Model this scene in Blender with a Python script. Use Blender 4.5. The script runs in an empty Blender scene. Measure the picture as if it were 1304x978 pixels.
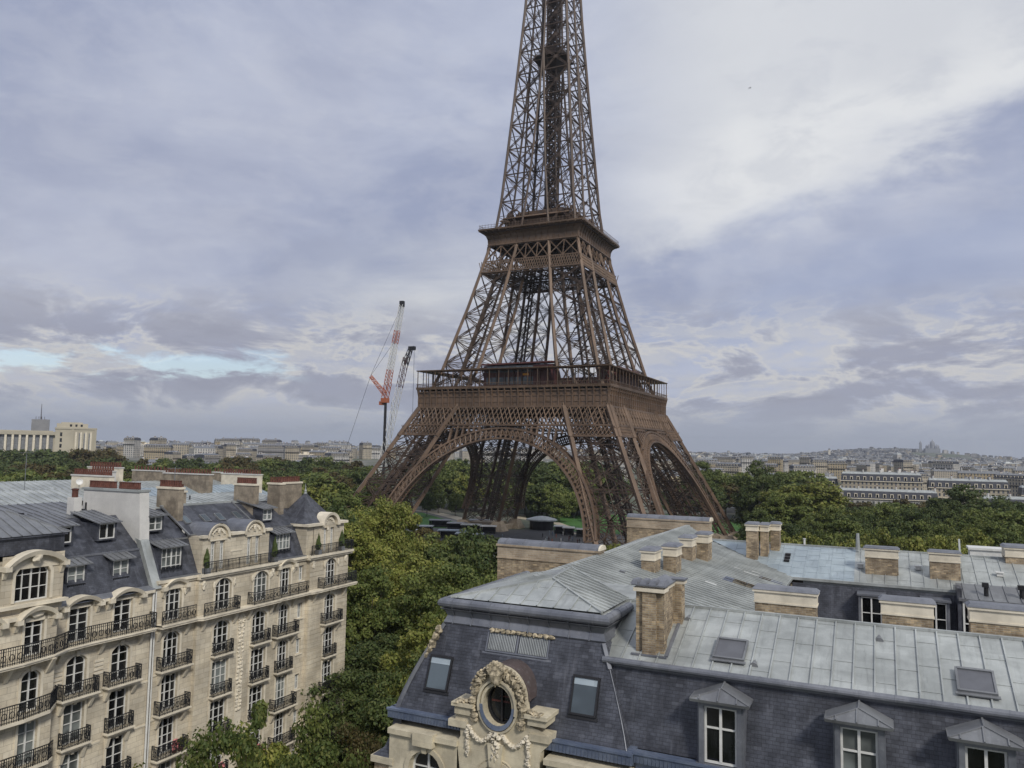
import bpy, math, random
import numpy as np
from mathutils import Vector, Matrix
from mathutils.geometry import tessellate_polygon
random.seed(7)
sc = bpy.context.scene
COL = sc.collection
R = math.radians
# ------------------------------------------------------------------ camera
CAM_POS = Vector((113.07, -269.49, 35.55))
YAW, PITCH, ROLL = -.4452, .0845, .0169
fw = Vector((math.sin(YAW)*math.cos(PITCH), math.cos(YAW)*math.cos(PITCH), math.sin(PITCH)))
r0 = Vector((math.cos(YAW), -math.sin(YAW), 0)); u0 = r0.cross(fw)
rt = r0*math.cos(ROLL) + u0*math.sin(ROLL); up = u0*math.cos(ROLL) - r0*math.sin(ROLL)
cd = bpy.data.cameras.new('camera'); cam = bpy.data.objects.new('camera', cd); COL.objects.link(cam)
M3 = Matrix((rt, up, -fw)).transposed().to_4x4(); M3.translation = CAM_POS
cam.matrix_world = M3
cd.sensor_width = 36; cd.lens = 992/1304*36; cd.clip_start = .5; cd.clip_end = 40000
sc.camera = cam
# ------------------------------------------------------------------ world: broken overcast over a Nishita sky
SUN_EL, SUN_ROT = R(40), R(130)      # azimuth clockwise from +y: the light comes from behind and right of the camera
w = bpy.data.worlds.new("World"); sc.world = w; w.use_nodes = True
nt = w.node_tree; nt.nodes.clear(); N = nt.nodes.new; LK = nt.links.new
def setin(n, k, v):
    if v is None: return
    if hasattr(v, 'node'): nt_cur.links.new(v, n.inputs[k])
    else: n.inputs[k].default_value = v
nt_cur = nt
def math_(op, a, b=None, c=None, clamp=False):
    n = nt_cur.nodes.new('ShaderNodeMath'); n.operation = op; n.use_clamp = clamp
    setin(n, 0, a); setin(n, 1, b); setin(n, 2, c); return n.outputs[0]
def mixc(f, a, b, mode='MIX'):
    n = nt_cur.nodes.new('ShaderNodeMix'); n.data_type = 'RGBA'; n.blend_type = mode
    setin(n, 0, f); setin(n, 6, a); setin(n, 7, b); return n.outputs[2]
def noise(vec, scale, detail=6, rough=.55, dist=0., dim='3D'):
    n = nt_cur.nodes.new('ShaderNodeTexNoise'); n.noise_dimensions = dim
    n.inputs['Scale'].default_value = scale; n.inputs['Detail'].default_value = detail
    n.inputs['Roughness'].default_value = rough; n.inputs['Distortion'].default_value = dist
    if vec is not None: nt_cur.links.new(vec, n.inputs['Vector'])
    return n.outputs['Fac']
def ramp(fac, pts):
    n = nt_cur.nodes.new('ShaderNodeValToRGB'); cr = n.color_ramp
    while len(cr.elements) < len(pts): cr.elements.new(.5)
    for e, (p, c) in zip(cr.elements, pts):
        e.position = p; e.color = (c, c, c, 1) if isinstance(c, (int, float)) else (*c, 1)
    setin(n, 0, fac); return n.outputs[0]
def comb(x, y, z):
    n = nt_cur.nodes.new('ShaderNodeCombineXYZ'); setin(n, 0, x); setin(n, 1, y); setin(n, 2, z); return n.outputs[0]
def sstep(x, a, b):
    n = nt_cur.nodes.new('ShaderNodeMapRange'); n.interpolation_type = 'SMOOTHSTEP'
    setin(n, 0, x); n.inputs[1].default_value = a; n.inputs[2].default_value = b; return n.outputs[0]
tc = N('ShaderNodeTexCoord'); sx = N('ShaderNodeSeparateXYZ'); LK(tc.outputs['Generated'], sx.inputs[0])
X_, Y_, Z_ = sx.outputs
el = math_('ARCSINE', Z_)
az = math_('ARCTAN2', X_, Y_)                       # compass bearing of the ray
azr = math_('ADD', az, .4452)                       # bearing measured from the tower side
zc = math_('MAXIMUM', math_('ADD', Z_, .06), .03)
pv = comb(math_('DIVIDE', X_, zc), math_('DIVIDE', Y_, zc), 0.)   # plane of the cloud base
rot = N('ShaderNodeMapping'); rot.inputs['Rotation'].default_value = (0, 0, R(24)); LK(pv, rot.inputs[0]); pv = rot.outputs[0]
mp = N('ShaderNodeMapping'); mp.inputs['Scale'].default_value = (.8, 1.25, 1); LK(pv, mp.inputs[0])
big = noise(mp.outputs[0], .22, 6, .52, .6)
mid = noise(mp.outputs[0], .9, 7, .55, .5)
# low cumulus banks near the horizon live in bearing / elevation
lowv = comb(math_('MULTIPLY', azr, 4.0), math_('MULTIPLY', el, 11.), 3.7)
low = noise(lowv, 1.5, 9, .62, .35)
low2 = noise(comb(math_('MULTIPLY', azr, 5.5), math_('MULTIPLY', el, 20.), 8.2), 1.7, 9, .66, .2)
soft = noise(comb(math_('MULTIPLY', azr, 1.5), math_('MULTIPLY', el, 3.4), 9.1), 1.6, 7, .56, .4)
fine = noise(comb(math_('MULTIPLY', azr, 3.), math_('MULTIPLY', el, 6.), 5.3), 3.2, 9, .62, .3)
def band(x, c, w_): return math_('SUBTRACT', 1., sstep(math_('ABSOLUTE', math_('SUBTRACT', x, c)), 0., w_))
def MUL(*a):
    r_ = a[0]
    for q in a[1:]: r_ = math_('MULTIPLY', r_, q)
    return r_
col = mixc(sstep(soft, .36, .66), (.27, .315, .465, 1), (.47, .51, .635, 1))
col = mixc(MUL(sstep(big, .40, .66), .45), col, (.56, .58, .67, 1))
col = mixc(MUL(sstep(mid, .48, .70), .32), col, (.27, .30, .42, 1))
col = mixc(MUL(sstep(fine, .42, .64), .22), col, (.60, .62, .69, 1))
# the pale sheet that fills the upper right, with a torn lower edge rising to the right
edge = math_('SUBTRACT', el, math_('MULTIPLY_ADD', azr, .26, .228))
edge = math_('ADD', edge, MUL(math_('SUBTRACT', mid, .5), .20)); edge = math_('ADD', edge, MUL(math_('SUBTRACT', fine, .5), .10))
sheet_ = MUL(sstep(edge, -.05, .05), sstep(azr, .03, .30))
col = mixc(MUL(sheet_, .80), col, (.70, .715, .735, 1))
col = mixc(MUL(sheet_, math_('SUBTRACT', 1., sstep(math_('ABSOLUTE', edge), .0, .12)), .65), col, (.86, .865, .86, 1))
col = mixc(MUL(sheet_, sstep(fine, .48, .66), .35), col, (.50, .525, .60, 1))
# bluer trough just under it, right of the tower
col = mixc(MUL(band(edge, -.13, .10), sstep(azr, .08, .3), .55), col, (.33, .385, .55, 1))
# paler, warmer break behind the tower's middle
gl = MUL(band(azr, -.07, .26), band(el, .185, .12))
col = mixc(MUL(gl, math_('MULTIPLY_ADD', sstep(mid, .3, .6), .6, .25)), col, (.74, .75, .75, 1))
# low banks: cream edges above, grey-mauve bodies
lowz = MUL(math_('SUBTRACT', 1., sstep(el, .12, .21)), .95)
col = mixc(MUL(lowz, sstep(low2, .40, .55), .55), col, (.60, .59, .575, 1))
col = mixc(MUL(lowz, sstep(low, .47, .56), .92), col, (.32, .335, .42, 1))
col = mixc(MUL(lowz, sstep(low, .50, .60), sstep(low2, .5, .62), .4), col, (.25, .26, .33, 1))
col = mixc(MUL(lowz, band(low, .475, .03), .6), col, (.66, .64, .60, 1))
col = mixc(MUL(math_('SUBTRACT', 1., sstep(el, .02, .07)), .8), col, (.40, .435, .525, 1))
# holes that let the blue through, only in the low west
hz = MUL(band(math_('ADD', el, MUL(math_('SUBTRACT', fine, .5), .08)), .092, .026), math_('SUBTRACT', 1., sstep(azr, -.34, -.22)))
hole = MUL(sstep(hz, .1, .8), math_('SUBTRACT', 1., sstep(low2, .44, .56)), .72)
sky = N('ShaderNodeTexSky'); sky.sky_type = 'NISHITA'; sky.sun_disc = False
sky.sun_elevation = SUN_EL; sky.sun_rotation = SUN_ROT; sky.altitude = 60
bsky = N('ShaderNodeBackground'); LK(sky.outputs[0], bsky.inputs[0]); bsky.inputs[1].default_value = .09
bcl = N('ShaderNodeBackground'); LK(col, bcl.inputs[0]); bcl.inputs[1].default_value = .60
mx = N('ShaderNodeMixShader'); LK(math_('SUBTRACT', 1., math_('MULTIPLY', hole, .8)), mx.inputs[0]); LK(bsky.outputs[0], mx.inputs[1]); LK(bcl.outputs[0], mx.inputs[2])
wo = N('ShaderNodeOutputWorld'); LK(mx.outputs[0], wo.inputs[0])
# ------------------------------------------------------------------ sun through thin cloud
sl = bpy.data.lights.new('sun', 'SUN'); sl.energy = 1.5; sl.angle = R(10); sl.color = (1, .95, .87)
so = bpy.data.objects.new('sun', sl); COL.objects.link(so)
sd = Vector((math.sin(SUN_ROT)*math.cos(SUN_EL), math.cos(SUN_ROT)*math.cos(SUN_EL), math.sin(SUN_EL)))
so.rotation_euler = sd.to_track_quat('Z', 'Y').to_euler(); so.location = (200, -300, 300)
vs = sc.view_settings; sc.display_settings.display_device = 'sRGB'
vs.view_transform = 'Standard'; vs.look = 'None'; vs.exposure = 0.80; vs.gamma = 1; vs.use_curve_mapping = False
sc.render.engine = 'CYCLES'
sc.cycles.max_bounces = 6; sc.cycles.diffuse_bounces = 3; sc.cycles.glossy_bounces = 3; sc.cycles.transmission_bounces = 3
sc.cycles.volume_bounces = 0; sc.cycles.caustics_reflective = False; sc.cycles.caustics_refractive = False
# ------------------------------------------------------------------ materials
def newmat(name):
    global nt_cur
    m = bpy.data.materials.new(name); m.use_nodes = True; nt_cur = m.node_tree; nt_cur.nodes.clear()
    b = nt_cur.nodes.new('ShaderNodeBsdfPrincipled'); o = nt_cur.nodes.new('ShaderNodeOutputMaterial')
    nt_cur.links.new(b.outputs[0], o.inputs[0]); return m, b
def uvc():
    n = nt_cur.nodes.new('ShaderNodeUVMap'); n.uv_map = 'uv'; return n.outputs[0]
def objc():
    return nt_cur.nodes.new('ShaderNodeTexCoord').outputs['Object']
def geo_pos(): return nt_cur.nodes.new('ShaderNodeNewGeometry').outputs['Position']
def bump(b, h, strength=.3, dist=.02):
    n = nt_cur.nodes.new('ShaderNodeBump'); n.inputs['Strength'].default_value = strength; n.inputs['Distance'].default_value = dist
    nt_cur.links.new(h, n.inputs['Height']); nt_cur.links.new(n.outputs[0], b.inputs['Normal'])
def c4(c, k=1.): return (c[0]*k, c[1]*k, c[2]*k, 1)
def mat_plain(name, c, rough=.6, metal=0., var=.18, scale=1.5, spec=.4):
    m, b = newmat(name)
    n1 = noise(geo_pos(), scale, 6, .6)
    setin(b, 'Base Color', mixc(sstep(n1, .3, .7), c4(c, 1-var), c4(c, 1+var)))
    b.inputs['Roughness'].default_value = rough; b.inputs['Metallic'].default_value = metal
    b.inputs['Specular IOR Level'].default_value = spec
    return m
def brick(vec, bw, bh, mortar, c1, c2, cm, bias=0., sq=1.):
    n = nt_cur.nodes.new('ShaderNodeTexBrick'); nt_cur.links.new(vec, n.inputs['Vector'])
    n.inputs['Scale'].default_value = 1; n.inputs['Brick Width'].default_value = bw; n.inputs['Row Height'].default_value = bh
    n.inputs['Mortar Size'].default_value = mortar; n.inputs['Bias'].default_value = bias
    n.inputs['Color1'].default_value = c4(c1); n.inputs['Color2'].default_value = c4(c2); n.inputs['Mortar'].default_value = c4(cm)
    n.inputs['Mortar Smooth'].default_value = .2
    return n
def mat_brick(name, c1, c2, cm, bw, bh, mortar, rough=.85, odd=0., stain=.3, sc_=.8, bs=.4, metal=0., drip=(.3, .3, .3), spec=.4):
    m, b = newmat(name)
    uv = uvc(); bn = brick(uv, bw, bh, mortar, c1, c2, cm)
    n1 = noise(geo_pos(), sc_, 8, .65)
    mpn = nt_cur.nodes.new('ShaderNodeMapping'); mpn.inputs['Scale'].default_value = (3., .35, 1); nt_cur.links.new(uv, mpn.inputs[0])
    n2 = noise(mpn.outputs[0], 1.1, 6, .65)
    k = mixc(sstep(n1, .35, .7), (1-stain, 1-stain, 1-stain, 1), (1+stain*.6, 1+stain*.6, 1+stain*.55, 1))
    c = mixc(1., bn.outputs[0], k, 'MULTIPLY')
    c = mixc(math_('MULTIPLY', sstep(n2, .52, .75), stain), c, c4(drip))
    n3 = noise(uv, 7., 5, .7)
    c = mixc(math_('MULTIPLY', sstep(n3, .45, .8), .22), c, (c2[0]*.5, c2[1]*.5, c2[2]*.5, 1))
    if odd:
        sp_ = nt_cur.nodes.new('ShaderNodeSeparateXYZ'); nt_cur.links.new(uv, sp_.inputs[0])
        rw = math_('FLOOR', math_('DIVIDE', sp_.outputs[1], bh)); cl = math_('FLOOR', math_('ADD', math_('DIVIDE', sp_.outputs[0], bw), math_('MULTIPLY', math_('MODULO', rw, 2.), .5)))
        wn_ = nt_cur.nodes.new('ShaderNodeTexWhiteNoise'); wn_.noise_dimensions = '2D'; nt_cur.links.new(comb(cl, rw, 0.), wn_.inputs['Vector'])
        c = mixc(math_('MULTIPLY', math_('GREATER_THAN', wn_.outputs[0], 1-odd), .3), c, (c1[0]*1.9, c1[1]*1.85, c1[2]*1.75, 1))
        c = mixc(math_('MULTIPLY', math_('LESS_THAN', wn_.outputs[0], odd*1.6), .5), c, (c2[0]*.5, c2[1]*.5, c2[2]*.5, 1))
    setin(b, 'Base Color', c); b.inputs['Roughness'].default_value = rough; b.inputs['Metallic'].default_value = metal
    b.inputs['Specular IOR Level'].default_value = spec
    h = math_('ADD', math_('MULTIPLY', bn.outputs[1], -1.), math_('MULTIPLY', n3, .5))
    bump(b, h, bs, .012)
    return m
MT = {}
MT['stone'] = mat_brick('limestone_ashlar', (.67, .605, .48), (.60, .53, .405), (.36, .31, .24), .95, .36, .010, stain=.32, sc_=.3, bs=.15, drip=(.25, .20, .15))
MT['stone_plain'] = mat_plain('limestone_carved', (.66, .60, .48), .85, var=.16, scale=1.1)
MT['stone_yellow'] = mat_brick('cream_render', (.58, .52, .39), (.55, .49, .36), (.42, .37, .28), 1.3, .55, .004, stain=.3, sc_=.8, bs=.1, drip=(.26, .22, .15))
MT['carved'] = mat_plain('mossy_carving', (.35, .30, .21), .9, var=.65, scale=5.)
MT['slate'] = mat_brick('roof_slate', (.074, .080, .100), (.064, .069, .088), (.036, .038, .048), .24, .125, .008, rough=.48, stain=.5, sc_=1.3, bs=.6, odd=.035, drip=(.16, .165, .19), spec=.5)
MT['slate_far'] = mat_brick('old_slate', (.060, .064, .080), (.045, .049, .064), (.025, .026, .034), .3, .16, .012, rough=.6, stain=.3, sc_=.7, bs=.4, drip=(.09, .09, .10))
MT['brick'] = mat_brick('tan_brick', (.45, .35, .22), (.26, .19, .12), (.38, .33, .26), .26, .085, .014, odd=.06, stain=.42, sc_=1.4, bs=.6, drip=(.15, .12, .085))
MT['rubble'] = mat_brick('pale_masonry', (.44, .36, .26), (.35, .27, .185), (.42, .37, .30), .34, .12, .014, stain=.25, sc_=1.0, bs=.5, drip=(.24, .19, .14))
def mat_zinc(name, c, c2, streak=.7, rough=.42, metal=.35):
    m, b = newmat(name)
    uv = uvc()
    bn = brick(uv, 2.1, .65, 0., (1.05,)*3, (.90,)*3, (1,)*3)
    n1 = noise(geo_pos(), .55, 8, .65, .4)
    mpn = nt_cur.nodes.new('ShaderNodeMapping'); mpn.inputs['Scale'].default_value = (4., .5, 1); nt_cur.links.new(uv, mpn.inputs[0])
    n2 = noise(mpn.outputs[0], 1., 7, .7)
    n3 = noise(geo_pos(), 6., 6, .7)
    k = mixc(sstep(n1, .35, .68), c4(c), c4(c2))
    k = mixc(1., k, bn.outputs[0], 'MULTIPLY')
    k = mixc(math_('MULTIPLY', sstep(n2, .5, .78), streak), k, c4(c, .55))
    k = mixc(math_('MULTIPLY', sstep(n3, .5, .8), .25), k, (.42, .44, .44, 1))
    setin(b, 'Base Color', k); b.inputs['Metallic'].default_value = metal
    setin(b, 'Roughness', math_('MULTIPLY_ADD', n1, .3, rough-.1)); bump(b, math_('ADD', n1, math_('MULTIPLY', n3, .3)), .25, .03)
    return m
MT['zinc'] = mat_zinc('weathered_zinc', (.335, .354, .342), (.505, .53, .512))
MT['zinc_blue'] = mat_zinc('bluish_zinc', (.33, .39, .43), (.43, .50, .53))
MT['zinc_dark'] = mat_zinc('dark_zinc', (.17, .175, .185), (.25, .26, .27))
MT['lead'] = mat_zinc('lead_flashing', (.15, .16, .185), (.24, .25, .275), .5)
MT['lead_blue'] = mat_zinc('blue_lead_gutter', (.12, .155, .24), (.22, .26, .34), .6)
MT['rust'] = mat_zinc('red_oxide_metal', (.075, .058, .056), (.12, .09, .088), .5, .6, .1)
MT['iron'] = mat_plain('brown_painted_iron', (.135, .090, .060), .5, .1, .28, .12)
MT['iron_shaded'] = mat_plain('shade_darkened_iron', (.074, .050, .036), .5, .1, .22, .12)  # darker copy of the brown iron: shade painted into bracing and upper stage
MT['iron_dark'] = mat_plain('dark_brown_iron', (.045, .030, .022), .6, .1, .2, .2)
MT['iron_black'] = mat_plain('black_wrought_iron', (.02, .022, .026), .5, .2, .2)
MT['white'] = mat_plain('white_paint', (.66, .66, .63), .45, 0, .08, 3.)
MT['white_wall'] = mat_brick('white_render', (.62, .61, .58), (.60, .59, .56), (.5, .5, .48), 3., 1.5, .004, stain=.12, sc_=.5, bs=.05, drip=(.35, .34, .33))
MT['grime'] = mat_brick('grimy_render', (.31, .265, .205), (.28, .235, .18), (.2, .17, .13), 2., .6, .006, stain=.4, sc_=1.1, bs=.2, drip=(.09, .075, .06))
MT['terracotta'] = mat_plain('terracotta', (.115, .046, .034), .8, 0, .3, 2.5)
MT['asphalt'] = mat_plain('asphalt', (.085, .085, .088), .9, 0, .2, .4)
MT['pavement'] = mat_plain('pavement', (.20, .19, .175), .9, 0, .15, .3)
MT['path'] = mat_plain('gravel_path', (.42, .37, .28), .95, 0, .1, .4)
MT['black'] = mat_plain('dark_fittings', (.018, .018, .02), .5, 0, .2)
MT['orange'] = mat_plain('orange_paint', (.40, .12, .055), .5, 0, .15)
MT['redbrown'] = mat_plain('dark_red_cladding', (.085, .028, .024), .5, 0, .2, .5)
MT['curtain'] = mat_plain('pale_curtain', (.30, .33, .31), .9, 0, .25, 3.)
MT['pink'] = mat_plain('pink_petals', (.55, .2, .2), .8, 0, .3, 9.)
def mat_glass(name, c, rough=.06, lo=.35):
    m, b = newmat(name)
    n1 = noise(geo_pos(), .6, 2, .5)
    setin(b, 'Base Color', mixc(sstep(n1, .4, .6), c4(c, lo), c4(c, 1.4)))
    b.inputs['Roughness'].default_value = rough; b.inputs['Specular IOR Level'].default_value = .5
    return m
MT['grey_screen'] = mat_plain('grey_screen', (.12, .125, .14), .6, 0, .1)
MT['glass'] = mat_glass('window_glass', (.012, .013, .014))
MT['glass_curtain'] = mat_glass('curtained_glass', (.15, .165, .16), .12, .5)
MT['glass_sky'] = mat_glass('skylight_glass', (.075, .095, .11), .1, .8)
def mat_leaf(name, c1, c2, c3, sc_=.35):
    m, b = newmat(name)
    g = nt_cur.nodes.new('ShaderNodeNewGeometry')
    oi = nt_cur.nodes.new('ShaderNodeObjectInfo')
    off = nt_cur.nodes.new('ShaderNodeVectorMath'); off.operation = 'ADD'
    nt_cur.links.new(g.outputs['Position'], off.inputs[0]); nt_cur.links.new(oi.outputs['Random'], off.inputs[1])
    n1 = noise(off.outputs[0], sc_, 3, .6)
    k = mixc(sstep(n1, .38, .62), c4(c1), c4(c2))
    k = mixc(math_('MULTIPLY', sstep(g.outputs['Random Per Island'], .45, 1.), .8), k, c4(c3))
    k = mixc(math_('MULTIPLY', oi.outputs['Random'], .35), k, c4(c1, .55))
    setin(b, 'Base Color', k); b.inputs['Roughness'].default_value = .6; b.inputs['Specular IOR Level'].default_value = .25
    tr = nt_cur.nodes.new('ShaderNodeBsdfTranslucent'); setin(tr, 'Color', k)
    ms = nt_cur.nodes.new('ShaderNodeMixShader'); ms.inputs[0].default_value = .25
    out = [n for n in nt_cur.nodes if n.type == 'OUTPUT_MATERIAL'][0]
    nt_cur.links.new(b.outputs[0], ms.inputs[1]); nt_cur.links.new(tr.outputs[0], ms.inputs[2]); nt_cur.links.new(ms.outputs[0], out.inputs[0])
    return m
MT['leaf_lime'] = mat_leaf('yellow_green_leaves', (.125, .155, .034), (.25, .275, .06), (.34, .31, .09), .3)
MT['leaf_mid'] = mat_leaf('green_leaves', (.080, .115, .030), (.16, .195, .048), (.22, .23, .07), .25)
MT['leaf_dark'] = mat_leaf('dark_green_leaves', (.052, .082, .026), (.098, .13, .038), (.13, .14, .045), .25)
MT['leaf_brown'] = mat_leaf('autumn_leaves', (.085, .070, .028), (.125, .092, .034), (.09, .10, .03), .2)
MT['leaf_orange'] = mat_leaf('orange_leaves', (.16, .085, .015), (.2, .12, .02), (.1, .08, .02), .3)
MT['bark'] = mat_plain('bark', (.11, .09, .07), .95, 0, .35, 2.)
MT['grass'] = mat_plain('lawn', (.045, .125, .022), .9, 0, .25, .1)
m, b = newmat('terrain')
n1 = noise(geo_pos(), .006, 6, .6); n2 = noise(geo_pos(), .05, 4, .6)
setin(b, 'Base Color', mixc(sstep(n1, .4, .6), mixc(sstep(n2, .4, .6), (.05, .07, .03, 1), (.09, .10, .06, 1)), mixc(sstep(n2, .4, .6), (.12, .12, .11, 1), (.20, .19, .17, 1))))
b.inputs['Roughness'].default_value = .95; MT['terrain'] = m
# ------------------------------------------------------------------ mesh helpers
OFF = {}       # root object name -> offset of its builder coordinates
class MB:
    def __init__(s): s.v = []; s.f = []; s.m = []; s.mi = 0; s.X = None
    def add(s, vs_, fs):
        n = len(s.v)
        if s.X is not None: vs_ = [tuple(s.X @ Vector(p)) for p in vs_]
        s.v.extend(vs_); s.f.extend([tuple(i+n for i in f) for f in fs]); s.m.extend([s.mi]*len(fs)); return s
    def box(s, x0, y0, z0, x1, y1, z1):
        if x0 > x1: x0, x1 = x1, x0
        if y0 > y1: y0, y1 = y1, y0
        if z0 > z1: z0, z1 = z1, z0
        return s.add([(x0,y0,z0),(x1,y0,z0),(x1,y1,z0),(x0,y1,z0),(x0,y0,z1),(x1,y0,z1),(x1,y1,z1),(x0,y1,z1)],
                     [(0,3,2,1),(4,5,6,7),(0,1,5,4),(1,2,6,5),(2,3,7,6),(3,0,4,7)])
    def hexa(s, lo, hi):   # two quads, bottom ring and top ring, ccw from above
        return s.add(list(lo)+list(hi), [(0,3,2,1),(4,5,6,7),(0,1,5,4),(1,2,6,5),(2,3,7,6),(3,0,4,7)])
    def beam(s, a, b, w, d=None, upv=(0,0,1)):
        d = d or w; a = Vector(a); b = Vector(b); t = b-a
        if t.length < 1e-6: return s
        t.normalize(); u = Vector(upv)
        if abs(t.dot(u)) > .98: u = Vector((1,0,0)) if abs(t.x) < .9 else Vector((0,1,0))
        x = t.cross(u).normalized()*(w/2); y = x.cross(t).normalized()*(d/2)
        return s.add([tuple(p) for p in (a-x-y, a+x-y, a+x+y, a-x+y, b-x-y, b+x-y, b+x+y, b-x+y)],
                     [(0,3,2,1),(4,5,6,7),(0,1,5,4),(1,2,6,5),(2,3,7,6),(3,0,4,7)])
    def strut(s, a, b, w): # three-sided thin member
        return s.beam(a, b, w, w)
    def truss(s, a, b, w, nrm, bar=.22, n=6, lace=.13):
        a = Vector(a); b = Vector(b); t = (b-a).normalized(); x = t.cross(Vector(nrm)).normalized()*(w/2)
        s.beam(a-x, b-x, bar, bar); s.beam(a+x, b+x, bar, bar)
        for i in range(n):
            p = a.lerp(b, i/n); q = a.lerp(b, (i+1)/n); sg = 1 if i % 2 else -1
            s.beam(p+x*sg, q-x*sg, lace, lace)
        return s
    def cyl(s, a, b, ra, rb=None, n=10, cap=True):
        rb = ra if rb is None else rb; a = Vector(a); b = Vector(b); t = (b-a).normalized()
        u = Vector((0,0,1)) if abs(t.z) < .9 else Vector((1,0,0)); x = t.cross(u).normalized(); y = x.cross(t)
        vv = []
        for p, r_ in ((a, ra), (b, rb)):
            for i in range(n):
                an = 2*math.pi*i/n; vv.append(tuple(p + x*math.cos(an)*r_ + y*math.sin(an)*r_))
        ff = [(i, (i+1) % n, n+(i+1) % n, n+i) for i in range(n)]
        if cap: ff += [tuple(range(n-1, -1, -1)), tuple(range(n, 2*n))]
        return s.add(vv, ff)
    def lathe(s, c, prof, n=16, ax='z'):
        vv = []; ff = []
        for r_, z in prof:
            for i in range(n):
                an = 2*math.pi*i/n; vv.append((c[0]+r_*math.cos(an), c[1]+r_*math.sin(an), c[2]+z))
        for j in range(len(prof)-1):
            for i in range(n): ff.append((j*n+i, j*n+(i+1) % n, (j+1)*n+(i+1) % n, (j+1)*n+i))
        return s.add(vv, ff)
    def poly(s, pts): return s.add([tuple(p) for p in pts], [tuple(range(len(pts)))])
    def prism(s, pts, y0, y1):   # outline in (x, z), extruded in y
        n = len(pts)
        vv = [(p[0], y0, p[1]) for p in pts]+[(p[0], y1, p[1]) for p in pts]
        t = tessellate_polygon([[Vector((p[0], p[1], 0)) for p in pts]])
        ff = [tuple(q) for q in t] + [tuple(i+n for i in q[::-1]) for q in t] + [(i, (i+1) % n, n+(i+1) % n, n+i) for i in range(n)]
        return s.add(vv, ff)
    def slabz(s, pts, z0, z1):   # outline in (x, y), extruded in z
        n = len(pts)
        vv = [(p[0], p[1], z0) for p in pts]+[(p[0], p[1], z1) for p in pts]
        t = tessellate_polygon([[Vector((p[0], p[1], 0)) for p in pts]])
        ff = [tuple(q) for q in t] + [tuple(i+n for i in q[::-1]) for q in t] + [(i, (i+1) % n, n+(i+1) % n, n+i) for i in range(n)]
        return s.add(vv, ff)
    def sweep(s, path, prof, closed=False):   # prof in (out, z) swept along a horizontal path of (x, y); out = right-hand side
        n = len(path); k = len(prof); vv = []
        for i, p in enumerate(path):
            p = Vector(p[:2])
            a = Vector(path[i-1][:2]) if (i > 0 or closed) else None; b = Vector(path[(i+1) % n][:2]) if (i < n-1 or closed) else None
            d1 = (p-a).normalized() if a is not None else None; d2 = (b-p).normalized() if b is not None else None
            n1 = Vector((d1.y, -d1.x)) if d1 is not None else None; n2 = Vector((d2.y, -d2.x)) if d2 is not None else None
            if n1 is None: nn = n2
            elif n2 is None: nn = n1
            else:
                nn = n1+n2; nn = nn/max(.3, nn.dot(n1))
            for o, z in prof: vv.append((p.x+nn.x*o, p.y+nn.y*o, z))
        ff = []
        for i in range(n if closed else n-1):
            j = (i+1) % n
            for q in range(k): ff.append((i*k+q, j*k+q, j*k+(q+1) % k, i*k+(q+1) % k))
        if not closed: ff += [tuple(range(k)), tuple((n-1)*k+q for q in range(k-1, -1, -1))]
        return s.add(vv, ff)
    def blob(s, c, r, seed=0, amp=.25, nu=8, nv=6):
        rn = random.Random(seed); vv = [(c[0], c[1], c[2]-r[2])]; ff = []
        for j in range(1, nv):
            th = math.pi*j/nv
            for i in range(nu):
                ph = 2*math.pi*i/nu; k = 1+rn.uniform(-amp, amp)
                vv.append((c[0]+r[0]*k*math.sin(th)*math.cos(ph), c[1]+r[1]*k*math.sin(th)*math.sin(ph), c[2]-r[2]*k*math.cos(th)))
        vv.append((c[0], c[1], c[2]+r[2])); L_ = len(vv)-1
        for i in range(nu): ff.append((0, 1+(i+1) % nu, 1+i)); ff.append((L_, L_-nu+i, L_-nu+(i+1) % nu))
        for j in range(nv-2):
            for i in range(nu):
                a = 1+j*nu+i; b_ = 1+j*nu+(i+1) % nu; ff.append((a, b_, b_+nu, a+nu))
        return s.add(vv, ff)
    def seamed(s, pts, step=.65, w=.045, h=.05, joints=0, seed=1, thick=.0, off=0.):
        """a sheet-metal roof face with standing seams running up the slope of the planar polygon"""
        P = [Vector(p) for p in pts]; nrm = Vector((0,0,0))
        for i in range(len(P)): nrm += P[i].cross(P[(i+1) % len(P)])
        nrm.normalize()
        if nrm.z < 0: P.reverse(); nrm = -nrm
        s.poly(P)
        e = Vector((0,0,1)).cross(nrm)
        if e.length < 1e-3: e = Vector((1,0,0))
        e.normalize(); b_ = nrm.cross(e); o = P[0]
        q = [((p-o).dot(e), (p-o).dot(b_)) for p in P]; a0 = min(x for x, _ in q); a1 = max(x for x, _ in q); n = len(q)
        rn = random.Random(seed); a = a0+step*(.5+off); k = 0
        while a < a1-.05:
            hit = []
            for i in range(n):
                (xa, ya), (xb, yb) = q[i], q[(i+1) % n]
                if (xa-a)*(xb-a) < 0: hit.append(ya+(yb-ya)*(a-xa)/(xb-xa))
            hit.sort()
            for j in range(0, len(hit)-1, 2):
                A = o+e*a+b_*hit[j]+nrm*h*.5; B = o+e*a+b_*hit[j+1]+nrm*h*.5
                if (B-A).length > .1: s.beam(A, B, w, h, nrm)
                if joints:
                    z = hit[j]+rn.uniform(.3, 1.)*joints
                    while z < hit[j+1]-.2:
                        s.beam(o+e*(a+.03)+b_*z+nrm*.006, o+e*(min(a+step, a1)-.03)+b_*z+nrm*.006, .03, .02, nrm); z += joints*rn.choice((1, 1, .8))
            a += step; k += 1
        return s
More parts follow.
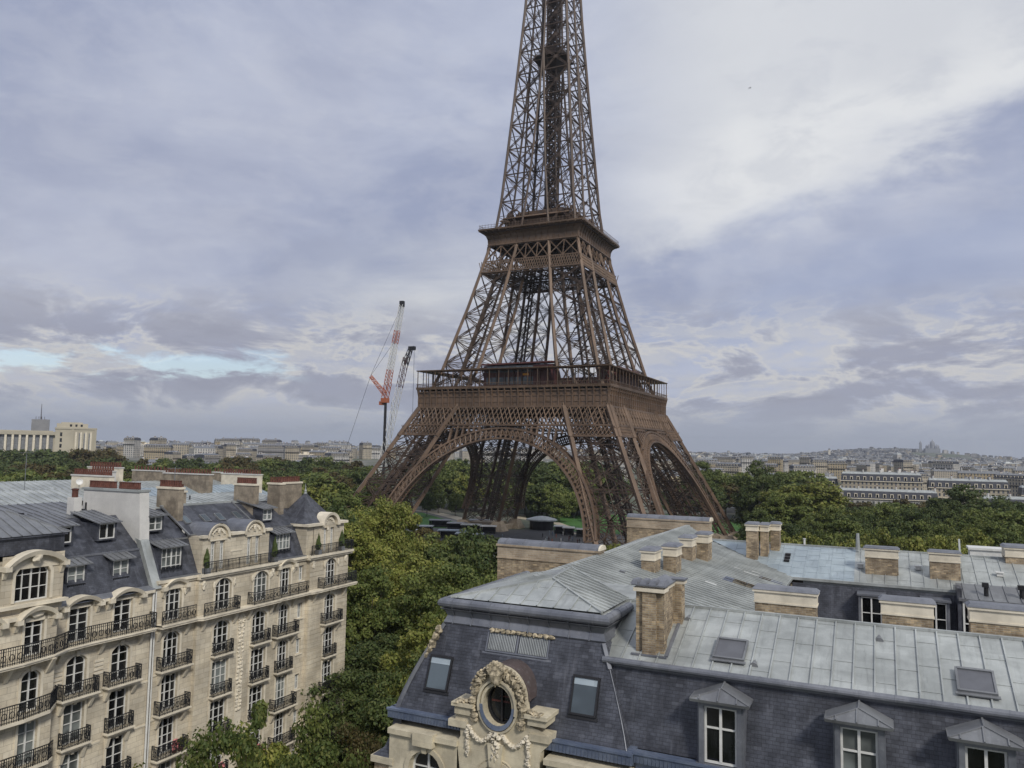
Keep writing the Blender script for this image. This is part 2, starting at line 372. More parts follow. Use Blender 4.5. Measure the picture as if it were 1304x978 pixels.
    def mesh(s, name, mats, off=(0,0,0), smooth=False):
        me = bpy.data.meshes.new(name); V = np.array(s.v, dtype=np.float64).reshape(-1, 3)-np.array(off)
        me.from_pydata(V.tolist(), [], s.f); me.update()
        for x in mats: me.materials.append(MT[x] if isinstance(x, str) else x)
        if len(mats) > 1: me.polygons.foreach_set('material_index', np.array(s.m, dtype=np.int32))
        uvl = me.uv_layers.new(name='uv'); npol = len(me.polygons)
        nr = np.empty(npol*3); me.polygons.foreach_get('normal', nr); nr = nr.reshape(-1, 3)
        lt = np.empty(npol, dtype=np.int32); me.polygons.foreach_get('loop_total', lt)
        li = np.empty(len(me.loops), dtype=np.int32); me.loops.foreach_get('vertex_index', li)
        T = np.stack([-nr[:,1], nr[:,0], np.zeros(npol)], 1); L = np.linalg.norm(T, axis=1); flat = L < .05
        T[flat] = (1,0,0); L[flat] = 1; T /= L[:,None]; B = np.cross(nr, T)
        pi = np.repeat(np.arange(npol), lt); P = V[li]
        uv = np.stack([(P*T[pi]).sum(1), (P*B[pi]).sum(1)], 1); uvl.data.foreach_set('uv', uv.ravel())
        if smooth: me.polygons.foreach_set('use_smooth', [True]*npol)
        return me
    def build(s, name, mats, parent=None, base=None, smooth=False, loc=None):
        if not isinstance(mats, (list, tuple)): mats = [mats]
        off = (0,0,0)
        if parent is not None: off = OFF.get(parent.name, (0,0,0))
        elif base is not None: off = base
        o = bpy.data.objects.new(name, s.mesh(name, mats, off, smooth)); COL.objects.link(o)
        if parent is not None: o.parent = parent; OFF[o.name] = off
        elif base is not None: o.location = base
        if loc is not None: o.location = loc
        return o
def inst(name, me, parent, loc=(0,0,0), rz=0.):
    o = bpy.data.objects.new(name, me); COL.objects.link(o); o.parent = parent
    off = OFF.get(parent.name, (0,0,0)) if parent is not None else (0,0,0)
    o.location = (loc[0]-off[0], loc[1]-off[1], loc[2]-off[2]); o.rotation_euler = (0, 0, rz); OFF[o.name] = (0,0,0)
    return o
def thing(name, label, cat, loc=(0,0,0), rz=0., group=None, off=None, kind=None):
    o = bpy.data.objects.new(name, None); COL.objects.link(o); o.location = loc; o.rotation_euler = (0,0,rz)
    o['label'] = label; o['category'] = cat
    if group: o['group'] = group
    OFF[o.name] = off if off is not None else (0,0,0)
    return o
def tag(o, label, cat, group=None, kind=None):
    if label: o['label'] = label
    if cat: o['category'] = cat
    if group: o['group'] = group
    if kind: o['kind'] = kind
    return o
def structure(o): o['kind'] = 'structure'; return o
# ================================================================== terrain
def terr(x, y):
    d = math.hypot(x-20, y+20)
    far = 26*max(0, min(1, (d-2500)/5500))
    u = (x+640)/520; v = (y-560)/620
    t = max(0., min(1., (math.hypot(x+20, y-60)-430)/260))
    h1 = 18*math.exp(-(u*u*.5+v*v*.35))*t*t*(3-2*t)
    h1 = max(h1, 17*max(0, min(1, (d-900)/400))*(1 if x < -500 else max(0, min(1, (-x-100)/400))))
    # the far hill that carries the white church
    u = (x-190)/560; v = (y-4500)/700
    h2 = 66*math.exp(-(abs(u)**2.4+v*v))
    u = (x+350)/500
    h2 = max(h2, 26*math.exp(-(u*u+v*v)))
    return max(h1, h2, far)
def build_terrain():
    rs = [0, 60, 140, 240, 340]+[340*(1.075**k) for k in range(1, 60)]; rs = [r_ for r_ in rs if r_ < 16500]; na = 144
    mb = MB(); mb.v.append((0, 0, -.02))
    for r_ in rs[1:]:
        for i in range(na):
            a = 2*math.pi*i/na; x, y = r_*math.cos(a), r_*math.sin(a); mb.v.append((x, y, terr(x, y)-.02))
    for i in range(na): mb.f.append((0, 1+i, 1+(i+1) % na))
    for j in range(len(rs)-2):
        for i in range(na):
            a = 1+j*na+i; b = 1+j*na+(i+1) % na; mb.f.append((a, a+na, b+na, b))
    mb.m = [0]*len(mb.f)
    return structure(mb.build('ground', 'terrain', smooth=True))
build_terrain()
def sheet(name, pts, z, m):
    mb = MB(); mb.slabz(pts, z-.02, z); return structure(mb.build(name, m))
sheet('plaza', [(-95,-95), (95,-95), (95,62), (60,95), (-60,40), (-95,30)], .02, 'asphalt')
sheet('lawn', [(-30,60), (-62,125), (10,190), (75,120), (20,58)], .03, 'grass')
sheet('lawn', [(-66,38), (-100,24), (-135,70), (-120,105), (-70,60)], .03, 'grass')
sheet('lawn', [(-100,-95), (-160,-95), (-160,10), (-100,10)], .03, 'grass')
def ribbon(name, pts, w, z, m):
    L = []; Rr = []
    for i, p in enumerate(pts):
        a = pts[max(0, i-1)]; b = pts[min(len(pts)-1, i+1)]; d = Vector((b[0]-a[0], b[1]-a[1])).normalized()
        L.append((p[0]-d.y*w/2, p[1]+d.x*w/2)); Rr.append((p[0]+d.y*w/2, p[1]-d.x*w/2))
    mb = MB()
    for i in range(len(pts)-1):
        mb.hexa([(*Rr[i], z-.02), (*Rr[i+1], z-.02), (*L[i+1], z-.02), (*L[i], z-.02)], [(*Rr[i], z), (*Rr[i+1], z), (*L[i+1], z), (*L[i], z)])
    return structure(mb.build(name, m))
ribbon('path', [(-8,48), (-20,62), (-22,76), (-34,92), (-58,104), (-70,128)], 5, .045, 'path')
ribbon('path', [(-62,62), (-84,84), (-118,112), (-150,120)], 7, .045, 'path')
ribbon('road', [(80.5,-360), (80.5,-120), (80.5,300)], 12, .03, 'asphalt')
ribbon('pavement', [(89.5,-360), (89.5,300)], 5, .13, 'pavement')
ribbon('pavement', [(71,-360), (71,300)], 6.4, .13, 'pavement')
# ================================================================== the iron tower
zs_ = [0,4,20,50,57,64,87,110,120,168,205,240,276,300]; hs_ = [60,57.6,49.8,34.9,31.8,29.2,22.9,17.4,15.0,11.2,8.5,6.6,5.2,1]
def H(z): return float(np.interp(z, zs_, hs_))
def I(z): return float(np.interp(z, [0,4,10.3,28.7,50,57,64,82,110,120,139,158,187], [42.2,40.3,37.5,29.3,20,17.4,14.8,10.8,6.3,5,3.0,1.7,0]))
tower = thing('lattice_tower', 'giant brown iron lattice tower on four arched legs, its top cut by the frame', 'tower', (0,0,0))
def Pt(sx, sy, kx, ky, z):
    return Vector((sx*(H(z) if kx else I(z)), sy*(H(z) if ky else I(z)), z))
def lace_face(mb, f, zs, w, bar, n, nrm, sec=True, hor=True):
    """f(side, z) gives the two edge lines; X-braced panels between them"""
    for k in range(len(zs)-1):
        a, b = zs[k], zs[k+1]; A0, A1, B0, B1 = f(0, a), f(1, a), f(0, b), f(1, b)
        mb.truss(A0, B1, w, nrm, bar, n, bar*.6); mb.truss(A1, B0, w, nrm, bar, n, bar*.6)
        if hor: mb.truss(B0, B1, w*1.1, nrm, bar*1.1, n, bar*.6)
        if sec:
            c = (A0+A1+B0+B1)/4; m0 = (A0+B0)/2; m1 = (A1+B1)/2
            mb.beam(m0, m1, bar, bar); mb.beam(m0, (B0+B1)/2, bar*.8); mb.beam(m1, (B0+B1)/2, bar*.8)
            mb.beam(m0, (A0+A1)/2, bar*.8); mb.beam(m1, (A0+A1)/2, bar*.8); mb.beam((A0+A1)/2, (B0+B1)/2, bar*.8)
        for p in ((A0+A1+B0+B1)/4,): mb.beam(p-Vector(nrm)*.15-Vector((0,0,w*.8)), p-Vector(nrm)*.15+Vector((0,0,w*.8)), w*1.6, bar)
lowz = [4, 14, 24, 33.5, 42, 50, 57]
midz = [57.5, 66, 75, 84, 92.5, 100.3, 110.8, 115]
for sx in (-1, 1):
    for sy in (-1, 1):
        # ---- lower pillar
        mb = MB()
        for (axis, outer) in ((0,1),(0,0),(1,1),(1,0)):
            if axis == 1:
                f = lambda s_, z, o=outer: Pt(sx, sy, s_, o, z); nrm = (0, sy, 0)
            else:
                f = lambda s_, z, o=outer: Pt(sx, sy, o, s_, z); nrm = (sx, 0, 0)
            lace_face(mb, f, lowz, .85, .22, 6, nrm)
        for k in range(len(lowz)-1):   # inner diaphragms
            a, b = lowz[k], lowz[k+1]
            mb.beam(Pt(sx,sy,0,0,a), Pt(sx,sy,1,1,b), .35); mb.beam(Pt(sx,sy,1,1,a), Pt(sx,sy,0,0,b), .35)
            mb.beam(Pt(sx,sy,0,1,b), Pt(sx,sy,1,0,b), .35)
        # inclined lift rails and stair stringers inside the leg
        for q in (.35, .45, .6, .7):
            mb.beam(Pt(sx,sy,0,0,4).lerp(Pt(sx,sy,1,1,4), q), Pt(sx,sy,0,0,56).lerp(Pt(sx,sy,1,1,56), q), .5, .9)
        for k in range(26):
            z = 5+k*2.; q = Pt(sx,sy,0,0,z).lerp(Pt(sx,sy,1,1,z), .35); p = Pt(sx,sy,0,0,z).lerp(Pt(sx,sy,1,1,z), .6)
            mb.beam(q, p, .3); mb.beam(q+Vector((0,sy*2.4,0)), q+Vector((0,-sy*2.4,1.9)), .5, .15)
        pil = mb.build('pillar', 'iron_shaded', tower)
        if sx == 1 and sy == -1: pil['label'] = 'nearest leg of the tower, rising behind the zinc roofs'
        for kx in (0, 1):
            for ky in (0, 1):
                c = MB()
                for a, b in ((4, 20), (20, 34), (34, 50), (50, 57)): c.beam(Pt(sx,sy,kx,ky,a), Pt(sx,sy,kx,ky,b+.3), 1.25, 1.25, (sx, sy, 0))
                c.build('chord', 'iron', pil)
        c = MB(); c.mi = 0
        for kx in (0, 1):
            for ky in (0, 1):
                p = Pt(sx,sy,kx,ky,3.5); c.hexa([(p.x-3.8,p.y-3.8,-.5), (p.x+3.8,p.y-3.8,-.5), (p.x+3.8,p.y+3.8,-.5), (p.x-3.8,p.y+3.8,-.5)],
                    [(p.x-1.8,p.y-1.8,4.2), (p.x+1.8,p.y-1.8,4.2), (p.x+1.8,p.y+1.8,4.2), (p.x-1.8,p.y+1.8,4.2)])
        p0, p1 = I(3), H(3)+2
        c.box(sx*(p0-1), sy*(p0-1), 0, sx*p1, sy*(p0+.8), 2.2); c.box(sx*(p0-1), sy*(p1-2), 0, sx*p1, sy*p1, 2.2)
        c.box(sx*(p0-1), sy*(p0+.9), 0, sx*(p0+.8), sy*(p1-2.1), 2.2); c.box(sx*(p1-2), sy*(p0+.9), 0, sx*p1, sy*(p1-2.1), 2.2)
        c.box(sx*(p0+3), sy*(p0+3), 0, sx*(p1-4), sy*(p1-4), 3.2)
        c.build('masonry_base', 'rubble', pil)
        # ---- middle pillar
        mb = MB()
        for (axis, outer) in ((0,1),(0,0),(1,1),(1,0)):
            if axis == 1: f = lambda s_, z, o=outer: Pt(sx, sy, s_, o, z); nrm = (0, sy, 0)
            else: f = lambda s_, z, o=outer: Pt(sx, sy, o, s_, z); nrm = (sx, 0, 0)
            lace_face(mb, f, midz[:6], .55, .17, 4, nrm, False)
        for k in range(5):
            a, b = midz[k], midz[k+1]
            mb.beam(Pt(sx,sy,0,0,a), Pt(sx,sy,1,1,b), .3); mb.beam(Pt(sx,sy,1,1,a), Pt(sx,sy,0,0,b), .3)
        for q in (.4, .6): mb.beam(Pt(sx,sy,0,0,58).lerp(Pt(sx,sy,1,1,58), q), Pt(sx,sy,0,0,112).lerp(Pt(sx,sy,1,1,112), q), .55, .8)
        for k in range(22):   # zigzag stairs
            z = 59+k*2.4; q = Pt(sx,sy,0,0,z).lerp(Pt(sx,sy,1,1,z), .55); s_ = 1 if k % 2 else -1
            mb.beam(q+Vector((s_*2.0,-s_*1.2,0)), q+Vector((-s_*2.0,s_*1.2,2.4)), .6, .18); mb.box(q.x+s_*2.2-.6, q.y-s_*1.4-.6, q.z-.1, q.x+s_*2.2+.6, q.y-s_*1.4+.6, q.z+.08)
        pil = mb.build('middle_pillar', 'iron_shaded', tower)
        for kx in (0, 1):
            for ky in (0, 1):
                c = MB()
                for a, b in ((57, 64), (64, 87), (87, 110), (110, 115.5)): c.beam(Pt(sx,sy,kx,ky,a), Pt(sx,sy,kx,ky,b+.2), .95, .95, (sx, sy, 0))
                c.build('chord', 'iron', pil)
        # ---- upper pillar
        uz = [116.5, 128, 138.5, 148.5, 158.2, 168.5, 178.4, 187.5, 196.5, 205.5, 214.5, 223.5, 232.5, 241.5, 250.5, 259.5, 268]
        mb = MB()
        for k in range(len(uz)-1):
            a, b = uz[k], uz[k+1]
            for axis in (0, 1):
                f = (lambda s_, z: Pt(sx, sy, s_, 1, z)) if axis else (lambda s_, z: Pt(sx, sy, 1, s_, z)); nrm = (0, sy, 0) if axis else (sx, 0, 0)
                A0, A1, B0, B1 = f(0, a), f(1, a), f(0, b), f(1, b)
                bw = .36 if a < 190 else .3
                mb.truss(A0, B1, .55, nrm, bw*.5, 5, .12); mb.truss(A1, B0, .55, nrm, bw*.5, 5, .12); mb.beam(B0, B1, bw*1.2, bw)
                m_ = (A0+A1+B0+B1)/4; mb.beam((A0+B0)/2, (A1+B1)/2, .16); mb.beam(m_-Vector((0,0,.55)), m_+Vector((0,0,.55)), 1.1 if axis else .3, .3 if axis else 1.1, (0,1,0))
            if a < 185:
                for axis in (0, 1):
                    f = (lambda s_, z: Pt(sx, sy, s_, 0, z)) if axis else (lambda s_, z: Pt(sx, sy, 0, s_, z))
                    mb.beam(f(0, a), f(1, b), .22); mb.beam(f(1, a), f(0, b), .22)
                mb.beam(Pt(sx,sy,0,0,b), Pt(sx,sy,1,1,b), .25)
        pil = mb.build('upper_pillar', 'iron_shaded', tower)
        for kx, ky in ((1,1), (0,1), (1,0), (0,0)):
            c = MB(); zt = 276 if (kx and ky) else 187 if not (kx or ky) else 276
            for k in range(len(uz)-1):
                if uz[k+1] > zt+1: break
                wd = .85 if (kx and ky) else .62
                if not (kx or ky): wd = .45
                c.beam(Pt(sx,sy,kx,ky,uz[k]), Pt(sx,sy,kx,ky,uz[k+1]+.1), wd, wd, (sx, sy, 0))
            c.build('chord', 'iron_shaded', pil)
# ---- face frames: transform face-local (u along face, out, z) for the four sides
def face_mats():
    for k in range(4): yield k, Matrix.Rotation(k*math.pi/2, 4, 'Z')
AC, RI, RO = 4.0, 35.3, 38.7
for k, X in face_mats():
    # main arch ring
    mb = MB(); mb.X = X
    def A(rad, th, back=0.):
        u = rad*math.cos(th); z = AC+rad*math.sin(th)
        return Vector((u, -(H(z))+back-.5, z))
    n = 56; t0 = math.radians(9); t1 = math.pi-t0
    for i in range(n):
        a = t0+(t1-t0)*i/n; b = t0+(t1-t0)*(i+1)/n
        for back in (0., 2.6):
            ro = RO; ra = min(ro, 999)
            mb.beam(A(RI,a,back), A(RI,b,back), .55, 1.0 if back == 0 else .5, (0,1,0)); mb.beam(A(RO,a,back), A(RO,b,back), .55, 1.0 if back == 0 else .5, (0,1,0))
        mb.beam(A(RI,a,0), A(RO,a,0), .42, .5); mb.beam(A(RI,a,2.6), A(RO,a,2.6), .3); mb.beam(A(RI+.5,a,-.1), A(RO-.5,b,-.1), .22); mb.beam(A(RO-.5,a,-.1), A(RI+.5,b,-.1), .22)
        mb.beam(A(RI,a,0), A(RI,b,2.6), .28); mb.beam(A(RO,a,0), A(RO,a,2.6), .28); mb.beam(A(RI,a,0), A(RI,a,2.6), .28)
        mb.beam(A(RI+1.1,a,0), A(RI+1.1,b,0), .18); mb.beam(A(RO-1.0,a,0), A(RO-1.0,b,0), .18)
    mb.build('arch', 'iron', tower)
    # arcade between arch and girder
    mb = MB(); mb.X = X
    for s_ in (-1, 1):
        u = 8.6
        while u < 24.:
            ztop = 43.2 if u < 18.8 else 43.2-(u-18.8)*2.2
            za = AC+math.sqrt(max(0, RO*RO-u*u)); u2 = u+1.9+.045*(u-8)
            if ztop-za > .3:
                P = Vector((s_*u, -H(za)-.4, za)); Q = Vector((s_*u, -H(ztop)-.4, ztop)); mb.beam(P, Q, .55, .8)
                um = (u+u2)/2; r_ = (u2-u)/2
                for j in range(6):
                    a = math.pi*j/6; b = math.pi*(j+1)/6; zc_ = ztop-r_-.3
                    mb.beam((s_*(um-math.cos(a)*r_), -H(zc_)-.4, zc_+math.sin(a)*r_), (s_*(um-math.cos(b)*r_), -H(zc_)-.4, zc_+math.sin(b)*r_), .4, .6, (0,1,0))
            u = u2
    mb.build('arcade', 'iron', tower)
    # girder: lattice band, double lattice, frieze
    mb = MB(); mb.X = X
    def hbeam(z, u0, u1, w, d, off=0.): mb.beam((u0, -H(z)-off, z), (u1, -H(z)-off, z), w, d)
    for back in (0., 3.5):
        for z in (43.8, 49.9):
            mb.beam((-H(z), -H(z)-.3+back, z), (H(z), -H(z)-.3+back, z), .5, .5)
    for z in (40.4,):
        for s_ in (-1, 1): mb.beam((s_*I(z), -H(z)-.3, z), (s_*H(z), -H(z)-.3, z), .5, .6)
    p = 3.15; lo, hi = 43.8, 49.9; m_ = int(H(46.8)*2/p)
    for i in range(-m_//2-1, m_//2+2):
        for sg in (-1, 1):
            for back in (0., 3.5):
                a = i*p; b = a+sg*p
                if abs(a) < H(lo)+.2 and abs(b) < H(hi)+1.0:
                    mb.beam((a, -H(lo)-.35+back, lo), (b, -H(hi)-.35+back, hi), .34 if back == 0 else .3, .3)
                a = (i+.5)*p; b = a+sg*p
                if abs(a) < H(lo)+.2 and abs(b) < H(hi)+1.0 and back == 0:
                    mb.beam((a, -H(lo)-.25, lo), (b, -H(hi)-.25, hi), .2, .2)
    for s_ in (-1, 1):     # fine lattice band over the pillars
        u = I(42)
        while u < H(42):
            for sg in (-1, 1):
                mb.beam((s_*u, -H(40.5)-.3, 40.5), (s_*u+sg*1.3*1.6, -H(43.6)-.3, 43.6), .2, .2)
            u += 1.3
    for s_ in (-1, 1):     # raking posts that cut the girder
        mb.beam((s_*I(40), -H(40)-.6, 40), (s_*I(50), -H(50)-.6, 50), 1.1, .9); mb.beam((s_*(H(40)-.1), -H(40)-.5, 40), (s_*(H(50)-.1), -H(50)-.5, 50), 1.2, 1.0)
    mb.build('girder', 'iron', tower)
    mb = MB(); mb.X = X
    hw = 35.1
    mb.hexa([(-hw,-hw,50.1),(hw,-hw,50.1),(hw-1,-hw+1,50.1),(-hw+1,-hw+1,50.1)], [(-hw,-hw,55.6),(hw,-hw,55.6),(hw-1,-hw+1,55.6),(-hw+1,-hw+1,55.6)])
    for z, o, t in ((50.0,.35,.5),(51.6,.14,.22),(53.6,.18,.25),(55.3,.4,.35)): mb.beam((-hw-o,-hw-o/2+.2,z), (hw+o,-hw-o/2+.2,z), .5+o, t)
    nb = 29
    for i in range(nb+1):
        u = -hw+2*hw*i/nb
        mb.box(u-.22, -hw-.38, 50.2, u+.22, -hw+.1, 55.5)
        mb.hexa([(u-.18,-hw-.3,53.4),(u+.18,-hw-.3,53.4),(u+.18,-hw,53.4),(u-.18,-hw,53.4)], [(u-.18,-hw-.95,56.2),(u+.18,-hw-.95,56.2),(u+.18,-hw,56.2),(u-.18,-hw,56.2)])
    mb.build('frieze', 'iron', tower)
    mb = MB(); mb.X = X; g = 35.9
    mb.hexa([(-g,-g,56.2),(g,-g,56.2),(g-13,-g+13,56.2),(-g+13,-g+13,56.2)], [(-g-.1,-g-.1,57.0),(g+.1,-g-.1,57.0),(g-13,-g+13,57.0),(-g+13,-g+13,57.0)])
    mb.beam((-g,-g+.1,58.15), (g,-g+.1,58.15), .16, .12)
    for i in range(120): u = -g+2*g*(i+.5)/120; mb.beam((u,-g+.1,57), (u,-g+.1,58.15), .07, .07)
    mb.hexa([(-g,-g,62.7),(g,-g,62.7),(g-5,-g+5,62.7),(-g+5,-g+5,62.7)], [(-g-.1,-g-.1,63.05),(g+.1,-g-.1,63.05),(g-5,-g+5,63.2),(-g+5,-g+5,63.2)])
    for i in range(21):
        u = -g+.3+2*(g-.3)*i/20
        mb.beam((u,-g+.4,57), (u,-g+.4,62.7), .2, .2); mb.beam((u*.9,-g+4.5,57), (u*.9,-g+4.5,62.7), .2, .2)
    mb.build('gallery', 'iron', tower)
    # ---- second platform
    mb = MB(); mb.X = X
    for z in (100.3, 104.5, 110.6): mb.beam((-H(z),-H(z)-.2,z), (H(z),-H(z)-.2,z), .42, .42); mb.beam((-H(z),-H(z)+2.4,z), (H(z),-H(z)+2.4,z), .3, .3)
    u = -H(102.4)
    while u < H(102.4):
        for sg in (-1, 1): mb.beam((u,-H(100.5)-.25,100.5), (u+sg*1.5,-H(104.3)-.25,104.3), .2, .18); mb.beam((u+sg*.75,-H(102.4)-.2,102.4), (u+sg*1.5,-H(104.3)-.2,104.3), .16, .14)
        u += .95
    xs = [-H(107), -I(107), I(107), H(107)]
    for a, b, nn in ((-H(107),-I(107),2), (-I(107),I(107),3), (I(107),H(107),2)):
        for i in range(nn):
            p = a+(b-a)*i/nn; q = a+(b-a)*(i+1)/nn
            mb.beam((p,-H(104.5)-.2,104.6), (q,-H(110.5)-.2,110.5), .34, .3); mb.beam((q,-H(104.5)-.2,104.6), (p,-H(110.5)-.2,110.5), .34, .3); mb.beam((p,-H(104.5)-.2,104.6), (p,-H(110.5)-.2,110.5), .3, .3)
    mb.build('upper_girder', 'iron', tower)
    mb = MB(); mb.X = X; h0 = 17.6
    prof = [(17.6,110.8),(17.75,113.0),(18.3,114.4),(19.3,115.3),(20.4,115.8)]
    for (a, za), (b, zb) in zip(prof[:-1], prof[1:]):
        mb.hexa([(-a,-a,za),(a,-a,za),(a-1.2,-a+1.2,za),(-a+1.2,-a+1.2,za)], [(-b,-b,zb),(b,-b,zb),(b-1.2,-b+1.2,zb),(-b+1.2,-b+1.2,zb)])
    for i in range(16):
        u = (i/15*2-1)
        for (a, za), (b, zb) in zip(prof[:-1], prof[1:]): mb.beam((u*a,-a-.12,za), (u*b,-b-.12,zb), .28, .3)
    mb.beam((-17.9,-17.8,110.9), (17.9,-17.8,110.9), .5, .4)
    mb.hexa([(-20.6,-20.6,115.9),(20.6,-20.6,115.9),(10,-10,115.9),(-10,-10,115.9)], [(-20.7,-20.7,116.5),(20.7,-20.7,116.5),(10,-10,116.5),(-10,-10,116.5)])
    mb.build('cornice', 'iron', tower)
    mb = MB(); mb.X = X
    for z in (117.1, 117.9): mb.beam((-20.3,-20.3,z), (20.3,-20.3,z), .09, .09)
    for i in range(34): u = -20.3+40.6*i/33; mb.beam((u,-20.3,116.5), (u,-20.3,118.2), .09, .09)
    mb.build('railing', 'iron', tower)
mb = MB()
for s_ in (-1, 1):     # platform undersides, framing across the void
    for q in (-28,-22,-17,-11,0,11,17,22,28): mb.truss((q, s_*-33, 54.5), (q, s_*33, 54.5), 2.4, (1,0,0), .4, 24, .25) if s_ == 1 else mb.truss((-33, q, 54.5), (33, q, 54.5), 2.4, (0,1,0), .4, 24, .25)
for x0, y0, x1, y1 in ((-34.9,-34.9,34.9,-15.1), (-34.9,15.1,34.9,34.9), (-34.9,-15,-15.1,15), (15.1,-15,34.9,15)): mb.box(x0, y0, 56.3, x1, y1, 56.9)
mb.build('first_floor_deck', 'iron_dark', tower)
mb = MB()
for q in (-14,-9,-4,4,9,14): mb.truss((q,-17,113), (q,17,113), 2., (1,0,0), .35, 16, .2); mb.truss((-17,q,113), (17,q,113), 2., (0,1,0), .35, 16, .2); mb.beam((q,-19,103), (q,19,103), .4); mb.beam((-19,q,103), (19,q,103), .4)
for x0, y0, x1, y1 in ((-19.8,-19.8,19.8,-5.1), (-19.8,5.1,19.8,19.8), (-19.8,-5,-5.1,5), (5.1,-5,19.8,5)): mb.box(x0, y0, 115.2, x1, y1, 116.3)
for i in range(-9, 10):
    for j in (-1, 1): mb.beam((i*1.9-1.9, -18, 100.3), (i*1.9+1.9, 18, 100.3), .18) if j > 0 else mb.beam((-18.5, i*1.9, 100.3), (18.5, i*1.9+1.9, 100.3), .18)
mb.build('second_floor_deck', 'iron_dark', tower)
# pavilions on the first floor
for k, (x0, x1, y0, y1) in enumerate(((-11.6, 13.2, -31, -23), (-13, 12, 23, 31), (23, 31, -12, 12))):
    mb = MB(); mb.hexa([(x0,y0,57.0),(x1,y0,57.0),(x1,y1,57.0),(x0,y1,57.0)], [(x0,y0,64.3),(x1,y0,64.3),(x1,y1,65.4),(x0,y1,65.4)])
    mb.box(x0-.4, y0-.4, 64.3, x1+.4, y1+.4, 65.0) if k else mb.hexa([(x0-.6,y0-.8,64.5),(x1+.6,y0-.8,64.9),(x1+.6,y1+.3,65.6),(x0-.6,y1+.3,65.2)], [(x0-.6,y0-.8,65.0),(x1+.6,y0-.8,65.4),(x1+.6,y1+.3,66.1),(x0-.6,y1+.3,65.7)])
    pv_ = mb.build('pavilion', 'redbrown', tower)
    if k < 2:
        yy = y0-.06 if k == 0 else y1+.06
        for i in range(8):
            a = x0+1+(x1-x0-7)*i/8; g_ = MB(); g_.box(a+.12, yy-.05, 57.8, a+(x1-x0-7)/8-.12, yy+.05, 60.3); g_.box(a+.12, yy-.05, 62.0, a+(x1-x0-7)/8-.12, yy+.05, 64.2); g_.build('pane', 'glass_sky', pv_)
mb = MB(); mb.box(3.2, -31.2, 60.8, 5.6, -31.08, 61.5); mb.build('lit_sign', mat_plain('amber_sign', (.75, .35, .04), .5), tower)
# lift shaft, cabins and intermediate landing
mb = MB()
for z0 in range(0, 18):
    a = 117+z0*9; b = a+9
    for sx in (-1, 1):
        for sy in (-1, 1): mb.beam((sx*1.9, sy*1.9, a), (sx*1.9, sy*1.9, b), .5)
    for s_ in (-1, 1):
        for q in range(3):
            za, zb = a+q*3, a+q*3+3
            mb.beam((-1.9, s_*1.9, za), (1.9, s_*1.9, zb), .3); mb.beam((1.9, s_*1.9, za), (-1.9, s_*1.9, zb), .3); mb.beam((s_*1.9, -1.9, za), (s_*1.9, 1.9, zb), .3); mb.beam((s_*1.9, 1.9, za), (s_*1.9, -1.9, zb), .3)
            mb.beam((-1.9, s_*1.9, zb), (1.9, s_*1.9, zb), .3); mb.beam((s_*1.9, -1.9, zb), (s_*1.9, 1.9, zb), .3)
    for q in range(4):
        za = a+q*2.25; sg = 1 if q % 2 else -1; mb.beam((-1.2*sg, .9, za), (1.2*sg, .9, za+2.25), .9, .25); mb.beam((-1.2*sg, -.9, za), (1.2*sg, -.9, za+2.25), .9, .25)
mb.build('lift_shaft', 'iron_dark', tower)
mb = MB()
for a in (0, 90, 180, 270):
    X = Matrix.Rotation(R(a), 4, 'Z'); mb.X = X
    mb.box(-5.0, -6.6, 186.4, 5.0, -2, 186.9); mb.beam((-5,-6.5,188.0), (5,-6.5,188.0), .15); mb.box(-2.8, -4.4, 187, 2.8, -2.2, 190.5)
    mb.hexa([(-2,-2,182),(2,-2,182),(2,-1.9,182),(-2,-1.9,182)], [(-3.6,-4.6,186.3),(3.6,-4.6,186.3),(3.6,-2,186.3),(-3.6,-2,186.3)])
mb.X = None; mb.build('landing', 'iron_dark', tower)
for k, X in face_mats():
    mb = MB(); mb.X = X
    mb.box(-10.5, -13.2, 116.5, 10.5, -8, 120.8); mb.hexa([(-13.5,-15.5,121),(13.5,-15.5,121),(9,-7,121),(-9,-7,121)], [(-13,-15,121.6),(13,-15,121.6),(9,-7,121.8),(-9,-7,121.8)])
    for i in range(14): u = -10+20*i/13; mb.box(u-.18, -13.4, 116.6, u+.18, -13.15, 120.7)
    mb.box(-9.2, -10.8, 121.9, 9.2, -6.5, 124.4)
    for s_ in (-1, 1):
        for j in range(7):
            a = R(200-j*28); b = R(200-(j+1)*28); r_ = 2.3; c = (s_*9.6, 122.6)
            mb.beam((c[0]+s_*r_*math.cos(a), -12.6, c[1]+r_*math.sin(a)), (c[0]+s_*r_*math.cos(b), -12.6, c[1]+r_*math.sin(b)), .45, 1.1, (0,1,0))
    mb.build('cabin', 'iron', tower)
mb = MB(); mb.box(-8.6,-8.6,274,8.6,8.6,275); mb.box(-7.4,-7.4,275.1,7.4,7.4,279); mb.lathe((0,0,279), [(6.5,0),(6,3),(4,5),(2.2,6),(2,12),(.8,13),(.6,30),(.1,46)], 12)
mb.build('summit', 'iron', tower)
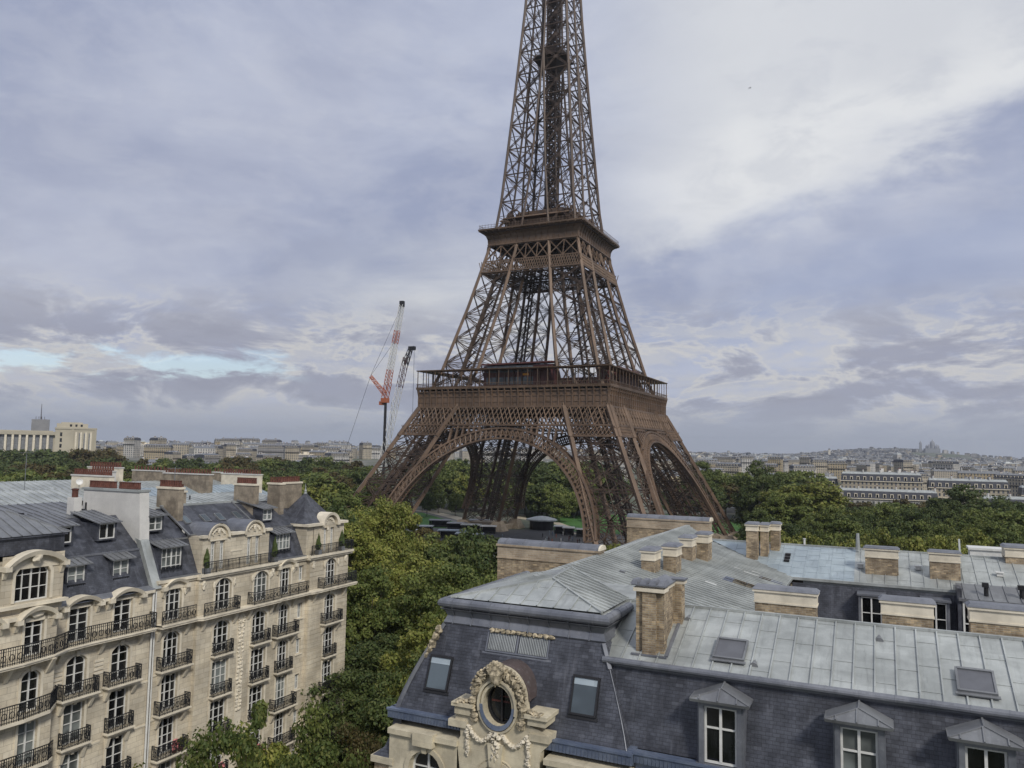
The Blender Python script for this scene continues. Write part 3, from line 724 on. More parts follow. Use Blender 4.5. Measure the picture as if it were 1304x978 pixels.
# ================================================================== windows and balconies (shared builders, facing -y)
def arch_outline(w, h, rise, n=9):
    """closed outline, counter-clockwise seen from the front: (x, z), origin at bottom centre"""
    pts = [(-w/2, 0), (w/2, 0)]
    if rise <= 0: return pts+[(w/2, h), (-w/2, h)]
    r_ = (w*w/4+rise*rise)/(2*rise); zc_ = h-r_; a0 = math.asin(min(1, w/2/r_))
    for i in range(n+1):
        a = a0-2*a0*i/n; pts.append((r_*math.sin(a), zc_+r_*math.cos(a)))
    return pts
def ring(mb, inner, outer, y0, y1):
    n = len(inner)
    vv = [(p[0], y0, p[1]) for p in inner]+[(p[0], y0, p[1]) for p in outer]+[(p[0], y1, p[1]) for p in inner]+[(p[0], y1, p[1]) for p in outer]
    ff = []
    for i in range(n):
        j = (i+1) % n
        ff += [(i, n+i, n+j, j), (n+i, 3*n+i, 3*n+j, n+j), (2*n+i, i, j, 2*n+j), (3*n+i, 2*n+i, 2*n+j, 3*n+j)]
    mb.add(vv, ff)
def grow(w, h, rise, g, gb=0.):
    o = arch_outline(w+2*g, h+g, rise+(g*.25 if rise > 0 else 0)); return [(x, z-(gb if z <= 0 else 0)) for x, z in o]
WCACHE = {}
def win_mesh(w, h, rise=0., rows=3, cols=2, glass='glass', fr=.07):
    key = (round(w,2), round(h,2), round(rise,2), rows, cols, glass)
    if key in WCACHE: return WCACHE[key]
    mb = MB(); out = arch_outline(w, h, rise); inn = arch_outline(w-2*fr, h-fr, max(0, rise*.9)) ; inn = [(x, z+(fr if z <= 0 else 0)) for x, z in inn]
    ring(mb, inn, out, -.04, .05)
    for i in range(1, cols):
        x = -w/2+w*i/cols; wd = .085 if (cols == 2 or i == cols//2) else .045
        zt = h-fr*.5-(rise*(2*x/w)**2 if rise else 0); mb.box(x-wd/2, -.055, fr, x+wd/2, .03, zt)
    for k in range(1, rows):
        z = h*k/rows
        mb.box(-w/2+fr, -.03, z-.022, w/2-fr, .02, z+.022)
    f = mb.mesh('window', ['white'])
    g = MB(); o2 = [(x*.985, .02+z*.985) for x, z in out]; g.prism(o2, .022, .05) ; gm = g.mesh('pane', [glass])
    WCACHE[key] = (f, gm); return WCACHE[key]
def put_window(parent, x, y, z, w, h, rise=0., rows=3, cols=2, glass='glass', rz=0., name='window'):
    f, g = win_mesh(w, h, rise, rows, cols, glass)
    o = inst(name, f, parent, (x, y, z), rz); inst('pane', g, o); return o
def wall_cell(mb, x0, x1, z0, z1, y, hole, hx, hz, thick=.32):
    """front face of a wall cell with one opening and its reveals; y = outer face, wall goes to y+thick"""
    outer = [Vector((x0, z0, 0)), Vector((x1, z0, 0)), Vector((x1, z1, 0)), Vector((x0, z1, 0))]
    hl = [Vector((hx+p[0], hz+p[1], 0)) for p in hole]
    t = tessellate_polygon([outer, hl]); allp = outer+hl
    vv = [(p.x, y, p.y) for p in allp]; ff = []
    for q in t:
        a, b, c = (allp[i] for i in q)
        cr = (b.x-a.x)*(c.y-a.y)-(b.y-a.y)*(c.x-a.x); ff.append(tuple(q) if cr > 0 else tuple(q[::-1]))
    mb.add(vv, ff); n = len(hl)
    vv = [(p.x, y, p.y) for p in hl]+[(p.x, y+thick, p.y) for p in hl]
    mb.add(vv, [(i, n+i, n+(i+1) % n, (i+1) % n) for i in range(n)])
def facade(mb, cols, rows, y, thick=.32):
    """cols: list of (x0,x1,[ (row index, hx, w,h,rise,dz) ])"""
    for x0, x1, ops in cols:
        for ri, (z0, z1) in enumerate(rows):
            op = [o for o in ops if o[0] == ri]
            if op:
                _, hx, w_, h_, rise, dz = op[0]; wall_cell(mb, x0, x1, z0, z1, y, arch_outline(w_, h_, rise), hx, z0+dz, thick)
            else: mb.add([(x0,y,z0),(x1,y,z0),(x1,y,z1),(x0,y,z1)], [(0,1,2,3)])
def molding(mb, x, y, z, w, h, rise, g=.14, proud=.06, key=True):
    a = arch_outline(w+.02, h+.01, rise); b = grow(w, h, rise, g); n = len(a)
    # open at the sill: skip the bottom segment
    for i in range(1, n):
        j = (i+1) % n
        P = [a[i], b[i], b[j], a[j]]
        mb.hexa([(x+P[0][0], y-proud, z+P[0][1]), (x+P[1][0], y-proud, z+P[1][1]), (x+P[2][0], y-proud, z+P[2][1]), (x+P[3][0], y-proud, z+P[3][1])],
                [(x+P[0][0], y+.01, z+P[0][1]), (x+P[1][0], y+.01, z+P[1][1]), (x+P[2][0], y+.01, z+P[2][1]), (x+P[3][0], y+.01, z+P[3][1])])
    if key: mb.hexa([(x-.09,y-proud-.07,z+h-.04),(x+.09,y-proud-.07,z+h-.04),(x+.09,y,z+h-.04),(x-.09,y,z+h-.04)], [(x-.15,y-proud-.1,z+h+g+.12),(x+.15,y-proud-.1,z+h+g+.12),(x+.15,y,z+h+g+.12),(x-.15,y,z+h+g+.12)])
SC = {}
def put_surround(win, dy, w, h, rise, key=True, g=.16, proud=.05, mat='stone_plain'):
    k_ = (round(w,2), round(h,2), round(rise,2), key, g, mat)
    if k_ not in SC: m_ = MB(); molding(m_, 0, 0, 0, w, h, rise, g, proud, key); SC[k_] = m_.mesh('window_surround', [mat])
    return inst('window_surround', SC[k_], win, (0, dy, 0))
def rail_path(mb, pts, h=.95, sp=.13, scroll=True):
    for i in range(len(pts)-1):
        a = Vector((*pts[i][:2], pts[i][2])); b = Vector((*pts[i+1][:2], pts[i+1][2])); L_ = (b-a).length
        mb.beam(a+Vector((0,0,h)), b+Vector((0,0,h)), .07, .045); mb.beam(a+Vector((0,0,.1)), b+Vector((0,0,.1)), .04, .03); mb.beam(a+Vector((0,0,h-.17)), b+Vector((0,0,h-.17)), .035, .025)
        n = max(2, int(L_/sp))
        for k in range(n+1):
            p = a.lerp(b, k/n); mb.beam(p+Vector((0,0,.02)), p+Vector((0,0,h)), .026 if k % 8 else .05)
        if scroll:
            m_ = max(1, int(L_/.42)); d = (b-a)/m_
            for k in range(m_):
                c = a+d*(k+.5)+Vector((0,0,.44)); rr = .15
                for j in range(8):
                    t0, t1 = math.pi*2*j/8, math.pi*2*(j+1)/8; dn = d.normalized()
                    mb.beam(c+dn*rr*math.cos(t0)+Vector((0,0,rr*1.25*math.sin(t0))), c+dn*rr*math.cos(t1)+Vector((0,0,rr*1.25*math.sin(t1))), .035)
BCACHE = {}
def put_balcony(parent, x, y, z, w, d=.6, bracket=True):
    """z = top of slab; slab grows toward -y"""
    key = (round(w,1), round(d,2), bracket)
    if key not in BCACHE:
        mb = MB(); mb.box(-w/2, -d, -.17, w/2, 0, -.02); mb.box(-w/2-.06, -d-.06, -.1, w/2+.06, -.003, 0)
        mb.box(-w/2+.08, -d+.08, -.26, w/2-.08, 0, -.17)
        if bracket:
            for s_ in (-1, 1):
                q = s_*(w/2-.25); mb.prism([], 0, 0) if 0 else None
                mb.hexa([(q-.09,-.12,-.95),(q+.09,-.12,-.95),(q+.09,0,-.95),(q-.09,0,-.95)], [(q-.11,-d+.12,-.26),(q+.11,-d+.12,-.26),(q+.11,0,-.26),(q-.11,0,-.26)])
        sm = mb.mesh('balcony', ['stone_plain'])
        rb = MB(); e = .05; rail_path(rb, [(-w/2+e, -.02, 0), (-w/2+e, -d+e, 0), (w/2-e, -d+e, 0), (w/2-e, -.02, 0)]); rm = rb.mesh('railing', ['iron_black'])
        BCACHE[key] = (sm, rm)
    o = inst('balcony', BCACHE[key][0], parent, (x, y, z)); inst('railing', BCACHE[key][1], o); return o
# ================================================================== the slate and zinc building in front
OB = (100, -240, 0)
rb_ = thing('mansard_building', 'slate mansard block with pale zinc roofs, brick chimneys and a carved oval dormer', 'building', OB, off=OB)
# ---- walls
mb = MB()
mb.box(94.85, -241.9, 0, 104.7, -236, 22.0); mb.box(104.7, -241.4, 0, 134, -236, 24.5)     # bodies below the frame
mb.box(94.9, -236, 0, 100, -206, 27.0); mb.box(100, -236, 0, 107.3, -215.5, 27.2)
mb.box(100, -215.1, 0, 134, -206, 27.3)
mb.build('wall', 'stone', rb_)
# pavilion stone storey with arched windows
mb = MB(); yF = -242.35
rows = [(20.2, 24.22)]
facade(mb, [(95.05, 98.05, [(0, 96.65, 1.45, 3.45, .72, .1)])], rows, yF, .5)
mb.box(95.05, yF+.51, 20.2, 98.05, -241.3, 24.2)
mb.box(94.95, yF-.001, 20.0, 95.05, -241.3, 24.2)
mb.box(94.95, yF-.16, 24.22, 98.1, -241.2, 24.42)
mb.box(96.2, yF-.3, 24.0, 97.1, yF+.05, 24.5)
mb.build('pavilion_storey', 'stone_yellow', rb_)
mb = MB(); facade(mb, [(101.75, 104.75, [(0, 103.2, 1.3, 3.3, .65, .1)])], rows, yF, .5); mb.box(101.75, yF+.51, 20.2, 104.75, -241.3, 24.2); mb.box(104.75, yF-.001, 20.0, 104.85, -241.3, 24.2); mb.box(101.7, yF-.16, 24.22, 104.85, -241.2, 24.42); mb.build('pavilion_storey', 'stone_yellow', rb_)
w1_ = put_window(rb_, 96.65, yF+.3, 20.3, 1.45, 3.45, .72, 5, 2); w2_ = put_window(rb_, 103.2, yF+.3, 20.3, 1.3, 3.3, .65, 5, 2)
put_surround(w1_, -.3, 1.45, 3.45, .72, True, .2, .08, 'stone_yellow'); put_surround(w2_, -.3, 1.3, 3.3, .65, True, .2, .08, 'stone_yellow')
# quoin corner with its small slate skirt, at the far left
mb = MB(); mb.box(94.2, -242.25, 0, 95.0, -236, 22.95); mb.build('brick_corner', 'brick', rb_)
mb = MB(); mb.box(94.1, -242.4, 22.95, 95.15, -236, 23.2); mb.build('corner_cornice', 'stone_yellow', rb_)
mb = MB()
cur = [(94.15, -242.35, 23.2), (94.55, -242.1, 23.5), (94.75, -241.95, 24.0), (94.82, -241.9, 24.6)]
for a, b in zip(cur[:-1], cur[1:]):
    mb.poly([(a[0], a[1], a[2]), (95.2, a[1], a[2]), (95.2, b[1], b[2]), (b[0], b[1], b[2])])
    mb.poly([(a[0], -236, a[2]), (a[0], a[1], a[2]), (b[0], b[1], b[2]), (b[0], -236, b[2])])
mb.build('slate_skirt', 'slate', rb_)
# ---- pavilion mansard (slightly bellied slate)
def pav(t):   # t from 0 (gutter) to 1 (top): x left, x right, y
    k = 1-(1-t)**1.25
    return 94.89+1.42*(.55*t+.45*k*t), 104.62-1.3*t**1.12, -241.80+1.25*t, 24.98+3.3*t
mb = MB(); nn = 8
for i in range(nn):
    a = pav(i/nn); b = pav((i+1)/nn)
    mb.poly([(a[0],a[2],a[3]), (a[1],a[2],a[3]), (b[1],b[2],b[3]), (b[0],b[2],b[3])])
    mb.poly([(a[0],-230,a[3]), (a[0],a[2],a[3]), (b[0],b[2],b[3]), (b[0],-230,b[3])])
    mb.poly([(a[1],a[2],a[3]), (a[1],-239.5,a[3]), (b[1],-239.5,b[3]), (b[1],b[2],b[3])])
pm = mb.build('slate_mansard', 'slate', rb_)
mb = MB()
for i in range(nn):
    a = pav(i/nn); b = pav((i+1)/nn)
    mb.beam((a[1]-.02,a[2]-.02,a[3]), (b[1]-.02,b[2]-.02,b[3]), .03 if i < 6 else .16, .04 if i < 6 else .08)
mb.build('hip_flashing', 'lead', pm); mb = MB()
for i in range(nn):
    a = pav(i/nn); b = pav((i+1)/nn); mb.beam((a[0]+.02,a[2]-.02,a[3]), (b[0]+.02,b[2]-.02,b[3]), .16, .12)
mb.build('hip_flashing', 'lead', pm)
mb = MB()
for i in range(5): mb.blob((95.75+.13*i, -240.9, 27.0+.27*i), (.13,.2,.2), i, .35, 6, 5)
mb.build('carved_hip', 'carved', pm)
# cornice rolls of lead above the slate
path = [(96.35, -232), (96.35, -240.42), (103.28, -240.42), (103.28, -237.5)]
mb = MB()
pr_ = [(-.35, 28.22), (.04, 28.22), (.10, 28.34), (.05, 28.44), (-.02, 28.60), (.06, 28.80), (.22, 28.90), (-.35, 28.92)]
mb.sweep(path, pr_)
mb.build('lead_cornice', 'lead', pm)
mb = MB(); mb.sweep(path, [(.10+.20*math.cos(R(a)), 29.13+.20*math.sin(R(a))) for a in range(-90, 270, 30)]+[(-.3, 29.0)][:0]); mb.mi = 0
def collars(mb, path, rad, oc, zc_, step):
    for i in range(len(path)-1):
        a = Vector(path[i]); b = Vector(path[i+1]); d = (b-a); L_ = d.length; d.normalize(); nrm = Vector((d.y, -d.x)); k = step*.4
        while k < L_:
            p = a+d*k+nrm*oc; q = p+d*.05; mb.cyl((p.x,p.y,zc_), (q.x,q.y,zc_), rad*1.07, n=12); k += step
collars(mb, path, .20, .10, 29.13, .88)
mb.build('roll_molding', 'lead', pm, smooth=False)
mb = MB()
for i in range(1):
    x = 96.7
    while x < 103.2: mb.beam((x,-240.56,28.3), (x,-240.40,28.6), .035, .05); mb.beam((x,-240.42,28.6), (x,-240.62,28.95), .035, .05); x += .86
mb.build('lead_joints', 'lead', pm)
# hipped zinc top
A1_ = (100.22, -238.2, 30.12); A2_ = (100.05, -235.6, 30.22)
c0, c1, c2, c3 = (96.45, -240.32, 29.33), (103.15, -240.32, 29.36), (103.15, -236.9, 29.36), (96.45, -233.0, 29.33)
mb = MB(); mb.seamed([c0, c1, A1_], .72, .05, .05, 1.1, 3); mb.seamed([c1, c2, A2_, A1_], .42, .05, .05, 0, 4); mb.seamed([c3, c0, A1_, A2_], .6, .05, .05, 0, 4); mb.poly([c2, c3, A2_])
for a, b in ((c0, A1_), (c1, A1_), (A1_, A2_), (c2, A2_)): mb.beam(Vector(a)+Vector((0,0,.02)), Vector(b)+Vector((0,0,.02)), .10, .09)
mb.hexa([(99.6,-239.1,29.78),(99.95,-239.1,29.78),(99.95,-238.75,29.9),(99.6,-238.75,29.9)], [(99.76,-239.05,30.0),(99.79,-239.05,30.0),(99.79,-238.8,30.0),(99.76,-238.8,30.0)])
mb.box(96.3, -240.4, 29.0, 103.25, -233.2, 29.28)
mb.build('zinc_hip_roof', 'zinc', rb_)
# rooflights and the ribbed strip
def rooflight(parent, x, z, w, h, y0, slope, mats=('black', 'glass_sky'), blind=True, lift=0.):
    """sits on a plane rising with 'slope' = dy/dz at (x, z)"""
    nrm = Vector((0, -1, slope)).normalized(); upv = Vector((0, slope, 1)).normalized(); o = Vector((x, y0, z)); ex = Vector((1,0,0))
    y0 += nrm.y*lift; z += nrm.z*lift; X = Matrix(((1,0,0,x),(0,upv.y,nrm.y,y0),(0,upv.z,nrm.z,z),(0,0,0,1)))
    mb = MB(); mb.X = X; t = .07
    mb.box(-w/2,-h/2,-.02,-w/2+t,h/2,.09); mb.box(w/2-t,-h/2,-.02,w/2,h/2,.09); mb.box(-w/2+t,-h/2,-.02,w/2-t,-h/2+t,.09); mb.box(-w/2+t,h/2-t*1.4,-.02,w/2-t,h/2,.11)
    mb.box(-w/2-.06,-h/2-.12,-.02,w/2+.06,-h/2,.02)
    f = mb.build('rooflight', mats[0], parent); f_ = MB(); f_.X = X; f_.box(-w/2+t,-h/2+t,.0,w/2-t,h/2-t*1.4,.055); f_.build('pane', mats[1], f)
    if blind: g = MB(); g.X = X; g.box(-w/2+t,h/2-.33,.056,w/2-t,h/2-t*1.4,.066); g.build('blind', 'zinc_blue', f)
    return f
sl_ = 1.25/3.3
rooflight(rb_, 96.55, 26.46, 1.04, 1.35, -241.27, sl_); rooflight(rb_, 102.83, 26.47, 1.06, 1.4, -241.27, sl_)
X = Matrix(((1,0,0,99.78),(0,.37,-.93,-240.68),(0,.93,.37,27.86),(0,0,0,1)))
mb = MB(); mb.X = X
mb.box(-1.36,-.42,-.03,1.36,-.36,.07); mb.box(-1.36,.34,-.03,1.36,.40,.07); mb.box(-1.36,-.36,-.03,-1.30,.34,.07); mb.box(1.30,-.36,-.03,1.36,.34,.07); mb.box(-.03,-.36,-.03,.03,.34,.07); mb.box(-1.5,-.5,-.03,1.5,-.43,.02)
gs = mb.build('glazed_strip', 'lead', rb_)
mb = MB(); mb.X = X; mb.box(-1.29,-.35,-.02,-.04,.33,.02); mb.box(.04,-.35,-.02,1.29,.33,.02)
for i in range(36):
    x = -1.25+2.5*i/35
    if abs(x) > .07: mb.box(x-.018,-.34,.02,x+.018,.32,.045)
mb.build('ribbed_panel', 'zinc', gs)
mb = MB()
for i in range(12): mb.blob((98.6+.235*i, -240.62, 28.27), (.14,.1,.09), 40+i, .35, 6, 5)
mb.build('moss_ridge', 'carved', gs)
# ---- lead gutters
mb = MB()
def gutter(mb, x0, x1, y, z0, z1):
    mb.hexa([(x0,y+.03,z0),(x1,y+.03,z0),(x1,y+.32,z0),(x0,y+.32,z0)], [(x0,y,z1-.06),(x1,y,z1-.06),(x1,y+.32,z1-.06),(x0,y+.32,z1-.06)])
    mb.box(x0-.02, y-.05, z1-.06, x1+.02, y+.06, z1+.02); mb.box(x0-.02, y+.061, z1-.06, x1+.02, y+.42, z1-.02)
    x = x0+.1
    while x < x1: mb.box(x, y-.012, z0+.02, x+.02, y+.05, z1-.07); x += .14
gutter(mb, 94.66, 98.1, -242.12, 24.68, 25.05); mb.box(94.66, -241.8, 24.68, 94.95, -236, 25.03)
mb.build('gutter', 'lead_blue', rb_)
mb = MB(); gutter(mb, 101.5, 104.88, -242.12, 24.6, 25.0); mb.build('gutter', 'lead_blue', rb_)
mb = MB(); gutter(mb, 104.9, 134, -241.9, 24.66, 25.02); mb.box(104.9, -241.7, 24.3, 134, -241.4, 24.65); mb.box(104.3, -241.75, 24.5, 104.88, -241.3, 25.02); mb.build('gutter', 'lead_blue', rb_)
# ---- carved dormer with oval window
cx, cz, yD = 99.80, 25.98, -242.38
dm_ = MB()
base = [(-1.55, 23.0), (1.65, 23.0), (1.72, 24.55), (1.98, 24.8), (2.02, 25.2), (1.6, 25.36), (1.3, 25.42), (1.15, 25.7)]
top = [(1.22*math.cos(R(a)), 26.25-cz+cz+0*a+1.28*math.sin(R(a))) for a in range(0, 181, 12)]
top = [(x*.89, 26.25+(z-26.25)*.9) for x, z in top]
out = [(cx+x, z) for x, z in base]+[(cx+x, z) for x, z in top]+[(cx+x, z) for x, z in [(-1.12, 25.75), (-1.3, 25.5), (-1.8, 25.45), (-1.86, 25.15), (-1.62, 25.0), (-1.6, 24.6), (-1.75, 24.4)]]
ov = [(cx+.60*math.cos(R(a)), cz-.01+.74*math.sin(R(a))) for a in range(0, 360, 15)]
hole2 = [(cx-.1+x, 20.6+z) for x, z in arch_outline(1.35, 3.32, .66)]
P0 = [Vector((x, z, 0)) for x, z in out]; P1 = [Vector((x, z, 0)) for x, z in ov[::-1]]
t = tessellate_polygon([P0, P1]); al = P0+P1
dm_.add([(p.x, yD, p.y) for p in al], [tuple(q) for q in t])
n = len(P0); dm_.add([(p.x, yD, p.y) for p in P0]+[(p.x, yD+.38, p.y) for p in P0], [(i, (i+1) % n, n+(i+1) % n, n+i) for i in range(n)])
n = len(P1); dm_.add([(p.x, yD, p.y) for p in P1]+[(p.x, yD+.5, p.y) for p in P1], [(i, (i+1) % n, n+(i+1) % n, n+i) for i in range(n)])
wall_cell(dm_, cx-1.55, cx+1.65, 20.2, 24.32, yD-.004, arch_outline(1.35, 3.4, .66), cx-.05, 20.4, .5)
dm_.box(cx-1.55, yD+.51, 20.2, cx+1.65, yD+1.6, 22.9)
dm_.box(cx-1.45, yD+.38, 23.0, cx+1.55, yD+1.3, 25.33)
dm = dm_.build('carved_dormer', 'stone_yellow', rb_)
mb = MB(); molding(mb, cx-.05, yD, 20.4, 1.35, 3.4, .66, .17, .06, False); molding(mb, cx-.05, yD, 20.4, 1.75, 3.62, .85, .05, .04, False)
mb.prism([(cx-.28, 23.75), (cx+.18, 23.75), (cx+.27, 24.6), (cx-.37, 24.6)], yD-.16, yD)
def oval_ring(mb, a0, a1, ri, ro, y0, y1, step=15):
    for a in range(a0, a1, step):
        P = []
        for (rx, rz_), an in ((ri, a), (ro, a), (ro, a+step), (ri, a+step)): P.append((cx+rx*math.cos(R(an)), cz+rz_*math.sin(R(an))))
        mb.hexa([(P[0][0],y0,P[0][1]),(P[1][0],y0,P[1][1]),(P[2][0],y0,P[2][1]),(P[3][0],y0,P[3][1])], [(P[0][0],y1,P[0][1]),(P[1][0],y1,P[1][1]),(P[2][0],y1,P[2][1]),(P[3][0],y1,P[3][1])])
oval_ring(mb, 0, 360, (.60,.74), (.70,.86), yD-.12, yD+.02); oval_ring(mb, -15, 195, (.74,.90), (.82,.98), yD-.2, yD+.02); oval_ring(mb, 180, 360, (.76,.92), (.84,1.0), yD-.13, yD+.02)
for s_, x0 in ((1, cx+1.25), (-1, cx-1.1)):   # shoulder blocks
    a, b = sorted((x0, x0+s_*.72)); mb.box(a, yD-.12, 25.5 if s_ > 0 else 25.45, b, yD+1.2, 25.75); mb.box(a-.1, yD-.22, 25.76, b+.1, yD+1.25, 25.9)
    a, b = sorted((cx+s_*1.3, cx+s_*2.1)); mb.box(a, yD-.1, 24.95, b, yD+1.4, 25.2)
mb.build('dormer_molding', 'stone_yellow', dm)
mb = MB(); oval_ring(mb, 180, 360, (.62,.72), (.73,.885), yD-.17, yD-.1); mb.build('lead_apron', 'lead_blue', dm)
mb = MB()
rn = random.Random(5)
for a in range(8, 173, 8):
    rr = 1.0+rn.uniform(-.03, .03); mb.blob((cx+rr*math.cos(R(a)), yD-.1, 26.2+rr*1.02*math.sin(R(a))), (rn.uniform(.09,.15), rn.uniform(.1,.18), rn.uniform(.1,.16)), a, .45, 8, 6)
    rr = 1.14; mb.blob((cx+rr*math.cos(R(a)), yD-.06, 26.25+rr*1.03*math.sin(R(a))), (.07, .12, .07), a+1, .4, 6, 5)
for k in range(7): # shell crest
    a = R(35+18*k); mb.beam((cx-.02, yD-.25, 26.95), (cx-.02+.36*math.cos(a), yD-.28, 27.15+.42*math.sin(a)), .13, .2); mb.blob((cx-.02+.36*math.cos(a), yD-.25, 27.15+.42*math.sin(a)), (.1,.14,.1), k, .3, 7, 5)
mb.blob((cx-.02, yD-.22, 27.1), (.26,.24,.36), 3, .25, 9, 7)
for s_ in (-1, 1):
    for k in range(6): mb.blob((cx+s_*(1.02+.05*math.sin(k)), yD-.08, 26.1-.15*k), (.13,.14,.11), 20+k, .45, 7, 5)
    for k in range(4): mb.blob((cx+s_*(1.3+.14*k), yD-.05, 25.98-.03*k), (.12,.2,.07), 60+k, .4, 6, 5)
mb.build('carving', 'carved', dm)
mb = MB()
for s_ in (-1, 1):    # garlands below the oval
    for k in range(15):
        t_ = k/14; x = cx+s_*(.22+1.0*t_); z = 24.93-.38*math.sin(t_*math.pi)+.12*t_; mb.blob((x, yD-.06, z), (.09,.1,.075), 90+k, .45, 7, 5)
    for k in range(9): mb.blob((cx+s_*(1.26+.03*math.sin(k*1.7)), yD-.05, 24.95-.115*k), (.085,.09,.08), 120+k, .45, 7, 5)
for k in range(10): mb.blob((cx-.03+.12*math.sin(k*2.1), yD-.12, 24.95-.1*k), (.13-.008*k,.12,.1), 140+k, .45, 7, 5)
mb.build('garland', 'stone_plain', dm)
mb = MB()          # curved sheet-metal roof running back to the slates
for a in range(0, 180, 12):
    P = []
    for rr, an in ((1.03, a), (1.10, a), (1.10, a+12), (1.03, a+12)): P.append((cx+rr*math.cos(R(an)), 26.2+(rr+.05)*math.sin(R(an))))
    f = lambda yy: [(p[0], yy, p[1]) for p in P]
    mb.hexa(f(yD+.381), f(yD+2.2))
    mb.hexa([(cx+(p[0]-cx)*1.035, yD+.30, 26.2+(p[1]-26.2)*1.05) for p in P], [(cx+(p[0]-cx)*1.035, yD+.46, 26.2+(p[1]-26.2)*1.05) for p in P])
mb.build('dormer_roof', 'rust', dm)
mb = MB(); mb.prism([(cx+.61*math.cos(R(a)), cz+.75*math.sin(R(a))) for a in range(0, 360, 15)], yD+.36, yD+.4); pn = mb.build('pane', 'glass', dm)
mb = MB(); oval_ring(mb, 0, 360, (.53,.67), (.61,.75), yD+.26, yD+.345); mb.box(cx-.03, yD+.27, cz-.68, cx+.04, yD+.34, cz+.68); mb.build('window_frame', 'black', dm)
mb = MB(); mb.box(cx-.45, yD+.345, cz+.02, cx+.3, yD+.355, cz+.09); mb.box(cx-.1, yD+.345, cz+.22, cx+.42, yD+.355, cz+.28); mb.build('red_blind', 'redbrown', dm)
put_window(rb_, cx-.05, yD+.3, 20.4, 1.35, 3.4, .66, 5, 2, 'glass_curtain')
# ---- wing mansard, facing the camera
XE = 134.
mb = MB()
opn = []
dorm = [(107.86, 1.42), (112.17, 1.42), (115.63, 1.42), (119.4, 1.42), (123.2, 1.42), (127, 1.42)]
yb, zb, yt, zt = -241.35, 24.98, -240.62, 27.53
def yw(z): return yb+(yt-yb)*(z-zb)/(zt-zb)
mb.poly([(104.45,yb,zb), (XE,yb,zb), (XE,yt,zt), (103.5,yt,zt)])
wm = mb.build('slate_mansard', 'slate', rb_)
mb = MB(); zz0 = 27.52; mb.sweep([(103.35,yt+.1), (XE,yt+.1)], [(0, 27.46), (.06, 27.46), (.1, 27.55), (.1, 27.62), (0, 27.62)])
mb.sweep([(103.35,-240.72), (XE,-240.72)], [(.04+.13*math.cos(R(a)), 27.76+.13*math.sin(R(a))) for a in range(-90, 270, 30)])
collars(mb, [(103.35,-240.72), (XE,-240.72)], .13, .04, 27.76, 1.05)
mb.build('roll_molding', 'lead', wm)
P = [(103.0,-240.67,27.78), (XE,-240.67,27.78), (XE,-237,29.3), (103.0,-237,29.3)]
mb = MB(); mb.seamed(P, .665, .05, .06, 1.35, 11)
mb.poly([(XE,-237,29.3), (XE,-233.4,27.9), (106.2,-233.4,27.9), (103.0,-237,29.3)])
mb.beam((103.0,-237,29.33), (XE,-237,29.33), .14, .1)
zr = mb.build('zinc_roof', 'zinc', rb_)
n_ = Vector((0,-1.56,3.9)).normalized()
def on_front(y): return 27.78+(y+240.67)*.414
for (x, y) in ((105.9,-237.8), (108.74,-239.97), (112.78,-237.8), (117.1,-239.6), (120,-238)):
    mb = MB(); z = on_front(y)
    for j in range(6):
        a = math.pi*j/6; b = math.pi*(j+1)/6
        mb.hexa([(x+.15*math.cos(a), y-.12, z-.05+.0), (x+.15*math.cos(b), y-.12, z-.05), (x+.02*math.cos(b), y+.25, z+.08), (x+.02*math.cos(a), y+.25, z+.08)],
                [(x+.15*math.cos(a), y-.12, z-.04+.13*math.sin(a)), (x+.15*math.cos(b), y-.12, z-.04+.13*math.sin(b)), (x+.02*math.cos(b), y+.25, z+.12), (x+.02*math.cos(a), y+.25, z+.12)])
    mb.build('roof_vent', 'zinc_dark', zr)
for x, zc_ in ((107.84, 28.28), (115.6, 28.24)):
    y = -240.67+(zc_-27.78)/.414; rooflight(rb_, x, zc_, 1.12, 1.2, y, 2.42, ('zinc_dark', 'grey_screen'), False, .09)
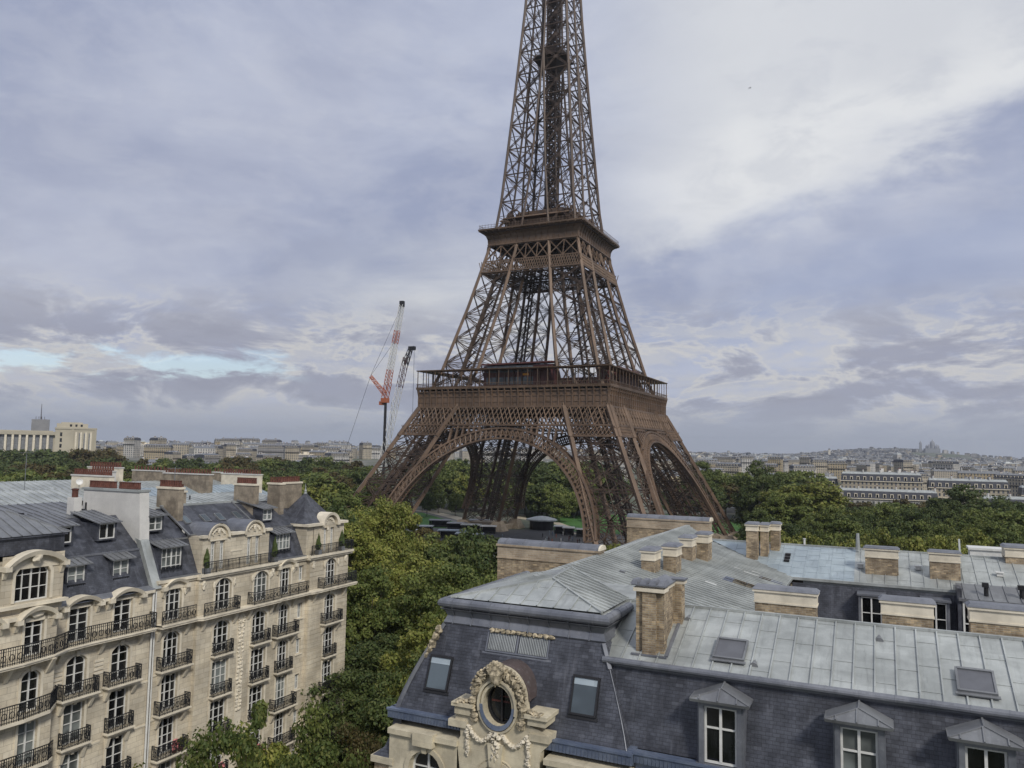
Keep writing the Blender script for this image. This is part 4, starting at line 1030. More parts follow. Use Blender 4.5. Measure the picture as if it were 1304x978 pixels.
# dormers of the wing
def wing_dormer(x, wd):
    yf = -241.75; zt_ = 27.08; z0 = 25.02
    mb = MB(); hw = wd/2
    mb.box(x-hw, yf, z0, x-hw+.16, yw(z0)+.05, zt_); mb.box(x+hw-.16, yf, z0, x+hw, yw(z0)+.05, zt_)
    for s_ in (-1, 1): mb.hexa([(x+s_*hw-.05, yf+.05, z0), (x+s_*hw+.05, yf+.05, z0), (x+s_*hw+.05, yw(z0)+.1, z0), (x+s_*hw-.05, yw(z0)+.1, z0)], [(x+s_*hw-.05, yf+.05, zt_), (x+s_*hw+.05, yf+.05, zt_), (x+s_*hw+.05, yw(zt_)+.1, zt_), (x+s_*hw-.05, yw(zt_)+.1, zt_)])
    mb.box(x-hw+.161, yf, zt_-.14, x+hw-.161, yf+.3, zt_); mb.box(x-hw-.12, yf-.12, z0-.1, x+hw+.12, yf+.3, z0-.002)
    d = mb.build('dormer', 'lead', rb_)
    mb = MB(); e = hw+.27; ap = (x, -240.8, 27.56)
    a, b = (x-e, yf-.2, zt_+.1), (x+e, yf-.2, zt_+.1); a2, b2 = (x-e, -241.0, zt_+.1), (x+e, -241.0, zt_+.1)
    ap0 = (x, yf+.3, 27.5)
    mb.seamed([a, b, ap0], .62, .04, .04); mb.poly([b, b2, ap, ap0]); mb.poly([a2, a, ap0, ap]); mb.beam(a, ap0, .06, .05); mb.beam(b, ap0, .06, .05); mb.beam(ap0, ap, .06, .05)
    mb.hexa([(x-e,yf-.2,zt_+.005),(x+e,yf-.2,zt_+.005),(x+e,-241.05,zt_+.005),(x-e,-241.05,zt_+.005)], [(x-e-.03,yf-.23,zt_+.1),(x+e+.03,yf-.23,zt_+.1),(x+e+.03,-241.05,zt_+.1),(x-e-.03,-241.05,zt_+.1)])
    mb.build('dormer_roof', 'zinc_dark', d)
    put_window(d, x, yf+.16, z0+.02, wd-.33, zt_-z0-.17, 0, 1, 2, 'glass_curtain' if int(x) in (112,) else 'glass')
    mb = MB(); q = z0+.02+(zt_-z0-.17)*.62
    mb.box(x-(wd-.33)/2+.05, yf+.115, q-.03, x+(wd-.33)/2-.05, yf+.165, q+.03); mb.build('transom', 'white', d)
for x, wd in dorm: wing_dormer(x, wd)
# ---- west wing roof over the courtyard side
def west(x): return 29.7-.24*(x-98.7)
EV = 107.5
mb = MB(); vx = 101.2
mb.seamed([(EV,-236.2,west(EV)), (EV,-215.3,west(EV)), (vx+.2,-210.5,west(vx+.2)), (98.7,-206,29.7), (98.3,-236.2,29.7)], .5, .13, .10, 0, 5)
mb.poly([(98.5,-236.2,29.7), (98.7,-206,29.7), (94.6,-206,28.4), (95.6,-232.9,28.4)])
mb.beam((98.4,-236,29.74), (98.7,-206,29.74), .3, .08); mb.beam((EV,-236,west(EV)-.02), (EV,-215.3,west(EV)-.02), .16, .16)
wz = mb.build('zinc_roof', 'zinc', rb_)
wz['label'] = 'densely seamed zinc roof sloping to the courtyard'
def on_west(mb, x, y, w_, l_, h=.08):   # patch of w_ (along y) by l_ (down the slope)
    a, b = x-l_/2, x+l_/2
    mb.hexa([(a,y-w_/2,west(a)),(b,y-w_/2,west(b)),(b,y+w_/2,west(b)),(a,y+w_/2,west(a))], [(a,y-w_/2,west(a)+h),(b,y-w_/2,west(b)+h),(b,y+w_/2,west(b)+h),(a,y+w_/2,west(a)+h)])
mb = MB(); on_west(mb, 105.55, -222.8, 1.5, 2.1, .1); q = mb.build('rooflight', 'zinc_dark', rb_)
mb = MB(); on_west(mb, 105.55, -223.15, .6, 1.9, .125); on_west(mb, 105.55, -222.4, .6, 1.9, .125); mb.build('pane', 'glass', q)
mb = MB(); on_west(mb, 106.7, -219.0, .9, 1.5, .1); q = mb.build('rooflight', 'zinc_dark', rb_); mb = MB(); on_west(mb, 106.7, -219.0, .7, 1.3, .125); mb.build('pane', 'glass', q)
mb = MB()
for x, y, l_ in ((104.6,-218.2,.5), (105.6,-218.6,1.1), (105.1,-219.4,.7), (104.3,-225.2,.6), (105.2,-226.4,1.2), (104.9,-227.4,.6), (105.6,-217.6,.5)): on_west(mb, x, y, .16, l_, .075)
mb.build('patch_strip', 'white', wz)
mb = MB()
for x, y in ((100.6,-229.5), (100.2,-222.5), (102.6,-230.5)): on_west(mb, x, y, .3, .25, .12)
mb.build('roof_vent', 'zinc_dark', wz)
# ---- far wing
YE, ZE, YR, ZR = -215.3, 27.62, -210.5, 29.2
mb = MB()
mb.seamed([(EV+.0,YE,ZE), (111.2,YE,ZE), (111.2,YR,ZR), (vx+.2,YR,ZR)], .8, .04, .03, 1.0, 21)
zb_ = mb.build('zinc_roof', 'zinc_blue', rb_); zb_['label'] = 'patched bluish zinc roof slope by the valley'
mb = MB(); mb.seamed([(111.2,YE,ZE), (XE,YE,ZE), (XE,YR,ZR), (111.2,YR,ZR)], .72, .045, .05, 1.8, 22)
mb.poly([(XE,YR,ZR), (XE,-206,27.9), (98.7,-206,27.9), (vx,YR,ZR)]); mb.beam((vx,YR,ZR+.03), (XE,YR,ZR+.03), .16, .1)
mb.beam((EV,YE-.03,ZE-.02), (XE,YE-.03,ZE-.02), .14, .16); mb.box(108.2, YE+.1, ZE-.3, XE, YE+.3, ZE-.02)
mb.build('zinc_roof', 'zinc', rb_)
mb = MB(); yl = -216.1; mb.poly([(107.55,yl,24.4), (XE,yl,24.4), (XE,YE-.02,27.35), (107.55,YE-.02,27.35)]); mb.poly([(107.53,-236,24.5),(107.53,-215.6,24.5),(107.45,-215.5,27.4),(107.45,-236,27.4)][::-1])
mb.box(104.9,-233.3,20,XE,-233.1,27.85)
mb.build('courtyard_mansard', 'slate', rb_)
mb = MB(); mb.box(107.6, -235.5, 18, XE, yl, 18.1); mb.build('courtyard_floor', 'asphalt', rb_)
for x in (112.2, 115.65):
    mb = MB(); mb.box(x-.72,-216.5,25.1,x-.58,-215.6,27.05); mb.box(x+.58,-216.5,25.1,x+.72,-215.6,27.05); mb.box(x-.8,-216.6,27.06,x+.8,-215.4,27.18); d = mb.build('dormer', 'lead', rb_)
    put_window(d, x, -216.4, 25.1, 1.14, 1.9, 0, 2, 2)
mb = MB(); mb.seamed([(116.8,-216.9,27.45),(XE,-216.9,27.45),(XE,-214.6,28.0),(116.8,-214.6,28.0)], .7, .05, .05); mb.box(116.8,-216.95,27.3,XE,-216.75,27.45)
lt = mb.build('canopy_roof', 'zinc_dark', rb_)
mb = MB(); mb.box(117.0,-216.85,24.6,117.1,-216.75,27.28); mb.box(117.11,-216.85,27.2,XE,-216.75,27.28); mb.box(119.1,-216.85,24.6,119.2,-216.75,27.19); mb.box(117.11,-216.85,26.0,119.09,-216.75,26.06); f = mb.build('glazing', 'white', rb_)
mb = MB(); mb.box(117.0,-216.74,24.6,XE,-216.7,27.3); mb.build('pane', 'glass', f)
mb = MB(); mb.box(116.75,-216.8,24.6,116.98,-215.5,28.0); mb.build('canopy_side', 'slate', rb_)
for x, y, s_ in ((118.25,-216.2,1), (120.0,-216.2,1)):
    mb = MB(); mb.cyl((x,y,27.5), (x,y,28.25), .12, n=8); mb.box(x-.2,y-.15,28.1,x+.12,y+.15,28.35); mb.build('flue', 'black', rb_)
for x, y in ((111.55,-213.2), (114.9,-212.9), (119.3,-213.0)):
    mb = MB(); z = ZE+(y-YE)*.329; mb.box(x-.16,y-.14,z,x+.16,y+.14,z+.2); mb.box(x-.22,y-.2,z+.2,x+.22,y+.2,z+.26); mb.build('roof_vent', 'white', zb_)
for k in range(3): mb = MB(); y = -212.2-.45*k; z = ZE+(y-YE)*.329; mb.hexa([(106.8,y-.1,z),(107.15,y-.1,z),(107.15,y+.15,z+.05),(106.8,y+.15,z+.05)], [(106.8,y-.1,z+.12),(107.15,y-.1,z+.12),(107.15,y+.15,z+.16),(106.8,y+.15,z+.16)]); mb.build('roof_vent', 'black', zb_)
mb = MB(); mb.cyl((107.9,YR,ZR),(107.9,YR,ZR+.45),.07,n=8); mb.cyl((107.9,YR,ZR+.45),(107.9,YR,ZR+.5),.11,n=8); mb.build('flue', 'white', zb_)
mb = MB(); mb.cyl((111.35,-211,29.2),(111.35,-211,30.3),.16,.1,n=10); mb.build('flue', 'zinc', rb_)
mb = MB(); mb.hexa([(117.15,-213.8,28),(117.25,-213.8,28),(117.4,-210.9,29.2),(117.3,-210.9,29.2)],[(117.15,-213.8,28.8),(117.25,-213.8,28.8),(117.4,-210.9,30.3),(117.3,-210.9,30.3)]); mb.build('parapet_fin', 'zinc', rb_)
mb = MB(); mb.box(118.2,-207.8,27.5,120.4,-206.4,29.35); mb.box(118.1,-207.9,29.36,120.5,-206.3,29.5); mb.build('roof_access', 'white', rb_)
# ---- chimneys
def cap_stack(x0, x1, y0, y1, z0, z1, band=.55, capm='lead', over=.09, name='chimney', mat='brick', lbl=None):
    mb = MB(); mb.box(x0, y0, z0, x1, y1, z1-band); c = mb.build(name, mat, rb_)
    mb = MB(); mb.box(x0-.02, y0-.02, z1-band, x1+.02, y1+.02, z1-.14); mb.box(x0-over, y0-over, z1-.14, x1+over, y1+over, z1-.03); mb.box(x0-over*.5, y0-over*.5, z1-band-.07, x1+over*.5, y1+over*.5, z1-band); mb.build('stone_band', 'stone_plain', c)
    mb = MB(); mb.hexa([(x0-over-.03,y0-over-.03,z1-.03),(x1+over+.03,y0-over-.03,z1-.03),(x1+over+.03,y1+over+.03,z1-.03),(x0-over-.03,y1+over+.03,z1-.03)], [(x0+.02,y0+.08,z1+.1),(x1-.02,y0+.08,z1+.1),(x1-.02,y1-.08,z1+.1),(x0+.02,y1-.08,z1+.1)]); mb.build('lead_cap', capm, c)
    if lbl: c['label'] = lbl
    return c
cap_stack(107.75, 110.3, -232.9, -232.1, 26.5, 29.62)
cap_stack(112.85, 114.75, -232.9, -232.2, 26.5, 29.62)
cap_stack(116.05, 118.1, -232.9, -232.1, 26.5, 29.66); cap_stack(122.5, 124.6, -232.9, -232.1, 26.5, 29.66)
cap_stack(111.85, 113.75, -214.0, -213.3, 27.6, 29.72); cap_stack(115.5, 117.15, -214.0, -213.3, 27.6, 29.72)
cap_stack(119.85, 121.2, -211.2, -209.6, 28.3, 30.0); cap_stack(125.5, 127.2, -214.0, -213.3, 27.6, 29.72)
# trio at the junction of the roofs
cap_stack(104.35, 105.1, -213.2, -212.2, 27.6, 30.75, .42); cap_stack(105.2, 105.7, -212.6, -211.7, 27.8, 30.7, .42); cap_stack(105.75, 106.35, -211.6, -210.7, 28, 30.72, .42)
# pairs on the dense roof
for x, y, zt_ in ((101.0,-226.9,30.25), (101.75,-225.1,30.33), (101.55,-220.3,30.35), (102.2,-218.6,30.45)):
    cap_stack(x, x+.72, y-.55, y+.75, 28.4, zt_, .5)
# the tall cross-shaped stack in front
mb = MB(); mb.box(104.42,-240.05,27.6,105.5,-239.6,30.3); mb.box(104.7,-240.18,27.6,105.22,-240.051,30.3); mb.box(104.7,-239.599,27.7,105.4,-238.2,30.3); mb.box(105.0,-238.2,28.4,105.75,-237.75,30.35)
mb.box(104.56,-239.9,30.1,105.3,-239.95,30.3)
ch = mb.build('chimney', 'brick', rb_); ch['label'] = 'tall brick chimney of cross plan on the front roof edge'
mb = MB(); mb.box(104.36,-240.24,30.30,105.56,-239.56,30.44); mb.box(104.66,-239.559,30.30,105.46,-238.16,30.44); mb.box(104.94,-238.159,30.36,105.82,-237.68,30.5); mb.box(104.45,-240.1,30.44,105.45,-239.7,30.52)
mb.build('stone_band', 'stone_plain', ch)
mb = MB(); mb.box(104.3,-240.3,30.52,105.62,-239.52,30.57); mb.box(104.6,-239.5,30.441,105.5,-238.1,30.50); mb.hexa([(104.7,-239.5,30.5),(105.4,-239.5,30.5),(105.4,-238.1,30.5),(104.7,-238.1,30.5)],[(105.0,-239.4,30.68),(105.1,-239.4,30.68),(105.1,-238.1,30.68),(105.0,-238.1,30.68)]); mb.box(104.9,-238.2,30.501,105.86,-237.66,30.56)
for x in (104.4, 104.75, 105.1, 105.45): mb.hexa([(x-.14,-240.3,30.571),(x+.14,-240.3,30.571),(x+.14,-239.55,30.571),(x-.14,-239.55,30.571)],[(x-.08,-240.2,30.72),(x+.08,-240.2,30.72),(x+.08,-239.6,30.72),(x-.08,-239.6,30.72)])
mb.build('lead_cap', 'lead', ch)
mb = MB(); mb.box(104.3,-240.3,28.0,105.65,-237.7,28.02) if 0 else mb.beam((104.3,-240.25,27.98),(105.65,-240.25,27.98),.12,.06); mb.beam((105.62,-240.2,28.0),(105.62,-238,28.9),.12,.06); mb.build('flashing', 'lead', ch)
# long chimney walls
def long_wall(x0, x1, y, z0, z1, lbl):
    mb = MB(); mb.box(x0, y-.45, z0, x1, y+.45, z1-.95); c = mb.build('chimney_wall', 'brick', rb_); c['label'] = lbl
    mb = MB(); mb.box(x0-.01, y-.46, z1-.95, x1+.01, y+.46, z1-.32); mb.box(x0-.07, y-.53, z1-.32, x1+.07, y+.53, z1-.2); mb.box(x0-.05, y-.5, z1-1.02, x1+.05, y+.5, z1-.95); mb.build('stone_band', 'rubble', c)
    mb = MB(); prof = [(.5*math.cos(R(a)), z1-.2+.3*math.sin(R(a))) for a in range(0, 181, 20)]
    vv = [(x0, y+p, z) for p, z in prof]+[(x1, y+p, z) for p, z in prof]; k = len(prof)
    mb.add(vv, [(i, i+1, k+i+1, k+i) for i in range(k-1)]+[tuple(range(k-1, -1, -1)), tuple(range(k, 2*k))])
    x = x0+.5
    while x < x1:
        for i in range(k-1): mb.beam((x, y+prof[i][0]*1.02, prof[i][1]+.012), (x, y+prof[i+1][0]*1.02, prof[i+1][1]+.012), .05, .03)
        x += 1.15
    mb.build('lead_cap', 'lead', c)
    mb = MB(); mb.prism([], 0, 0) if 0 else mb.add([(x1+.001, y+p*1.08, z) for p, z in prof]+[(x1+.12, y+p*1.08, z) for p, z in prof], [(i, i+1, k+i+1, k+i) for i in range(k-1)]+[tuple(range(k, 2*k))]); mb.build('end_stone', 'stone_plain', c)
long_wall(92.25, 98.55, -227.0, 24, 30.2, 'long masonry chimney wall with rounded lead cap behind the hipped roof')
long_wall(93.5, 100.35, -205.2, 24, 30.3, 'long masonry chimney wall with rounded lead cap at the far end of the roofs')
# ================================================================== the two stone apartment blocks across the street
# builder coordinates: u = world y, d = 67 - world x (into the building), z
FL = [4.6, 7.7, 10.8, 13.8, 16.8, 19.8, 23.0]
def apt(name, label, u0):
    return thing(name, label, 'apartment building', (67, u0, 0), math.pi/2, off=(u0, 0, 0))
def consoles(mb, u, d, z, s=.35, h=.7): mb.hexa([(u-.1,d-.08,z-h),(u+.1,d-.08,z-h),(u+.1,d,z-h),(u-.1,d,z-h)], [(u-.13,d-s,z),(u+.13,d-s,z),(u+.13,d,z),(u-.13,d,z)])
def pot_row(parent, u, d0, d1, z, n, along='d', r_=.11):
    if 'pot' not in WCACHE:
        mb = MB(); mb.lathe((0,0,0), [(.09,0),(.12,.05),(.10,.1),(.085,.42),(.11,.46),(.11,.5),(.07,.5)], 8); WCACHE['pot'] = mb.mesh('chimney_pot', ['terracotta'])
    for i in range(n):
        t = (i+.5)/n; q = d0+(d1-d0)*t
        inst('chimney_pot', WCACHE['pot'], parent, (u, q, z) if along == 'd' else (q, u, z))
def chim_slab(parent, u0, u1, d0, d1, zt, zb, slope=0., mat='grime', pots=10, foot=None):
    """wall-like stack running back into the roof; zb front foot height, rising with slope"""
    mb = MB(); zb1 = zb+slope*(d1-d0)
    mb.hexa([(u0,d0,zb),(u1,d0,zb),(u1,d1,zb1),(u0,d1,zb1)], [(u0,d0,zt),(u1,d0,zt),(u1,d1,zt),(u0,d1,zt)]); c = mb.build('chimney', mat, parent)
    mb = MB(); mb.box(u0-.07,d0-.07,zt,u1+.07,d1+.07,zt+.16); mb.build('chimney_cap', 'stone_plain' if mat == 'grime' else 'white_wall', c)
    if pots: pot_row(c, (u0+u1)/2, d0, d1, zt+.16, pots)
    return c
def shed_dormer(parent, u, w_, df, z0, z1, db, zback, over=.3, glass='glass_curtain', rows=3, cols=2, bars=True):
    mb = MB(); hw = w_/2
    for s_ in (-1, 1):
        a, b = sorted((u+s_*hw, u+s_*(hw+.12)))
        mb.hexa([(a,df+.02,z0),(b,df+.02,z0),(b,df+.35,z0),(a,df+.35,z0)], [(a,df+.02,z1),(b,df+.02,z1),(b,db,z1+.05),(a,db,z1+.05)])
    mb.box(u-hw-.12, df, z0-.1, u+hw+.12, df+.4, z0)
    d = mb.build('dormer', 'slate', parent)
    mb = MB(); e = hw+.12+over*.7
    lo = [(u-e,df-over,z1+.02),(u+e,df-over,z1+.02),(u+e,db+.1,zback),(u-e,db+.1,zback)]
    mb.seamed([(x,y,z+.07) for x,y,z in lo], .46, .045, .05); mb.hexa(lo, [(x,y,z+.065) for x,y,z in lo])
    mb.build('dormer_roof', 'zinc_dark', d)
    put_window(d, u, df+.1, z0, w_, z1-z0-.03, 0, rows, cols, glass)
    if bars:
        mb = MB(); rail_path(mb, [(u-hw,df-.06,z0+.02),(u+hw,df-.06,z0+.02)], .55, .12, False); mb.build('railing', 'iron_black', d)
    return d
def flower_box():
    pass
gl_cycle = ['glass', 'glass_curtain', 'glass_curtain', 'glass', 'glass_curtain']
def window_row(parent, cols, ri, y, z, w_, h_, rise, glasses=None, k0=0):
    pass
# ------------------------------------------------------------------ block A: the nearer one, cut by the frame's left edge
A = apt('bow_fronted_apartment_block', 'cream stone apartment block with a curved bow front, cut by the left frame edge', -231)
U0, U1 = -250., -230.35
hs = {0:2.4, 1:2.45, 2:2.45, 3:2.4, 4:2.4, 5:2.35, 6:2.2}
rise = {5: .38, 0: .3}
rowsA = [(a, b) for a, b in zip(FL, FL[1:]+[25.62])]
colsu = [(-234.25, U1, -232.6), (-237.3, -234.25, -235.75)]
mb = MB()
fc = []
for a, b, c in colsu: fc.append((a, b, [(i, c, 1.38, hs[i], rise.get(i, 0), .08) for i in range(7)]))
facade(mb, fc, rowsA, 0.)
mb.box(U0, .001, 0, U1, .3, 4.55); mb.box(-237.3, -.05, 4.3, U1, 0, 4.6)
mb.box(U0, .5, 0, U1, 14, 25.5)
wl = mb.build('wall', 'stone', A)
mb = MB()    # bow
bc = [(-240.75, -237.75, -239.15), (-243.9, -240.75, -242.3), (-247, -243.9, -245.4)]
yb_ = -.75
facade(mb, [(a, b, [(i, c, 1.15, hs[i], rise.get(i, 0), .08) for i in range(7)]) for a, b, c in bc], rowsA, yb_)
for z0, z1 in ((0, 25.62),): mb.add([(-237.75,yb_,z0),(-237.3,0,z0),(-237.3,0,z1),(-237.75,yb_,z1)], [(0,1,2,3)])
mb.box(-247, yb_+.33, 0, -237.75, .49, 25.5)
mb.build('bow_front', 'stone', A)
wn = 0
for (lst, yy) in ((colsu, 0.), (bc, yb_)):
    for a, b, c in lst:
        for i in range(7):
            w_ = 1.38 if yy == 0 else 1.15
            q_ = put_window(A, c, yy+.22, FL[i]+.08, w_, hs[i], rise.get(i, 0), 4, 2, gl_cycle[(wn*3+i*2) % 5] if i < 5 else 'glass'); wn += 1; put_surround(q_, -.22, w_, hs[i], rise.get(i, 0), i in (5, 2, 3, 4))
for i in (1, 2, 3, 4, 5):
    z = FL[i]-(.3 if i >= 3 else .2)
    for a, b, c in colsu: put_balcony(A, c+(.0), 0, FL[i], 2.5 if i == 5 else 1.95, .62 if i == 5 else .45)
    mb = MB(); pth = [(-249, -1.25), (-243.5, -1.6), (-240, -1.62), (-238.2, -1.3), (-237.2, -.35), (-237.1, -.02)] if i in (5,) else [(-249, -1.15), (-240, -1.2), (-238, -1.1), (-237.5, -.75)]
    back = [(-237.1, .1), (-237.35, .1), (-237.8, -.7), (-249, -.7)] if i in (5,) else [(-237.6,-.7), (-249,-.7)]
    mb.slabz(pth+back, FL[i]-.18, FL[i]); s_ = mb.build('balcony', 'stone_plain', A)
    rl = MB(); rail_path(rl, [(p[0], p[1]+.05, FL[i]) for p in pth]); rl.build('railing', 'iron_black', s_)
# continuous balcony on top floor
pth = [(-249, -1.3), (-243.5, -1.65), (-240.2, -1.65), (-238.2, -1.35), (-236.9, -.72), (-235.3, -.62), (-233.9, -.68), (-232.4, -.75), (-230.5, -.75)]
mb = MB(); mb.slabz(pth+[(-230.5, .05), (-237.2, .05), (-237.8, -.7), (-249, -.7)], 22.78, 22.98); mb.slabz([(p[0], p[1]-.07) for p in pth]+[(-230.42, .03), (-237.2, .03), (-237.8, -.72), (-249, -.72)], 22.90, 22.975)
for c in (-231.2, -234.2, -237.0): consoles(mb, c, 0, 22.78, .55, .8)
for c in (-238.2, -240.7, -243.8): consoles(mb, c, yb_, 22.78, .7, .9)
s_ = mb.build('balcony', 'stone_plain', A)
rl = MB(); rail_path(rl, [(p[0], p[1]+.06, 23.0) for p in pth]+[(-230.5, -.05, 23.)], 1.0); rl.build('railing', 'iron_black', s_)
# segmental hoods and cornice
mb = MB()
def hood(mb, u, y, w_, z, rise_, t=.22, proud=.42):
    r_ = (w_*w_/4+rise_*rise_)/(2*rise_); a0 = math.asin(w_/2/r_); n = 12
    for i in range(n):
        a, b = -a0+2*a0*i/n, -a0+2*a0*(i+1)/n
        P = [(u+r_*math.sin(a), z+rise_-r_+r_*math.cos(a)), (u+r_*math.sin(b), z+rise_-r_+r_*math.cos(b))]
        mb.hexa([(P[0][0],y-proud,P[0][1]-t),(P[1][0],y-proud,P[1][1]-t),(P[1][0],y+.2,P[1][1]-t),(P[0][0],y+.2,P[0][1]-t)], [(P[0][0],y-proud-.1,P[0][1]),(P[1][0],y-proud-.1,P[1][1]),(P[1][0],y+.2,P[1][1]),(P[0][0],y+.2,P[0][1])])
    for s_ in (-1, 1): mb.box(u+s_*w_/2-.18, y-proud-.06, z-.3, u+s_*w_/2+.18, y+.1, z-.02); consoles(mb, u+s_*(w_/2-.02), y, z-.3, .3, .45)
    mb.prism([(u-w_/2, z-.3)]+[(u+r_*math.sin(-a0+2*a0*i/n), z+rise_-t*.5-r_+r_*math.cos(-a0+2*a0*i/n)) for i in range(n+1)]+[(u+w_/2, z-.3)], y-.05, y+.15)
for hu, hy, hw_, hz_, hr_ in ((-232.55,0,2.45,25.45,.5), (-235.75,0,2.45,25.45,.5), (-239.15,yb_,2.3,25.35,.6), (-242.3,yb_,2.3,25.35,.6)):
    hb = MB(); hood(hb, hu, hy, hw_, hz_, hr_, .24, .46); hb.build('window_hood', 'stone_plain', A)
mb.blob((-239.15, yb_-.1, 25.5), (.5,.12,.22), 4, .35, 9, 6)
mb.box(-231.4, -.3, 25.3, U1, .3, 25.5); mb.box(-234.5, -.3, 25.3, -233.9, .3, 25.5); mb.box(-237.9, -.3, 25.3, -237.0, .3, 25.5); mb.box(-247, yb_-.35, 25.3, -240.4, yb_+.3, 25.5)
for z in (16.4, 19.3, 22.4): mb.box(-231.3, -.04, z-.08, U1-.02, -.001, z+.04); mb.box(-234.6, -.04, z-.08, -233.8, -.001, z+.04)
for q in (-234.2, -237.0):
    for k in range(4): mb.box(q-.32, -.05, 20.7+.26*k, q+.32, -.001, 20.84+.26*k)
mb.build('cornice', 'stone_plain', A)
# mansard
def stepline(d): return 25.5
mb = MB()
mb.poly([(U0,.15,25.5), (U1,.15,25.5), (U1,1.45,28.15), (U0,1.45,28.15)]); mb.poly([(U0,1.45,28.15), (U1,1.45,28.15), (U1,4.1,30.4), (U0,4.1,30.4)])
mn = mb.build('mansard', 'slate', A)
mb = MB(); mb.box(U0,1.36,28.1,U1,1.5,28.22); mb.hexa([(U0,-.3,25.5),(U1,-.3,25.5),(U1,.3,25.5),(U0,.3,25.5)],[(U0,-.28,25.56),(U1,-.28,25.56),(U1,.25,25.75),(U0,.25,25.75)])
mb.build('flashing', 'lead', mn)
mb = MB(); mb.seamed([(U0,4.1,30.42),(U1-1.1,4.1,30.42),(U1-1.1,8.5,31.2),(U0,8.5,31.2)], .62, .05, .05); mb.poly([(U0,8.5,31.2),(U1-1.1,8.5,31.2),(U1-1.1,13.5,30.4),(U0,13.5,30.4)])
mb.build('zinc_roof', 'zinc_dark', A)
shed_dormer(A, -235.65, 1.2, .68, 25.95, 27.72, 2.2, 28.35); shed_dormer(A, -232.4, 1.2, .68, 25.95, 27.72, 2.2, 28.35)
shed_dormer(A, -235.8, 1.2, 2.0, 29.05, 30.1, 4.6, 30.75, rows=1, bars=False, glass='glass'); shed_dormer(A, -232.6, 1.2, 2.0, 29.05, 30.1, 4.6, 30.75, rows=1, bars=False, glass='glass')
# big arched stone dormer of the bow with its own hipped zinc roof
mb = MB(); yq = -.62
wall_cell(mb, -241.2, -237.45, 25.6, 28.95, yq, arch_outline(2.1, 2.3, .75), -239.35, 26.25, .4)
mb.box(-241.2, yq+.41, 25.6, -237.45, 2.2, 28.6); mb.box(-246.5, -.4, 25.6, -241.21, 2.2, 28.3)
sd_ = mb.build('stone_dormer', 'stone', A)
mb = MB(); hood(mb, -239.35, yq, 3.5, 28.45, .75, .28, .45); mb.blob((-239.35, yq-.3, 28.75), (.28,.2,.28), 3, .3, 8, 6); molding(mb, -239.35, yq, 26.25, 2.1, 2.3, .75, .18, .06, False)
mb.box(-246, -1.0, 25.98, -237.3, yq, 26.16); mb.build('dormer_molding', 'stone_plain', sd_)
put_window(sd_, -239.35, yq+.25, 26.25, 2.1, 2.3, .75, 3, 4)
mb = MB(); mb.box(-246.5, -.15, 28.95, -237.2, 3.2, 29.9); mb.box(-246.5, -.3, 29.9, -237.1, 3.3, 30.0); mb.build('attic_band', 'slate', A)
mb = MB(); e0, e1, yf_, zf_ = -246.5, -236.95, -.35, 30.03
mb.seamed([(e0,yf_,zf_),(e1,yf_,zf_),(-239.2,2.6,31.3),(e0,2.6,31.3)], .62, .05, .05); mb.seamed([(e1,yf_,zf_),(e1,4.4,zf_+.4),(-239.2,2.6,31.3)], .62, .05, .05)
mb.seamed([(e0,2.6,31.3),(-239.2,2.6,31.3),(-239.2,7,31.3),(e0,7,31.3)], .62, .05, .05); mb.poly([(e1,4.4,zf_+.4),(-237.5,8,31),(-239.2,7,31.3),(-239.2,2.6,31.3)]); mb.beam((e1,yf_,zf_+.03),(-239.2,2.6,31.33),.1,.08)
mb.build('zinc_roof', 'zinc_dark', A)
# white party wall and its stacks
mb = MB(); mb.hexa([(-230.4,1.5,28.6),(-229.6,1.5,28.6),(-229.6,7.7,29.8),(-230.4,7.7,29.8)], [(-230.4,1.76,32.1),(-229.6,1.76,32.1),(-229.6,7.7,32.1),(-230.4,7.7,32.1)])
pw = mb.build('party_wall', 'white_wall', A); pw['label'] = 'tall white rendered party wall carrying two rows of terracotta pots'
mb = MB(); mb.box(-230.48,1.7,32.1,-229.52,7.8,32.26); mb.build('coping', 'zinc', pw)
pot_row(pw, -230.0, 2.2, 4.4, 32.26, 10); pot_row(pw, -230.0, 4.7, 7.6, 32.26, 13)
mb = MB(); mb.hexa([(-230.45,-.2,25.5),(-229.75,-.2,25.5),(-229.75,.3,25.5),(-230.45,.3,25.5)], [(-230.45,1.35,28.75),(-229.75,1.35,28.75),(-229.75,1.9,28.9),(-230.45,1.9,28.9)]); mb.build('flashing', 'zinc', pw)
mb = MB(); mb.cyl((-230.33,-.12,.2), (-230.33,-.12,25.6), .075, n=8); mb.cyl((-230.1,-.1,.2), (-230.1,-.1,25.3), .05, n=8); mb.build('downpipe', 'white', A)
mb = MB(); mb.box(-233.35,4.6,30.3,-232.75,5.3,31.75); c = mb.build('chimney', 'white_wall', A); mb = MB(); mb.lathe((-233.05,4.95,31.75), [(.2,0),(.2,.5),(.24,.52),(.24,.6),(.12,.62)], 10); mb.build('chimney_pot', 'terracotta', c)
mb = MB(); mb.box(-240.8,5.4,30.8,-240.1,6.1,32.0); c = mb.build('chimney', 'white_wall', A); mb = MB(); mb.lathe((-240.4,5.75,32.0), [(.2,0),(.2,.5),(.24,.52),(.24,.6),(.12,.62)], 10); mb.build('chimney_pot', 'terracotta', c)
mb = MB(); mb.cyl((-231.7,5.6,30.6),(-231.7,5.6,31.3),.06,n=6); mb.build('flue', 'black', A)
for u in (-236.4, -231.9): mb = MB(); mb.box(u-.15,5.4,30.75,u+.15,5.6,30.85); mb.build('roof_vent', 'black', A)
